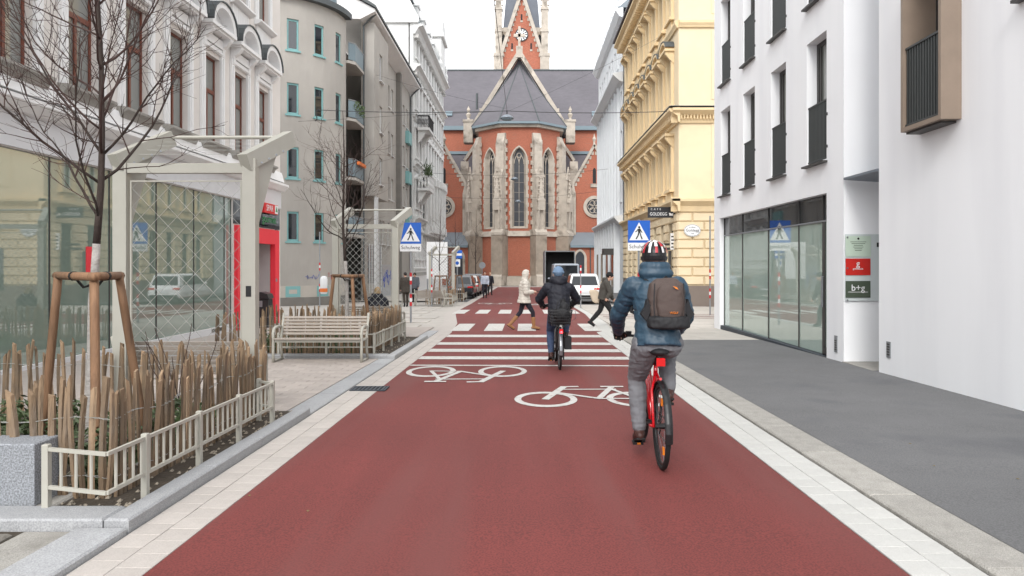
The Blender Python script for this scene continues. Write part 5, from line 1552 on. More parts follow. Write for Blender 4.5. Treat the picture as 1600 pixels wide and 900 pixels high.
# ---- steel pergola frames with wire mesh
def pergola(x0, x1, y, label, cells=6, wr=.0024):
    r = thing('pergola_frame', label, 'pergola', on(0, y, .04), group='cream steel pergola frames')
    H = 2.82
    pm = MB()
    for x in (x0, x1):
        q = MB(); q.bbox(x - .075, x + .075, -.06, .06, 0, H + .0, .006); q.build('post', 'steel_cream', r)
        q = MB(); q.beam((x - .035, -.09, H - .05), (x + .25, .60, H + .33), .135, .185); q.build('arm', 'steel_cream', r)
        q = MB(); q.add([(x + .03, .065, H - .06), (x + .15, .36, H + .10), (x + .13, .30, H - .05), (x + .03, .065, H - .8), (x + .055, .055, H - .06), (x + .175, .35, H + .10), (x + .155, .29, H - .05), (x + .055, .055, H - .8)], [(0, 1, 2, 3), (7, 6, 5, 4), (0, 4, 5, 1), (1, 5, 6, 2), (2, 6, 7, 3), (3, 7, 4, 0)]); q.build('gusset', 'steel_cream', r)
        for k in range(4):
            q = MB(); q.lathe([(.012, 0), (.012, .006)], (0, 0, 0), 8); o = q.build('bolt', 'steel_galv', r, (x + .105 + k * .045, .06 + k * .11, H - .03 + k * .06)); o.rotation_euler = (PI / 2, 0, .38)
    q = MB(); q.box(x0 + .08, x1 - .08, -.045, .045, H - .16, H - .05); q.build('beam', 'steel_cream', r)
    q = MB(); q.tube((x0 + .23, .56, H + .34), (x1 + .23, .56, H + .34), .022, n=8); q.build('top_bar', 'steel_cream', r)
    for k in range(4):
        q = MB(); t = .2 + k * .18; q.tube((x0 + .25 * t, .6 * t, H + .0 + .36 * t), (x1 + .25 * t, .6 * t, H + .0 + .36 * t), .0025, n=4); q.build('cable', 'wire', r)
    a, c, z0, z1 = x0 + .095, x1 - .095, .35, H - .24
    q = MB(); q.box(a, a + .016, -.012, .012, z0, z1); q.box(c - .016, c, -.012, .012, z0, z1); q.box(a + .016, c - .016, -.012, .012, z1 - .016, z1); q.box(a + .016, c - .016, -.012, .012, z0, z0 + .016)
    mf = q.build('mesh_frame', 'steel_cream', r)
    q = MB(); W = c - a - .032; HH = z1 - z0 - .032; st = W / cells; sl_ = 1.05
    k = -int(HH / (st * sl_)) - 1
    while k <= cells + int(HH / (st * sl_)) + 1:
        for sg_ in (1, -1):
            u0 = k * st; p = []
            # clip line u = u0 + sg*v/sl
            lo, hi = 0.0, HH
            ulo, uhi = u0, u0 + sg_ * HH / sl_
            def vat(u): return (u - u0) * sl_ * sg_
            v0, v1 = 0.0, HH
            if sg_ > 0: v0 = max(v0, vat(0)); v1 = min(v1, vat(W))
            else: v0 = max(v0, vat(W)); v1 = min(v1, vat(0))
            if v1 - v0 > .02:
                q.tube((a + .016 + u0 + sg_ * v0 / sl_, .006 * sg_, z0 + .016 + v0), (a + .016 + u0 + sg_ * v1 / sl_, .006 * sg_, z0 + .016 + v1), wr, n=4, caps=False)
        k += 1
    q.build('wire_mesh', 'wire', mf, kind='stuff')
    return r
pg = pergola(-4.50, -3.06, 8.25, 'tall cream pergola frame with wire mesh behind the near planter')
MB().box(-3.09, -3.03, -.064, -.061, 1.28, 1.40).build('sticker', 'ink', pg)
pergola(-4.58, -3.12, 17.95, 'cream pergola frame with wire mesh behind the second planter', 8, .0045)
pergola(-5.3, -3.98, 41.8, 'far cream pergola frame beyond the crossing', 6, .008)

# ---- granite block at the planter corner
gb = MB(); gb.bbox(-.40, 0, 0, .26, 0, .40, .008)
tag(gb.build('granite_block', 'block_granite', None, (-3.15, 4.74, zg(4.8) + .068)), 'square speckled granite block beside the near railing corner', 'stone block')
link('kerb_stone', MB().bbox(-.6, .1, -.16, .4, -.1, .065, .012).mesh('kerb_stone', 'granite_old'), kerb_left, (-3.14, 4.72, zg(4.72)))

# ---- poles and signs
def banded_pole(x, y, h, label, bands, r=.03, name='banded_pole', dz=.02):
    p = thing(name, label, 'pole', on(x, y, dz))
    MB().tube((0, 0, 0), (0, 0, h), r, n=10).build('shaft', 'steel_galv', p, smooth=False)
    for z in bands:
        for k, m in enumerate(('post_red', 'sign_white', 'post_red')):
            MB().tube((0, 0, z + k * .13), (0, 0, z + k * .13 + .128), r + .006, n=10).build('band', m, p)
    return p
def walk_sign(p, z, y=-.05):
    s = .345
    MB().box(-s, s, y - .012, y, z - s, z + s).build('sign_plate', 'sign_blue', p)
    q = MB(); q.prism([(-.305, z - .27), (.305, z - .27), (0, z + .29)], y - .017, y - .0125, 'y'); q.build('triangle', 'sign_white', p)
    q = MB()
    yy0, yy1 = y - .022, y - .0175
    n = 10; q.prism([(.005 + .034 * math.cos(2 * PI * k / n), z + .135 + .034 * math.sin(2 * PI * k / n)) for k in range(n)], yy0, yy1, 'y')
    q.prism([(-.045, z + .09), (.04, z + .095), (.045, z - .04), (-.03, z - .04)], yy0, yy1, 'y')
    q.prism([(.02, z - .041), (.046, z - .041), (.075, z - .13), (.115, z - .235), (.075, z - .24), (.04, z - .14)], yy0, yy1, 'y')
    q.prism([(-.03, z - .041), (.018, z - .041), (-.02, z - .14), (-.075, z - .24), (-.11, z - .22), (-.055, z - .13)], yy0, yy1, 'y')
    q.prism([(.041, z + .085), (.056, z + .055), (.105, z - .03), (.086, z - .04), (.042, z + .02)], yy0, yy1, 'y')
    q.prism([(-.046, z + .085), (-.046, z + .03), (-.07, z - .005), (-.125, z - .02), (-.125, z + .0), (-.085, z + .02)], yy0, yy1, 'y')
    q.build('walking_figure', 'ink', p)
    MB().box(-s, s, y - .012, y, z - s - .25, z - s - .005).build('text_plate', 'sign_white', p)
    lettering('Schulweg', .165, 'ink', p, (0, y - .0135, z - s - .125))
p = banded_pole(-3.69, 24.1, 3.4, 'blue pedestrian crossing sign with Schulweg plate on a pole left of the road', [.55, 1.25], .033, 'crossing_sign'); p['category'] = 'sign'
walk_sign(p, pz(364.5, 24.1) - zg(24.1) - .02)
p = banded_pole(3.6, 23.0, 3.3, 'blue pedestrian crossing sign with Schulweg plate behind the blue jacketed cyclist', [.55, 1.25], .033, 'crossing_sign'); p['category'] = 'sign'
walk_sign(p, pz(362, 23) - zg(23) - .02)
banded_pole(7.35, 29.0, 3.9, 'grey pole with red and white bands at the corner of the white building', [.65, 1.4])
banded_pole(2.72, 35.0, 2.05, 'short grey pole with red and white bands beside the white parked car', [.7, 1.65])
banded_pole(-10.05, 36.3, 3.7, 'grey pole with red and white bands before the rounded grey corner', [.75, 1.8])
banded_pole(-4.6, 36.9, 2.9, 'grey pole with red and white bands by the far benches', [.7, 1.5])
hp = thing('hoop_barrier', 'cream bent tube hoop barrier beside the far bench', 'barrier', on(-5.75, 37.0, .04))
MB().path([(-.35, 0, 0), (-.35, 0, .55), (-.28, 0, .62), (.28, 0, .62), (.35, 0, .55), (.35, 0, 0)], .03, 8).build('tube', 'steel_cream', hp)
sp_ = thing('litter_bin', 'white litter bin with orange band hung on the banded pole by the grey corner', 'bin', on(-9.85, 36.3, .02))
MB().lathe([(.12, .64), (.17, .68), (.18, 1.35), (.15, 1.48), (.06, 1.53)], n=16).build('drum', 'sign_white', sp_, smooth=True)
MB().lathe([(.184, .74), (.184, .92)], n=16).build('orange_band', 'orange', sp_)
MB().box(-.2, -.13, -.03, .03, 1.0, 1.1).build('bracket', 'steel_galv', sp_)
rs = thing('round_sign', 'round grey sign seen from behind on a pole before the church', 'sign', on(-4.1, 73, .05))
MB().tube((0, 0, 0), (0, 0, 2.6), .04, n=8).build('pole', 'steel_galv', rs)
b = MB(); b.prism([(.33 * math.cos(k * PI / 12), 2.35 + .33 * math.sin(k * PI / 12)) for k in range(24)], -.05, -.03, 'y'); b.build('disc', 'steel_galv', rs)
rs = thing('street_sign', 'small blue and white parking sign beside the far pergola frame', 'sign', on(-4.05, 45, .05))
MB().tube((0, 0, 0), (0, 0, 3.0), .04, n=8).build('pole', 'steel_galv', rs); MB().box(-.3, .3, -.06, -.04, 2.55, 3.05).build('blue_plate', 'sign_blue', rs); MB().box(-.28, .28, -.062, -.061, 2.72, 2.86).build('print', 'sign_white', rs); MB().box(-.18, .18, -.06, -.04, 2.05, 2.5).build('white_plate', 'sign_white', rs)
b = MB(); b.prism([(.11 * math.cos(k * PI / 8), 2.27 + .11 * math.sin(k * PI / 8)) for k in range(16)], -.064, -.061, 'y'); b.build('blue_disc', 'sign_blue', rs)
rs = thing('info_board', 'white notice board on a frame before the ornate white building', 'sign', on(-5.4, 46, .05))
MB().box(-.65, .65, -.03, .03, 1.3, 3.6).build('panel', 'sign_white', rs)
for x in (-.6, .6): MB().box(x - .04, x + .04, -.04, .04, 0, 1.3).build('leg', 'steel_galv', rs)

# ---- overhead span wires and hanging street lamps
def span(pts, label, r=.012, sag=.1):
    b = MB(); out_ = []
    for i in range(len(pts) - 1):
        a, c = Vector(pts[i]), Vector(pts[i + 1])
        for k in range(9):
            t = k / 8; p = a.lerp(c, t); p.z -= sag * 4 * t * (1 - t); out_.append(p)
    b.path([p for i, p in enumerate(out_) if i % 9 or i == 0], r, 5)
    return tag(b.build('span_wire', 'black_wire', None), label, 'wire')
def lamp(x, y, z, label, s=1.0):
    t = thing('hanging_lamp', label, 'street lamp', (x, y, z), group='street lamps hung over the road')
    MB().lathe([(.05 * s, .16 * s), (.14 * s, .13 * s), (.30 * s, .04 * s), (.35 * s, -.05 * s), (.33 * s, -.06 * s)][::-1], n=20).build('shade', 'lamp_gray', t, smooth=True)
    MB().lathe([(.30 * s, -.065 * s), (.24 * s, -.12 * s), (.1 * s, -.15 * s)][::-1], n=20).build('diffuser', 'zinc', t, smooth=True)
    MB().tube((0, 0, .16 * s), (0, 0, .36 * s), .03 * s, n=6).build('hanger', 'black_wire', t)
L1 = (-.83, 36.9, 8.95)
lamp(*L1, 'large grey dome lamp hung on wires over the crossing')
top1 = (L1[0], L1[1], L1[2] + .34)
span([(-10.6, 37.9, 9.55), top1, (7.8, 37.2, 9.35)], 'black span wire across the crossing carrying the nearest hanging lamp', .018)
span([(-11.5, 37.6, 8.9), (-6, 37, 9.1), top1], 'thinner black wire from the grey corner to the nearest lamp', .008, .02)
span([(-.6, 3.0, 7.0), top1], 'black wire running along the street up from the nearest lamp', .010, .12)
span([(-8.1, 3.0, 7.3), (-.6, 3.0, 7.0), (5.65, 3.0, 7.3)], 'black span wire overhead between shop building and modern building', .012)
span([(-9.0, 45.0, 13.2), (-.9, 37.1, 9.45)], 'pale thin wire from the grey facade down to the nearest lamp', .006, .1)
span([(7.3, 40, 13.9), (-.75, 37.0, 9.3)], 'pale thin wire from the yellow building down to the nearest lamp', .006, .1)
lamp(-.8, 66, 9.3, 'smaller far grey lamp hung before the church windows')
span([(-9.4, 66, 9.9), (-.8, 66, 9.64), (7.7, 66, 10.2)], 'far span wire carrying the lamp before the church', .014)
lamp(-.6, 80, 8.5, 'farthest grey lamp hung lower before the church apse')
span([(-9.4, 80, 9.0), (-.6, 80, 8.84), (7.8, 76, 9.2)], 'farthest span wire carrying the lowest lamp', .014)
hk = thing('wire_hook', 'black hooked wall bracket holding the span wire on the grey corner', 'bracket', (-10.62, 37.85, 9.0))
MB().path([(-.12, .12, .0), (0, 0, .05), (.0, -.05, .2), (0, -.05, .5), (.1, -.02, .56)], .025, 6).build('hook', 'black_wire', hk)
# ================================================================== BARE STREET TREES AND THEIR STAKES
def street_tree(x, y, label, H=5.4, seed=1, detail=1.0, r0=.048, fork=1.75, white=1.75, spread=1.0):
    rn = random.Random(seed)
    t = thing('street_tree', label, 'tree', on(x, y, .05), group='bare young street trees')
    def grow(p, d, L, r, n, up, wob, rend=.3):
        pts = [p.copy()]; rs = [r]
        for i in range(n):
            d = (d + Vector((rn.gauss(0, wob), rn.gauss(0, wob), rn.gauss(0, wob) + up))).normalized()
            p = p + d * (L / n); pts.append(p.copy()); rs.append(r * (1 - (1 - rend) * (i + 1) / n))
        return pts, rs
    # leader
    lead, lr = grow(Vector((0, 0, 0)), Vector((-0.01, 0, 1)), H, r0, 22, .25, .03, .12)
    nl = [i for i, q in enumerate(lead) if q.z > white][0]
    b = MB(); b.path(lead[:nl + 1], [r * 1.02 for r in lr[:nl + 1]], 10); b.build('limewash_trunk', 'limewash', t, smooth=True)
    b = MB(); b.path(lead[nl:], lr[nl:], 8); b.build('trunk', 'bark', t, smooth=True)
    nb = int(14 * detail) + 3
    ang = rn.uniform(0, 6)
    for k in range(nb):
        z = fork + .12 + (H * .80 - fork) * (k / nb) ** 1.15
        i = max(1, min(len(lead) - 2, min(range(len(lead)), key=lambda q: abs(lead[q].z - z))))
        p = lead[i] + Vector((0, 0, rn.uniform(-.05, .05))); ang += 2.4 + rn.uniform(-.4, .4)
        el = R(rn.uniform(30, 48)); d = Vector((math.cos(ang) * math.cos(el), math.sin(ang) * math.cos(el), math.sin(el)))
        L = (2.0 - 1.1 * (k / nb)) * rn.uniform(.8, 1.1) * spread; r = lr[i] * rn.uniform(.38, .52)
        pts, rs = grow(p, d, L, r, 11, .075, .10, .22)
        b = MB(); b.path(pts, rs, 6); limb = b.build('limb', 'bark' if k < 6 else 'twig', t, smooth=True)
        tw = MB()
        ns = int((8 - 3 * k / nb) * detail) + 2
        for s in range(ns):
            f = .16 + .84 * (s + rn.random()) / ns; j = min(len(pts) - 2, int(f * 11)); q = pts[j]
            dd = (pts[j + 1] - pts[j]).normalized(); side = dd.cross(Vector((rn.gauss(0, 1), rn.gauss(0, 1), rn.gauss(0, 1)))).normalized()
            d2 = (dd * .75 + side * rn.uniform(.5, .95) + Vector((0, 0, .2))).normalized()
            L2 = rn.uniform(.35, .95) * (1.05 - .45 * f) * spread
            p2, r2 = grow(q, d2, L2, max(.0038, rs[j] * .55), 6, .05, .13, .35)
            tw.path(p2, r2, 4)
            nt_ = int(rn.uniform(1.5, 4.5) * detail) + 1
            for w in range(nt_):
                j2 = rn.randint(1, 5); dd2 = (p2[j2 + 1] - p2[j2]).normalized(); side2 = dd2.cross(Vector((rn.gauss(0, 1), rn.gauss(0, 1), rn.gauss(0, 1)))).normalized()
                p3, r3 = grow(p2[j2], (dd2 * .8 + side2 * rn.uniform(.4, .9)).normalized(), rn.uniform(.12, .42) * spread, .0026, 3, .03, .16, .5)
                tw.path(p3, r3, 3)
        tw.build('twigs', 'twig', limb, kind='stuff')
    return t
street_tree(-3.77, 6.4, 'bare young tree with limewashed trunk in the near planter', 5.6, 4, 1.3, .044, 1.92, 1.78)
street_tree(-3.75, 15.6, 'bare young tree with limewashed trunk in the second planter', 5.0, 9, .9, .05, 1.9, 1.65, .95)
street_tree(-4.55, 40.3, 'thin bare tree in the far planter beyond the crossing', 5.6, 13, .5, .045, 2.0, 1.6, .8)
street_tree(-4.1, 44.8, 'thin bare tree in the farthest planter before the parked cars', 5.2, 17, .45, .045, 2.0, 1.6, .7)
street_tree(-4.35, 67, 'far bare tree before the church by the round sign', 7.5, 21, .45, .06, 2.4, 1.2, .8)

def tripod(x, y, label, tops=None, splay=.24, h=1.52, group='wooden tree stakes'):
    t = thing('tree_stakes', label, 'tree stake', on(x, y, .05), group=group)
    tops = tops or [(-.40, .2), (.14, .2), (.27, -.4)]
    st = []
    for (tx, ty) in tops:
        v = Vector((tx, ty)).normalized() * splay
        b = MB(); pts = [Vector((tx + v.x, ty + v.y, 0)).lerp(Vector((tx, ty, h)), k / 5) for k in range(6)]
        b.path(pts, [.039, .038, .037, .036, .036, .035], 9); b.build('stake', 'stake', t, smooth=True)
        st.append((tx, ty))
    for a, c in ((0, 2), (2, 1)):
        p, q = Vector((*st[a], h - .02)), Vector((*st[c], h - .02)); e = (q - p).normalized() * .06
        b = MB(); b.path([p - e, p.lerp(q, .5), q + e], .036, 9); b.build('crossbar', 'stake', t, smooth=True)
        mid = p.lerp(q, .45); b = MB(); dd = (q - p).normalized()
        b.path([mid - dd * .02, mid + dd * .02], .041, 10); b.build('strap', 'strap', t)
        b = MB(); b.path([mid, mid.lerp(Vector((0, 0, h - .1)), .6) + Vector((0, 0, -.05)), Vector((0, 0, h - .1))], .012, 5); b.build('tie', 'strap', t)
    return t
tripod(-3.77, 6.4, 'three round wooden stakes with crossbars supporting the near tree')
tripod(-3.75, 15.6, 'three round wooden stakes with crossbars supporting the second tree', [(-.32, .2), (.28, .25), (.2, -.35)])
tripod(-4.55, 40.3, 'wooden stakes supporting the tree in the far planter', [(-.3, .2), (.3, .2), (.0, -.35)])
tripod(-4.1, 44.8, 'wooden stakes supporting the tree in the farthest planter', [(-.3, .2), (.3, .2), (.0, -.35)])
# leafless seedling in the near planter
b = MB(); rn = random.Random(3)
for k in range(7):
    p = Vector((rn.uniform(-.05, .05), rn.uniform(-.05, .05), 0)); pts = [p.copy()]; d = Vector((rn.gauss(0, .3), rn.gauss(0, .2), 1)).normalized()
    for i in range(6): d = (d + Vector((rn.gauss(0, .15), rn.gauss(0, .15), .1))).normalized(); p = p + d * .17; pts.append(p.copy())
    b.path(pts, [.006, .006, .005, .005, .004, .004, .003], 4)
tag(b.build('bare_shrub', 'twig', None, on(-3.55, 7.7, .05)), 'small leafless shrub before the mesh of the near pergola frame', 'shrub')
# ================================================================== PEOPLE
def folds(c, a=.007, fz=26.0, fx=9.0):
    """soft cloth creases, mostly running across the limb"""
    n1 = noise.noise(Vector((c.x * fx, c.y * fx, c.z * fz))); n2 = noise.noise(Vector((c.x * fx * 2.2 + 5, c.y * fx * 2.2, c.z * fz * .9 + c.x * 40)))
    return a * (.8 * (1 - 2 * abs(n1)) + .5 * n2 - .25)
def remesh(b, name, m, voxel=.012, it=4, quilt=None, smoothf=.5):
    me = bpy.data.meshes.new('tmp'); me.from_pydata(b.v, [], b.f)
    bm = bmesh.new(); bm.from_mesh(me); bmesh.ops.recalc_face_normals(bm, faces=bm.faces); bm.to_mesh(me); bm.free()
    o = bpy.data.objects.new('tmp', me); COL.objects.link(o)
    r = o.modifiers.new('r', 'REMESH'); r.mode = 'VOXEL'; r.voxel_size = voxel; r.use_smooth_shade = True
    s = o.modifiers.new('s', 'SMOOTH'); s.iterations = it; s.factor = smoothf
    bpy.context.view_layer.update()
    res = bpy.data.meshes.new_from_object(o.evaluated_get(bpy.context.evaluated_depsgraph_get()))
    bpy.data.objects.remove(o); bpy.data.meshes.remove(me)
    if quilt:
        res.update()
        nn = [v.normal.copy() for v in res.vertices]
        for v, n in zip(res.vertices, nn): v.co += n * quilt(v.co)
    res.name = name
    res.materials.clear(); res.materials.append(M[m])
    for p in res.polygons: p.use_smooth = True
    return res
def limb(b, p0, p1, r0, r1, n=10):
    b.tube(p0, p1, r0, r1, n); b.ball(p0, r0, n, 8); b.ball(p1, r1, n, 8)
def chain(b, pts, rs):
    for i in range(len(pts) - 1): limb(b, pts[i], pts[i + 1], rs[i], rs[i + 1])
def ellring(c, ax, ay, rx, ry, n=14):
    return [Vector(c) + Vector(ax) * (rx * math.cos(2 * PI * k / n)) + Vector(ay) * (ry * math.sin(2 * PI * k / n)) for k in range(n)]
def torso(b, stations, xa=(1, 0, 0)):
    """stations: (centre, rx, ry)"""
    xa = Vector(xa).normalized(); rings = []
    for i, (c, rx, ry) in enumerate(stations):
        a = Vector(stations[max(0, i - 1)][0]); e = Vector(stations[min(len(stations) - 1, i + 1)][0])
        d = (e - a).normalized(); ya = d.cross(xa).normalized(); rings.append(ellring(c, xa, ya, rx, ry))
    b.loft(rings)
def hand(b, w, d, up, side, k=1.0, curl=.9, n=6):
    """palm and five fingers: w wrist, d pointing direction, up back of hand, side to the thumb"""
    w = Vector(w); d = Vector(d).normalized(); up = Vector(up); up = (up - d * up.dot(d)).normalized(); sd = Vector(side); sd = (sd - d * sd.dot(d) - up * sd.dot(up)).normalized()
    pc = w + d * .05
    rings = [ellring(w + d * t, sd, up, rx * k, ry * k, 10) for t, rx, ry in ((-.01, .026, .022), (.03, .038, .02), (.085, .040, .017))]
    b.loft(rings)
    for i, (o, L) in enumerate(((.029, .068), (.010, .076), (-.010, .070), (-.028, .056))):
        p = w + d * .082 + sd * o * k
        a1 = curl * .6; q = p + (d * math.cos(a1) - up * math.sin(a1)) * L * .5; a2 = curl * 1.6
        e = q + (d * math.cos(a2) - up * math.sin(a2)) * L * .5
        limb(b, p, q, .0095 * k, .009 * k, n); limb(b, q, e, .009 * k, .0075 * k, n)
    p = w + d * .025 + sd * .03 * k; q = p + (d * .6 + sd * .75 - up * .25).normalized() * .042; e = q + (d * .85 + sd * .1 - up * .5).normalized() * .032
    limb(b, p, q, .012 * k, .010 * k, n); limb(b, q, e, .010 * k, .008 * k, n)
def head_prims(b, c, yaw=0.0, pitch=0.0, s=1.0):
    t = MB()
    t.ball((0, -.012, .02), (.076 * s, .095 * s, .10 * s), 14, 10); t.ball((0, .028, -.045), (.056 * s, .066 * s, .075 * s), 12, 8)
    t.ball((0, .072, -.095), (.026, .022, .02), 8, 6)                       # chin
    limb(t, (0, .092, .015), (0, .108, -.025), .010, .015, 8)               # nose
    t.ball((0, .088, -.062), (.024, .012, .010), 8, 6)                      # mouth
    t.ball((0, .082, .035), (.056, .018, .012), 10, 6)                      # brow
    for q in (-1, 1): t.ball((q * .078, -.005, -.012), (.012, .02, .032), 8, 6)
    mt = Matrix.Translation(Vector(c)) @ Matrix.Rotation(yaw, 4, 'Z') @ Matrix.Rotation(pitch, 4, 'X')
    b.add([mt @ Vector(v) for v in t.v], t.f)
    return mt
def lerp3(a, c, t): return tuple(a[i] + (c[i] - a[i]) * t for i in range(3))

def person(label, loc, rz, J, top, legs, feet, voxel=.0095, gv=.0115, coat=None, quilt=0.0, glove=None, head='hair', hair='hair_dark', yaw=0, pitch=0, hood_down=False, hood_up=None, bulk=1.0, leg_r=1.0, group=None, boots=False, sleeve=1.0, scarf=None, curl=1.2):
    t = thing('person', label, 'person', loc, rz, group)
    Vv = {k: Vector(v) for k, v in J.items()}
    pel, che, nec, hd = Vv['pelvis'], Vv['chest'], Vv['neck'], Vv['head']
    xa = (Vv['shR'] - Vv['shL']).normalized()
    # one continuous body
    b = MB()
    torso(b, [(pel - (che - pel) * .18, .13, .10), (pel, .145, .105), (pel.lerp(che, .5), .125, .095), (che, .15, .105), (che.lerp(nec, .6), .12, .08), (nec, .06, .055)], xa)
    limb(b, nec, hd - Vector((0, 0, .05)), .055, .052)
    mt = head_prims(b, hd, yaw, pitch)
    for s in 'LR':
        chain(b, [Vv['sh' + s], Vv['el' + s], Vv['wr' + s]], [.048, .038, .026])
        limb(b, che, Vv['sh' + s], .07, .05)
        dd = (Vv['wr' + s] - Vv['el' + s]).normalized(); dd = Vv['hd' + s] if ('hd' + s) in Vv else dd
        hand(b, Vv['wr' + s], dd, J.get('hu' + s, (0, 0, 1)), J.get('ht' + s, (1 if s == 'L' else -1, 0, 0)), 1.0, curl)
        chain(b, [Vv['hip' + s], Vv['kn' + s], Vv['an' + s]], [.078, .055, .04])
        f = Vv['an' + s]; toe = Vv['toe' + s]
        limb(b, f, toe, .04, .03); limb(b, f + (f - toe) * .2 + Vector((0, 0, -.03)), toe, .032, .028)
    link('body', remesh(b, 'body', 'skin', voxel, 3), t)
    # trousers
    b = MB()
    torso(b, [(pel - (che - pel) * .28, .12 * leg_r, .10), (pel, .168 * bulk, .128), (pel.lerp(che, .35), .155 * bulk, .118)], xa)
    for s in 'LR':
        a = Vv['an' + s]; kn = Vv['kn' + s]; low = a.lerp(kn, .12 if not boots else .55)
        chain(b, [Vv['hip' + s], Vv['hip' + s].lerp(kn, .5), kn, kn.lerp(low, .4), low], [.100 * leg_r, .088 * leg_r, .068 * leg_r, .067 * leg_r, .052 * leg_r])
    link('trousers', remesh(b, 'trousers', legs, gv, 3, lambda c: folds(c)), t)
    # shoes
    for s in 'LR':
        b = MB(); a = Vv['an' + s]; toe = Vv['toe' + s]; d = (toe - a); d.normalize(); heel = a + (a - toe).normalized() * .035
        down = Vector((0, 0, -1)); down = (down - d * down.dot(d)).normalized()
        limb(b, a + down * .01, toe, .047, .036); limb(b, heel + down * .035, toe + down * .008, .036, .036)
        limb(b, a, a.lerp(Vv['kn' + s], .10 if not boots else .60), .048, .045 if not boots else .064)
        sh = link('boot' if boots else 'shoe', remesh(b, 'shoe', feet, .009, 3), t)
        b = MB(); c = heel + down * .062; e = toe + down * .036; b.beam(c - d * .02, e + d * .03, .07, .016, up=-down); b.build('sole', 'rubber', sh)
    # coat or jacket
    b = MB(); hem = coat['hem'] if coat else .16
    low = pel - (che - pel) * hem
    fl = coat['flare'] if coat else 1.0
    k = bulk
    st = [(low, .185 * k * fl, .145 * k * fl)]
    if fl > 1.05: st.append((low.lerp(pel, .5), .178 * k * (1 + (fl - 1) * .6), .14 * k * (1 + (fl - 1) * .6)))
    st += [(pel.lerp(che, .15), .180 * k, .14 * k), (pel.lerp(che, .55), .178 * k, .145 * k), (che, .192 * k, .150 * k), (che.lerp(nec, .55), .165 * k, .125 * k), (nec.lerp(che, -.08), .085, .085)]
    torso(b, st, xa)
    for s in 'LR':
        sh, el, wr = Vv['sh' + s], Vv['el' + s], Vv['wr' + s]
        limb(b, che.lerp(nec, .3), sh, .11 * k, .078 * k * sleeve)
        chain(b, [sh, sh.lerp(el, .5), el, el.lerp(wr, .55), wr.lerp(el, .06)], [.080 * k * sleeve, .074 * k * sleeve, .066 * k * sleeve, .056 * k * sleeve, .044 * k * sleeve])
    if hood_down:
        hb = nec + Vector((0, -.06, .03)); 
        for a in range(9):
            an = PI * (a / 8) + 0; b.ball((hb.x + .105 * math.cos(an), hb.y + .03 - .075 * math.sin(an), hb.z + .01), (.055, .055, .07), 8, 6)
        b.ball((hb.x, hb.y - .05, hb.z - .02), (.10, .06, .08), 10, 7)
    def q(c):
        if not quilt: return folds(c, .006, 18, 8)
        axis = None; best = 9; s_ = 0
        dt = abs((c - che).dot(xa))
        # along the arm when nearer an arm than the trunk
        for sd in 'LR':
            sh, el, wr = Vv['sh' + sd], Vv['el' + sd], Vv['wr' + sd]
            for p0, p1, off in ((sh, el, 0), (el, wr, (el - sh).length)):
                v = p1 - p0; u = max(0, min(1, (c - p0).dot(v) / v.length_squared)); dd = (c - (p0 + v * u)).length
                if dd < best: best = dd; s_ = off + u * v.length
        if best > .105 * k: s_ = c.z + .03 * math.sin(c.x * 9)
        return quilt * (abs(math.sin(PI * s_ / .088)) ** .6 - .72) + folds(c, .006, 24, 14)
    jk = link('jacket', remesh(b, 'jacket', top, gv, 3, q), t)
    if hood_up:
        b = MB(); cc = mt @ Vector((0, -.022, .018)); b.ball(cc, (.112, .122, .140), 16, 12); limb(b, nec + Vector((0, -.01, 0)), cc - Vector((0, 0, .05)), .105, .10)
        f = mt @ Vector((0, .10, -.01))
        me = remesh(b, 'hood', hood_up, .0115, 3, (lambda c: quilt * .6 * (abs(math.sin(PI * c.z / .075)) ** .6 - .7)) if quilt else None)
        inv = mt.inverted(); bm = bmesh.new(); bm.from_mesh(me)
        dead = [v for v in bm.verts if (inv @ v.co).y > .052 and abs((inv @ v.co).x) < .085 and -.115 < (inv @ v.co).z < .10]
        bmesh.ops.delete(bm, geom=dead, context='VERTS'); bm.to_mesh(me); bm.free()
        hdo = link('hood', me, t)
    if glove:
        b = MB()
        for s in 'LR':
            dd = Vv['hd' + s] if ('hd' + s) in Vv else (Vv['wr' + s] - Vv['el' + s]).normalized()
            hand(b, Vv['wr' + s], dd, J.get('hu' + s, (0, 0, 1)), J.get('ht' + s, (1 if s == 'L' else -1, 0, 0)), 1.28, curl)
            me = remesh(b, 'glove', glove, .007, 2); link('glove', me, t); b = MB()
    if head in ('hair', 'long'):
        b = MB()
        b2 = MB(); b2.ball((0, -.022, .034), (.084, .098, .102), 14, 10)
        if head == 'long':
            b2.ball((0, -.075, -.06), (.085, .05, .13), 12, 8); b2.ball((0, -.07, -.16), (.07, .04, .1), 10, 8)
        b.add([mt @ Vector(v) for v in b2.v], b2.f)
        me = remesh(b, 'hair', hair, .01, 2); inv = mt.inverted(); bm = bmesh.new(); bm.from_mesh(me)
        dead = [v for v in bm.verts if (inv @ v.co).y > .055 and (inv @ v.co).z < .075]
        bmesh.ops.delete(bm, geom=dead, context='VERTS'); bm.to_mesh(me); bm.free(); link('hair', me, t)
    elif head == 'beanie':
        b = MB(); b2 = MB(); b2.ball((0, -.018, .035), (.092, .108, .10), 14, 10)
        b.add([mt @ Vector(v) for v in b2.v], b2.f); b3 = MB(); b3.path([(.088 * math.cos(k_ * PI / 8), -.012 + .103 * math.sin(k_ * PI / 8), .03) for k_ in range(16)], .017, 6, True); b.add([mt @ Vector(v) for v in b3.v], b3.f)
        link('beanie', remesh(b, 'beanie', hair, .009, 2, lambda c: .0022 * math.sin(math.atan2(c.x - hd.x, c.y - hd.y) * 34)), t)
    # eyes
    for s in (-1, 1):
        e = mt @ Vector((s * .031, .080, .008)); MB().ball(e, (.011, .009, .007), 6, 5).build('eye', 'ink', t)
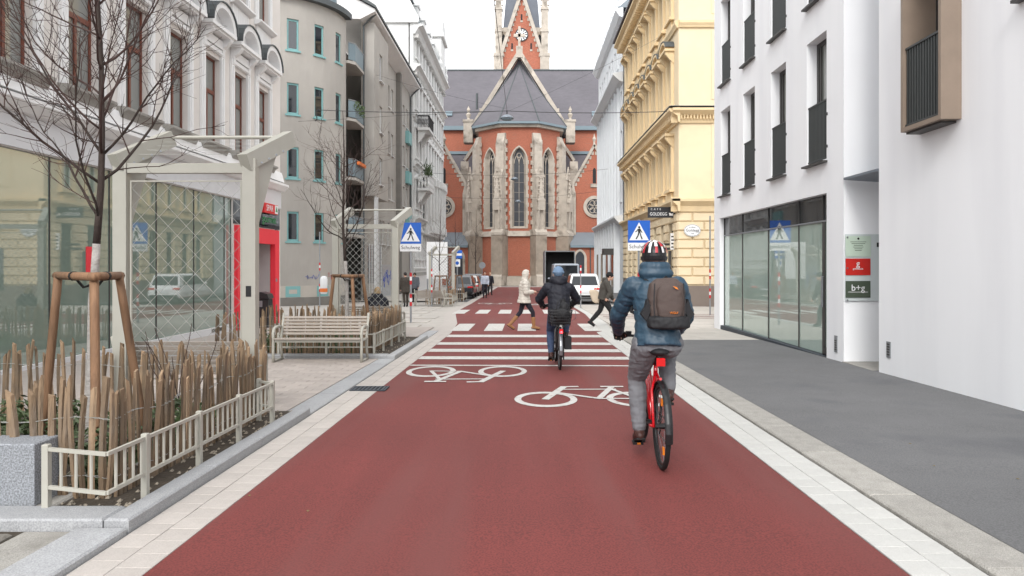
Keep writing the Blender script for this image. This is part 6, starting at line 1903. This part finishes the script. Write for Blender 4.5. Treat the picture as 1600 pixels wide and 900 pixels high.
    return t, mt, Vv

def cyclist_pose(sad, bary, barz, foot_low='L', w=.27, lean=.0, bb=(.44, .28), nech=.53):
    pel = (0, .17, sad + .07); J = dict(pelvis=pel, chest=(0, .27 + lean * .6, sad + .43), neck=(0, .32 + lean, sad + .60), head=(0, .37 + lean * 1.15, sad + .745))
    for s, q in (('L', -1), ('R', 1)):
        J['sh' + s] = (q * .185, .30 + lean * .9, sad + .52); J['wr' + s] = (q * (w + .01), bary - .09, barz + .05); J['hd' + s] = (q * -.1, .95, -.25)
        J['el' + s] = lerp3(J['sh' + s], J['wr' + s], .5); e = J['el' + s]; J['el' + s] = (e[0] + q * .075, e[1] - .02, e[2] - .055)
        J['hip' + s] = (q * .095, .19, sad + .04)
        lo = s == foot_low
        if lo: an = (q * .125, bb[0] - .07, bb[1] - .17 + .10); kn = (q * .13, bb[0] + .05, (sad + an[2]) / 2 + .09)
        else: an = (q * .125, bb[0] - .08, bb[1] + .17 + .10); kn = (q * .15, bb[0] + .20, sad - .05)
        J['an' + s] = an; J['kn' + s] = kn; J['toe' + s] = (q * .13, an[1] + .155, an[2] - .065)
        J['hu' + s] = (0, .25, .95); J['ht' + s] = (-q, 0, 0)
    return J
# ================================================================== BICYCLES
def bicycle(label, loc, rz, frame_m, city=False, lit=False, sad=.95, barz=1.0, foot_low='L'):
    t = thing('bicycle', label, 'bicycle', loc, rz)
    rw = .345
    def wheel(y, steer=0):
        w = link('wheel', None, t, (0, y, rw))
        def yz(r, n, k): a = 2 * PI * k / n; return (0, r * math.cos(a), r * math.sin(a))
        q = MB(); q.path([yz(rw - .021, 40, k) for k in range(40)], .021, 8, True); q.build('tyre', 'rubber', w, smooth=True)
        q = MB(); q.path([yz(rw - .05, 40, k) for k in range(40)], .011, 6, True); q.build('rim', 'alloy' if city else 'bike_black', w, smooth=True)
        q = MB(); q.tube((-.05, 0, 0), (.05, 0, 0), .024, n=10); q.build('hub', 'bike_black', w)
        q = MB()
        for k in range(24):
            a = 2 * PI * k / 24; s = .028 if k % 2 else -.028; a2 = a + (.5 if k % 4 < 2 else -.5)
            q.tube((s, .022 * math.cos(a2), .022 * math.sin(a2)), (0, (rw - .055) * math.cos(a), (rw - .055) * math.sin(a)), .0016, n=3, caps=False)
        q.build('spokes', 'alloy', w, kind='stuff')
        for a in (1.7, 4.2):
            q = MB(); q.box(-.007, .007, .2 * math.cos(a) - .018, .2 * math.cos(a) + .018, .2 * math.sin(a) - .03, .2 * math.sin(a) + .03); q.build('spoke_reflector', 'reflector_orange', w)
        return w
    wheel(0); wheel(1.06)
    bb = (0, .44, .28); sc_ = (0, .27, .80 if not city else .72); hd0 = (0, .80, .86 if not city else .80); hd1 = (0, .84, .70 if not city else .64)
    q = MB(); q.path([bb, lerp3(bb, sc_, .5), sc_], .019, 10)
    if city: q.path([hd0, (0, .62, .55), (0, .48, .34), bb], [.026, .028, .028, .026], 10)
    else:
        q.path([sc_, lerp3(sc_, hd0, .5), hd0], .018, 10); q.path([hd1, lerp3(hd1, bb, .5), bb], .031, 10)
    q.path([hd0, hd1], .024, 10)
    for s in (-1, 1):
        q.path([(0, bb[1], bb[2]), (s * .055, .25, .30), (s * .062, 0, rw)], .012, 8); q.path([(0, sc_[1], sc_[2] - .05), (s * .05, .17, .6), (s * .062, 0, rw)], .011, 8)
    q.build('frame', frame_m, t, smooth=True)
    q = MB()
    for s in (-1, 1): q.path([(s * .035, .845, .69), (s * .055, .90, .55), (s * .058, 1.06, rw)], .014, 8)
    q.path([(-.045, .845, .70), (.045, .845, .70)], .02, 8); q.build('fork', frame_m if not city else 'bike_black', t, smooth=True)
    q = MB(); q.path([sc_, (0, sc_[1] - .06, sad - .05)], .0145, 8); q.build('seat_post', 'bike_black', t)
    q = MB(); q.ball((0, .10, sad - .015), (.082, .10, .038), 14, 8); q.ball((0, .24, sad - .012), (.035, .13, .028), 12, 8); link('saddle', remesh(q, 'saddle', 'pack_black', .008, 3), t)
    q = MB(); q.path([hd0, (0, .79, barz - .03), (0, .84, barz)], .016, 8)
    q.path([(-.30, .74 if city else .78, barz + .02), (-.2, .80, barz + .01), (0, .85, barz), (.2, .80, barz + .01), (.30, .74 if city else .78, barz + .02)], .0125, 8); hb = q.build('handlebar', 'bike_black', t, smooth=True)
    for s in (-1, 1):
        q = MB(); q.tube((s * .30, .74 if city else .78, barz + .02), (s * .20, .80, barz + .01), .018, n=10); q.build('grip', 'rubber', hb)
        q = MB(); q.path([(s * .17, .82, barz), (s * .2, .87, barz - .02), (s * .28, .86, barz - .03)], .007, 6); q.build('brake_lever', 'bike_black', hb)
        q = MB(); q.box(min(s * .14, s * .19), max(s * .14, s * .19), .77, .82, barz, barz + .05); q.build('shifter', 'bike_black', hb)
    q = MB(); q.path([(0, .92, barz - .04), (-.05, .97, barz - .18), (0, 1.0, .72)], .005, 5); q.build('cable', 'bike_black', hb)
    # crankset
    q = MB(); q.path([(.05, bb[1] + .095 * math.cos(2 * PI * k / 20), bb[2] + .095 * math.sin(2 * PI * k / 20)) for k in range(20)], .008, 6, True); q.tube((-.06, bb[1], bb[2]), (.06, bb[1], bb[2]), .03, n=10)
    for s in (-1, 1):
        up = 1 if ((s < 0) != (foot_low == 'L')) else -1
        q.path([(s * .065, bb[1], bb[2]), (s * .075, bb[1], bb[2] + up * .17)], .012, 6)
    cr = q.build('crankset', 'bike_black', t)
    for s in (-1, 1):
        up = 1 if ((s < 0) != (foot_low == 'L')) else -1
        q = MB(); q.bbox(min(s * .085, s * .175), max(s * .085, s * .175), bb[1] - .045, bb[1] + .045, bb[2] + up * .17 - .012, bb[2] + up * .17 + .012, .004); pd = q.build('pedal', 'bike_black', cr)
        q = MB(); q.box(min(s * .11, s * .14), max(s * .11, s * .14), bb[1] - .05, bb[1] - .046, bb[2] + up * .17 - .008, bb[2] + up * .17 + .008); q.build('pedal_reflector', 'reflector_orange', pd)
    q = MB(); q.path([(.05, .0, rw + .035), (.05, bb[1], bb[2] + .095)], .005, 4); q.path([(.05, .0, rw - .035), (.05, .03, .2), (.05, bb[1], bb[2] - .095)], .005, 4); q.build('chain', 'bike_black', t)
    q = MB(); q.box(.055, .075, -.02, .03, .17, .30); q.ball((.06, 0, rw), (.018, .055, .055), 10, 6); q.build('derailleur', 'bike_black', t)
    # mudguards
    for y, a0, a1 in ((0, R(20), R(190)), (1.06, R(20), R(160))):
        q = MB(); rr = rw + .022; n = 14
        for k in range(n):
            u, v = a0 + (a1 - a0) * k / n, a0 + (a1 - a0) * (k + 1) / n
            vs = []
            for a in (u, v):
                for s, dr in ((-.03, -.012), (-.018, .0), (.018, .0), (.03, -.012)): vs.append((s, y + (rr + dr) * math.cos(a), rw + (rr + dr) * math.sin(a)))
            q.add(vs, [(0, 1, 5, 4), (1, 2, 6, 5), (2, 3, 7, 6)])
        q.build('mudguard', 'alloy' if city else 'bike_black', t, smooth=True)
    if city:
        q = MB(); q.box(-.028, .028, -.40, -.365, .66, .73)
        l = q.build('rear_light', 'lamp_red', t); l.location = (0, .0, -.02)
        q = MB(); q.ball((0, -.402, .68), (.020, .008, .020), 10, 6); q.build('lit_lens', 'lamp_red_lit', l)
        q = MB(); q.path([(s * .05, y, .74) for s, y in ((-1, -.36), (-1, .1), (1, .1), (1, -.36))], .008, 6, True)
        for s in (-1, 1): q.path([(s * .05, -.1, .74), (s * .06, 0, rw)], .007, 6)
        q.build('carrier', 'bike_black', t)
        q = MB()
        def rail(w, d0, d1, z): return [(-w, d0, z), (w, d0, z), (w, d1, z), (-w, d1, z)]
        for k in range(6):
            f = k / 5; q.path(rail(.145 + .035 * f, -.36 - .02 * f, -.06 + .02 * f, .76 + .24 * f), .005 if k < 5 else .009, 5, True)
        for k in range(10):
            f = k / 9; q.path([(-.145 + .29 * f, -.36, .76), (-.18 + .36 * f, -.38, 1.0)], .003, 4); q.path([(-.145 + .29 * f, -.06, .76), (-.18 + .36 * f, -.04, 1.0)], .003, 4)
            if k < 7: 
                g = k / 6
                for s in (-1, 1): q.path([(s * .145, -.36 + .3 * g, .76), (s * .18, -.38 + .34 * g, 1.0)], .003, 4)
        q.build('basket', 'bike_black', t)
        MB().box(.07, .18, -.2, .1, .36, .56).build('side_bag', 'pack_black', t)
        q = MB(); q.path([(.19, -.1, 1.0), (.25, -.12, .98), (.26, -.12, .86), (.2, -.1, .82)], .004, 5); q.build('loose_cable', 'alloy', t)
    else:
        q = MB(); q.bbox(-.035, .035, .015, .045, sad - .125, sad - .06, .006); q.build('rear_light', 'lamp_red', t)
        q = MB(); q.box(-.018, .018, .255, .30, .42, .60); q.build('bottle', 'bike_black', t)
        q = MB(); q.path([(0, .02 + (rw + .03) * math.cos(R(a)), rw + (rw + .03) * math.sin(R(a))) for a in range(40, 100, 12)], .012, 6); q.build('frame_bow', frame_m, t)
        q = MB(); q.box(.02, .05, -.12, -.09, .46, .54); q.build('side_reflector', 'reflector_orange', t)
    return t
# ---- near cyclist
P1 = (1.11, 5.93, zg(6.3))
bicycle('red and black bicycle ridden by the cyclist in the blue jacket', P1, R(-1), 'bike_red', sad=.95, barz=.99)
J = cyclist_pose(.95, .80, .99, 'L', .255)
per, mt, Vv = person('cyclist from behind in a blue quilted jacket, grey trousers and red white helmet', P1, R(-1), J, 'jacket_blue', 'pants_gray', 'shoe_brown', .0085, .0100, quilt=.0085, glove='glove', head='none', hood_down=False, bulk=1.05, leg_r=1.2, sleeve=1.04)
# stand-up collar hood round the neck
b = MB(); n = Vv['neck']
for k in range(14):
    a = 2 * PI * k / 14; b.ball((n.x + .088 * math.cos(a), n.y + .0 + .085 * math.sin(a), n.z + .045), (.052, .052, .085), 8, 6)
b.ball((n.x, n.y - .055, n.z + .02), (.15, .085, .085), 12, 8)
link('collar_hood', remesh(b, 'collar_hood', 'jacket_blue', .0105, 3, lambda c: .007 * (abs(math.sin(PI * c.z / .07)) - .6)), per)
# helmet: shell with ribs
hl_ = link('helmet', None, per)
def dome(r, z0, z1, u0, u1, push=0.0, nm='shell', m='helmet_white', n=10, k=6):
    q = MB(); 
    for j in range(k):
        for i in range(n):
            vs = []
            for (ii, jj) in ((i, j), (i + 1, j), (i + 1, j + 1), (i, j + 1)):
                u = u0 + (u1 - u0) * ii / n; v = z0 + (z1 - z0) * jj / k
                x = r[0] * math.cos(v) * math.sin(u); y = -r[1] * math.cos(v) * math.cos(u); z = r[2] * math.sin(v)
                vs.append(mt @ Vector((x, y - .005, z + .035)))
            q.add(vs, [(0, 1, 2, 3)])
    return q.build(nm, m, hl_, smooth=True)
dome((.104, .126, .112), R(-18), R(90), 0, 2 * PI, nm='liner', m='helmet_black', n=24, k=8)
for i in range(11):
    u = -PI * .84 + i * PI * 1.68 / 10
    dome((.117, .141, .125), R(8), R(36), u - .10, u + .10, nm='rib', m='helmet_red' if i % 2 else 'helmet_white', n=3, k=3)
    dome((.119, .143, .127), R(34), R(62), u - .16, u + .13, nm='rib', m='helmet_white' if i % 3 else 'helmet_red', n=3, k=3)
for i in range(5):
    u = i * 2 * PI / 5
    dome((.120, .144, .128), R(60), R(90), u - .42, u + .42, nm='crown', m='helmet_white', n=5, k=3)
dome((.116, .140, .124), R(-24), R(-6), 0, 2 * PI, nm='rim_band', m='helmet_black', n=24, k=2)
q = MB()
for s in (-1, 1): q.path([mt @ Vector((s * .098, .0, .01)), mt @ Vector((s * .085, .02, -.07)), mt @ Vector((s * .03, .05, -.13))], .006, 5)
q.build('chin_strap', 'helmet_black', hl_)
# rucksack on his back
rk = thing('backpack', 'brown and black backpack with orange print on the blue jacket', 'backpack', P1, R(-1))
def rbox(cx, cy, cz_, w, d, h, lean=0.0, e=4.0, n=20, m=9):
    rings = []
    for j in range(m):
        v = -1 + 2 * j / (m - 1); vv = max(-.999, min(.999, v)); s = (1 - abs(vv) ** e) ** (1 / e) * .55 + .45 if abs(vv) < .99 else .5
        ring = []
        for i in range(n):
            a = 2 * PI * i / n; ca, sa = math.cos(a), math.sin(a); p = 2 / 3.2
            ring.append(Vector((cx + math.copysign(abs(ca) ** p, ca) * w / 2 * s, cy + lean * v * h / 2 + math.copysign(abs(sa) ** p, sa) * d / 2 * s, cz_ + v * h / 2)))
        rings.append(ring)
    b = MB(); b.loft(rings); return b
BX, BYY, BZ = .06, .085, 1.345
link('main_bag', remesh(rbox(BX, BYY + .01, BZ, .31, .17, .38, .14, 2.6), 'main_bag', 'pack_brown', .009, 3, lambda c: folds(c, .006, 12, 10)), rk)
link('front_pocket', remesh(rbox(BX + .01, BYY - .06, BZ + .0, .22, .10, .30, .14, 2.4), 'front_pocket', 'pack_brown', .008, 3, lambda c: folds(c, .004, 14, 12)), rk)
link('bottom_panel', remesh(rbox(BX + .005, BYY - .035, BZ - .165, .345, .20, .115, .1), 'bottom_panel', 'pack_black', .008, 3, lambda c: folds(c, .006, 14, 16)), rk)
for s in (-1, 1):
    q = MB(); q.prism([(BX + s * .165, BZ + .02), (BX + s * .185, BZ - .05), (BX + s * .215, BZ - .10), (BX + s * .17, BZ - .16), (BX + s * .13, BZ - .05)], BYY - .05, BYY + .05, 'y'); q.build('side_pocket', 'pack_black', rk)
    q = MB(); q.path([(BX * .3 + s * .09, .2, 1.50), (s * .115, .27, 1.545), (s * .13, .40, 1.50), (s * .16, .44, 1.38), (s * .20, .30, 1.25), (s * .14 + BX, .14, 1.19)], .017, 6); q.build('strap', 'pack_black', rk)
    q = MB(); q.path([(BX + s * .115, BYY - .10, BZ + .15), (BX + s * .125, BYY - .12, BZ - .0), (BX + s * .12, BYY - .13, BZ - .12)], .005, 5); q.build('zip', 'pack_black', rk)
q = MB(); q.path([(BX - .04, .15, 1.51), (BX, .13, 1.55), (BX + .04, .15, 1.51)], .008, 6); q.build('grab_loop', 'pack_black', rk)
for txt, z, sz in (('WOLF', -.075, .028), ('WORK', .165, .02)):
    pass
q = MB(); q.box(BX + .005, BX + .07, BYY - .131, BYY - .122, BZ - .095, BZ - .07); 
lo = lettering('WOLF', .024, 'reflector_orange', rk, (BX + .035, BYY - .128, BZ - .085)); lo.rotation_euler = (PI / 2 + .14, 0, 0); lo.name = 'print_mark'
q = MB(); q.prism([(BX + .03, BZ + .13), (BX + .06, BZ + .12), (BX + .075, BZ + .10), (BX + .05, BZ + .11)], BYY - .108, BYY - .098, 'y'); q.build('paw_mark', 'reflector_orange', rk)

# ---- second cyclist
P2 = (.60, 12.2, zg(12.6))
bicycle('black city bicycle with rear basket and lit red light under the navy cyclist', P2, R(1), 'bike_black', True, True, .86, 1.0)
J = cyclist_pose(.84, .76, 1.0, 'L', .25)
for s, q_ in (('L', -1), ('R', 1)):
    e = J['el' + s]; J['el' + s] = (e[0] + q_ * .03, e[1], e[2] + .0)
person('cyclist from behind in a navy padded jacket, jeans and light blue knit hat', P2, R(1), J, 'navy', 'jeans', 'shoe_brown', .0095, quilt=.008, glove='black_cloth', head='beanie', hair='knit_blue', hood_down=True, bulk=1.04, sleeve=1.0, coat=dict(hem=.42, flare=1.02))
hbg = thing('handbag', 'slouchy black bag lying in the rear bicycle basket', 'bag', P2, R(1))
b = MB(); b.ball((.02, -.2, .92), (.15, .13, .12), 12, 8); b.ball((.06, -.18, 1.03), (.09, .10, .10), 10, 8); b.ball((.04, -.15, 1.12), (.045, .06, .06), 8, 6)
link('bag_body', remesh(b, 'bag_body', 'pack_black', .012, 2, lambda c: .006 * math.sin(c.x * 50) * math.sin(c.z * 43)), hbg)
q = MB(); q.path([(-.08, -.2, .98), (-.04, -.2, 1.14), (.06, -.18, 1.2), (.12, -.18, 1.06)], .008, 6); q.build('bag_handle', 'pack_black', hbg)

# ---- standing and walking figures
def walk_pose(h=1.68, step=.34, back='L', armL=.2, armR=-.2, hunch=.0, headf=.02):
    k = h / 1.70
    J = dict(pelvis=(0, 0, .94), chest=(0, .01 + hunch * .5, 1.25), neck=(0, .02 + hunch, 1.43), head=(0, .05 + hunch * 1.3 + headf, 1.575))
    for s, q in (('L', -1), ('R', 1)):
        J['sh' + s] = (q * .175, .015 + hunch * .8, 1.36); a = armL if s == 'L' else armR
        J['el' + s] = (q * .225, .0 + a * .5 + hunch, 1.08); J['wr' + s] = (q * .23, .05 + a + hunch, .86); J['hip' + s] = (q * .09, 0, .90)
        J['hu' + s] = (q, 0, 0); J['ht' + s] = (0, 1, 0)
        if s == back: J['kn' + s] = (q * .09, -step * .35 + .03, .50); J['an' + s] = (q * .08, -step * 1.15, .135); J['toe' + s] = (q * .08, -step * 1.15 + .12, .035)
        else: J['kn' + s] = (q * .09, step * .55 + .04, .50); J['an' + s] = (q * .08, step * .75, .085); J['toe' + s] = (q * .08, step * .75 + .15, .04)
    return {n: ((v[0] * k, v[1] * k, v[2] * k) if n[:2] not in ('hu', 'ht') else v) for n, v in J.items()}
J = walk_pose(1.70, .36, 'L')
k = 1.0
J['elR'] = (.235, .03, 1.08); J['wrR'] = (.15, .24, 1.09); J['hdR'] = (-.1, 1, .1); J['huR'] = (0, 0, 1); J['htR'] = (-1, 0, 0); J['elL'] = (-.235, .05, 1.08); J['wrL'] = (-.16, .24, 1.07); J['hdL'] = (.1, 1, .1)
person('pedestrian in a white hooded puffer coat and tan boots striding across the crossing', on(0.02, 21.2, .006), -PI / 2 + .1, J, 'coat_white', 'leggings', 'boot_tan', .0095, quilt=.011, head='hair', hair='hair_blond', hood_up='coat_white', bulk=1.1, coat=dict(hem=.55, flare=1.32), boots=True, sleeve=1.15, leg_r=.9, pitch=-.12)
ph = thing('phone', 'dark phone held by the pedestrian in the white coat', 'phone', on(0.02, 21.2, .006), -PI / 2 + .1)
MB().bbox(.09, .17, .33, .48, 1.10, 1.112, .003).build('case', 'ink', ph); MB().box(.095, .165, .335, .475, 1.1125, 1.1135).build('screen', 'glass_dark', ph)
J = walk_pose(1.64, .36, 'L', .15, .25, .10, .03)
J['wrR'] = (.24, .12, .88)
person('pedestrian in an olive jacket and black beanie walking with a cream tote bag', on(2.42, 22.3, .02), -PI / 2 - .1, J, 'jacket_olive', 'black_cloth', 'black_cloth', .0095, head='beanie', hair='black_cloth', bulk=1.12, coat=dict(hem=.3, flare=1.0), leg_r=1.1, hood_down=True, pitch=-.15, sleeve=1.15)
tb = thing('tote_bag', 'cream cloth tote bag hanging behind the pedestrian in the olive jacket', 'bag', on(2.42, 22.3, .02), -PI / 2 - .1)
b = rbox(-.16, -.24, .90, .09, .30, .42, -.35); link('bag', remesh(b, 'bag', 'tote', .012, 3), tb)
for d_ in (-.04, .04): MB().path([(-.16 + d_, -.24, 1.10), (-.17 + d_, -.10, 1.3), (-.17 + d_, -.0, 1.42)], .010, 5).build('strap', 'tote', tb)
J = walk_pose(1.78, .10, 'L', .04, .04)
person('far pedestrian in a pale jacket and dark trousers standing by the parked cars', on(-2.62, 50, .01), PI, J, 'coat_light', 'navy', 'black_cloth', .012, .018, bulk=1.08, head='hair')
J = walk_pose(1.72, .2, 'R', .1, -.1)
person('far pedestrian in dark clothes partly hidden behind the one in the pale jacket', on(-2.55, 56, .01), PI + .3, J, 'navy', 'black_cloth', 'black_cloth', .012, .018, bulk=1.0, head='hair', hair='hair_blond')
J = walk_pose(1.72, .06, 'L', .05, .05, .06)
person('person in a long dark brown coat standing beside the far bench', on(-5.85, 36.6, .02), .4, J, 'coat_brown', 'coat_brown', 'black_cloth', .012, .018, bulk=1.2, head='hair', hair='hair_dark', coat=dict(hem=.8, flare=1.15))
J = walk_pose(1.66, .06, 'L', .12, .05, .02)
person('person in a grey coat with scarf facing the camera behind the far bench', on(-6.2, 42.0, .08), PI, J, 'coat_gray', 'black_cloth', 'black_cloth', .012, .018, bulk=1.1, head='beanie', hair='coat_brown', coat=dict(hem=.5, flare=1.05))
# seated on the bench behind the second planter, back to the camera
J = dict(pelvis=(0, 0, .50), chest=(0, -.02, .82), neck=(0, .0, 1.0), head=(0, .04, 1.145))
for s, q_ in (('L', -1), ('R', 1)):
    J['sh' + s] = (q_ * .175, .0, .93); J['el' + s] = (q_ * .235, .06, .67); J['wr' + s] = (q_ * .12, .26, .60); J['hip' + s] = (q_ * .09, .03, .48); J['kn' + s] = (q_ * .10, .45, .50); J['an' + s] = (q_ * .10, .46, .08); J['toe' + s] = (q_ * .10, .60, .04); J['hu' + s] = (0, 0, 1); J['ht' + s] = (-q_, 0, 0)
person('person with blond hair in a dark navy coat sitting with back to camera', on(-3.72, 18.72, .0), 0, J, 'navy', 'black_cloth', 'black_cloth', .011, quilt=.006, head='long', hair='hair_blond', bulk=1.15, sleeve=1.1, hood_down=True)

# ================================================================== VEHICLES
def section(y, w, z0, z1, top_w, mid=.55):
    """one cross-section of a car body, 12 points"""
    zm = z0 + (z1 - z0) * mid
    return [(-w * .90, y, z0), (w * .90, y, z0), (w, y, z0 + (zm - z0) * .35), (w, y, zm), (top_w + (w - top_w) * .25, y, z1 - (z1 - zm) * .35), (top_w, y, z1 - .03), (top_w * .8, y, z1),
            (-top_w * .8, y, z1), (-top_w, y, z1 - .03), (-top_w - (w - top_w) * .25, y, z1 - (z1 - zm) * .35), (-w, y, zm), (-w, y, z0 + (zm - z0) * .35)]
def car(label, loc, rz, paint, L=4.4, W=1.82, H=1.62, van=False, cat='car', group=None):
    t = thing('van' if van else 'car', label, cat, loc, rz, group)
    w = W / 2; bz = .98 * H / 1.62 if not van else 1.15
    b = MB()
    b.loft([[Vector(p) for p in section(y, ww, z0, z1, tw)] for y, ww, z0, z1, tw in (
        (0.0, w * .90, .42, bz * .80, w * .82), (.10, w * .98, .30, bz * .98, w * .90), (.5, w, .26, bz, w * .93), (L * .5, w, .26, bz, w * .93), (L * .75, w, .26, bz * .97, w * .90), (L - .3, w * .95, .28, bz * .80, w * .82), (L, w * .80, .38, bz * .62, w * .68))])
    b.build('body', paint, t, smooth=False)
    # cabin
    r0, r1, f1, f0 = (.12, .45, L * .58, L * .78) if not van else (.02, .06, L * .72, L * .90)
    b = MB(); lo, hi = w * .90, w * (.74 if not van else .86); zt = H
    def P(y, x, z): return Vector((x, y, z))
    def ringc(y, x, z, yo): return [P(y, -x, z), P(y, x, z)]
    rings = [[P(r0, -lo, bz - .02), P(r0, lo, bz - .02), P(f0, lo, bz - .02), P(f0, -lo, bz - .02)], [P(r0 + (r1 - r0) * .85, -hi * 1.03, zt - .07), P(r0 + (r1 - r0) * .85, hi * 1.03, zt - .07), P(f1, hi * 1.03, zt - .07), P(f1, -hi * 1.03, zt - .07)], [P(r1 + .1, -hi * .9, zt), P(r1 + .1, hi * .9, zt), P(f1 - .15, hi * .9, zt), P(f1 - .15, -hi * .9, zt)]]
    b.loft(rings); b.build('cabin', paint, t)
    q = MB()
    a = .12; top = .84
    def rw_(f): return r0 + (r1 - r0) * .85 * f
    z0_, z1_ = bz + .04, zt - .13
    def xat(z): return lo + (hi * 1.03 - lo) * (z - bz) / (zt - .07 - bz)
    def yat(z): return r0 + (r1 - r0) * .85 * (z - bz) / (zt - .07 - bz)
    q.add([(-xat(z0_) * .88, yat(z0_) - .012, z0_), (xat(z0_) * .88, yat(z0_) - .012, z0_), (xat(z1_) * .86, yat(z1_) - .012, z1_), (-xat(z1_) * .86, yat(z1_) - .012, z1_)], [(0, 1, 2, 3)])
    q.build('rear_window', 'glass_car', t)
    for s in (-1, 1):
        q = MB(); q.add([(s * (xat(z0_) + .012), r0 + .45, z0_), (s * (xat(z0_) + .012), f0 - .25, z0_), (s * (xat(z1_) + .012), f1 - .02, z1_), (s * (xat(z1_) + .012), r1 + .35, z1_)], [(0, 1, 2, 3)])
        if not van: q.build('side_window', 'glass_car', t)
        zl = bz * .86 if not van else 1.0
        q = MB(); q.bbox(min(s * w * .55, s * w * .94), max(s * w * .55, s * w * .94), -.004, .10, zl - .07, zl + .03, .02) if not van else q.box(min(s * w * .82, s * w * .93), max(s * w * .82, s * w * .93), -.02, .1, .75, 1.35)
        q.build('tail_light', 'lamp_red', t)
        for y in (L * .19, L * .81):
            wh = link('wheel', None, t, (s * (w - .10), y, .33)); q = MB()
            q.path([(0, .27 * math.cos(k_ * PI / 12), .27 * math.sin(k_ * PI / 12)) for k_ in range(24)], .075, 8, True); q.build('tyre', 'rubber', wh, smooth=True)
            q = MB(); q.tube((-.06, 0, 0), (.06, 0, 0), .22, n=16); q.build('rim', 'alloy', wh)
        q = MB(); q.ball((s * (w + .09), L * .66, bz + .10), (.09, .05, .07), 8, 6); q.build('mirror', paint, t)
    q = MB(); q.box(-w * .82, w * .82, -.02, .2, .30, .50); q.build('bumper', 'rubber', t)
    q = MB(); q.box(-.26, .26, -.025, .0 + .05, bz * .62, bz * .62 + .11); q.build('number_plate', 'plate', t)
    q = MB(); q.box(-w * .5, w * .5, -.028, .1, .34, .37); q.build('bumper_trim', 'alloy', t)
    return t
car('white estate car parked on the right before the church', on(3.35, 40.2, .0), 0, 'car_white', 4.5, 1.86, 1.66)
car('tall pale grey van parked ahead of the white car', on(3.0, 51.5, .0), 0, 'car_gray', 5.6, 2.0, 2.35, True, 'van')
car('dark estate car nearest in the left parking lane', on(-4.15, 48.0, .0), 0, 'car_dark', 4.3, 1.8, 1.55)
car('silver brown car second in the left parking lane', on(-4.1, 53.2, .0), 0, 'car_silver', 4.3, 1.8, 1.5)
car('dark car third in the left parking lane near the pedestrians', on(-4.05, 58.6, .0), 0, 'car_dark', 4.4, 1.82, 1.6)
# box lorry with its rear open
lt = thing('lorry', 'box lorry with a dark open rear before the church', 'lorry', on(3.0, 60.5, .0))
b = MB(); W_, H0, H1, L_ = 1.25, .75, 3.5, 6.0
b.box(-W_, -W_ + .08, 0, L_, H0, H1); b.box(W_ - .08, W_, 0, L_, H0, H1); b.box(-W_ + .08, W_ - .08, 0, L_, H1 - .08, H1); b.box(-W_ + .08, W_ - .08, 0, L_, H0, H0 + .1); b.box(-W_ + .08, W_ - .08, L_ - .08, L_, H0 + .1, H1 - .08)
b.build('cargo_box', 'truck_gray', lt)
b = MB(); b.box(-W_ + .081, -W_ + .1, .02, L_ - .1, H0 + .11, H1 - .1); b.box(W_ - .1, W_ - .081, .02, L_ - .1, H0 + .11, H1 - .1); b.box(-W_ + .1, W_ - .1, 1.2, 1.25, H0 + .11, H1 - .1); b.box(-W_ + .1, W_ - .1, .02, 1.2, H1 - .12, H1 - .085); b.build('dark_inside', 'dark_void', lt)  # near-black sheets: the shade inside the open rear is put into their colour
MB().box(-W_ + .1, W_ - .1, -.1, .0, .5, .72).build('bumper', 'rubber', lt)
MB().bbox(-1.15, 1.15, L_ + .1, L_ + 1.9, .5, 2.6, .1).build('cab', 'truck_gray', lt)
MB().box(-1.0, 1.0, .3, L_ + 1.5, .45, .7).build('chassis', 'rubber', lt)
for s in (-1, 1):
    MB().box(min(s * .85, s * 1.15), max(s * .85, s * 1.15), -.12, -.1, .53, .69).build('tail_light', 'lamp_red', lt)
    for y in (1.2, L_ + .9):
        wh = link('wheel', None, lt, (s * 1.0, y, .45)); MB().path([(0, .34 * math.cos(k_ * PI / 12), .34 * math.sin(k_ * PI / 12)) for k_ in range(24)], .11, 8, True).build('tyre', 'rubber', wh, smooth=True); MB().tube((-.08, 0, 0), (.08, 0, 0), .26, n=16).build('rim', 'alloy', wh)
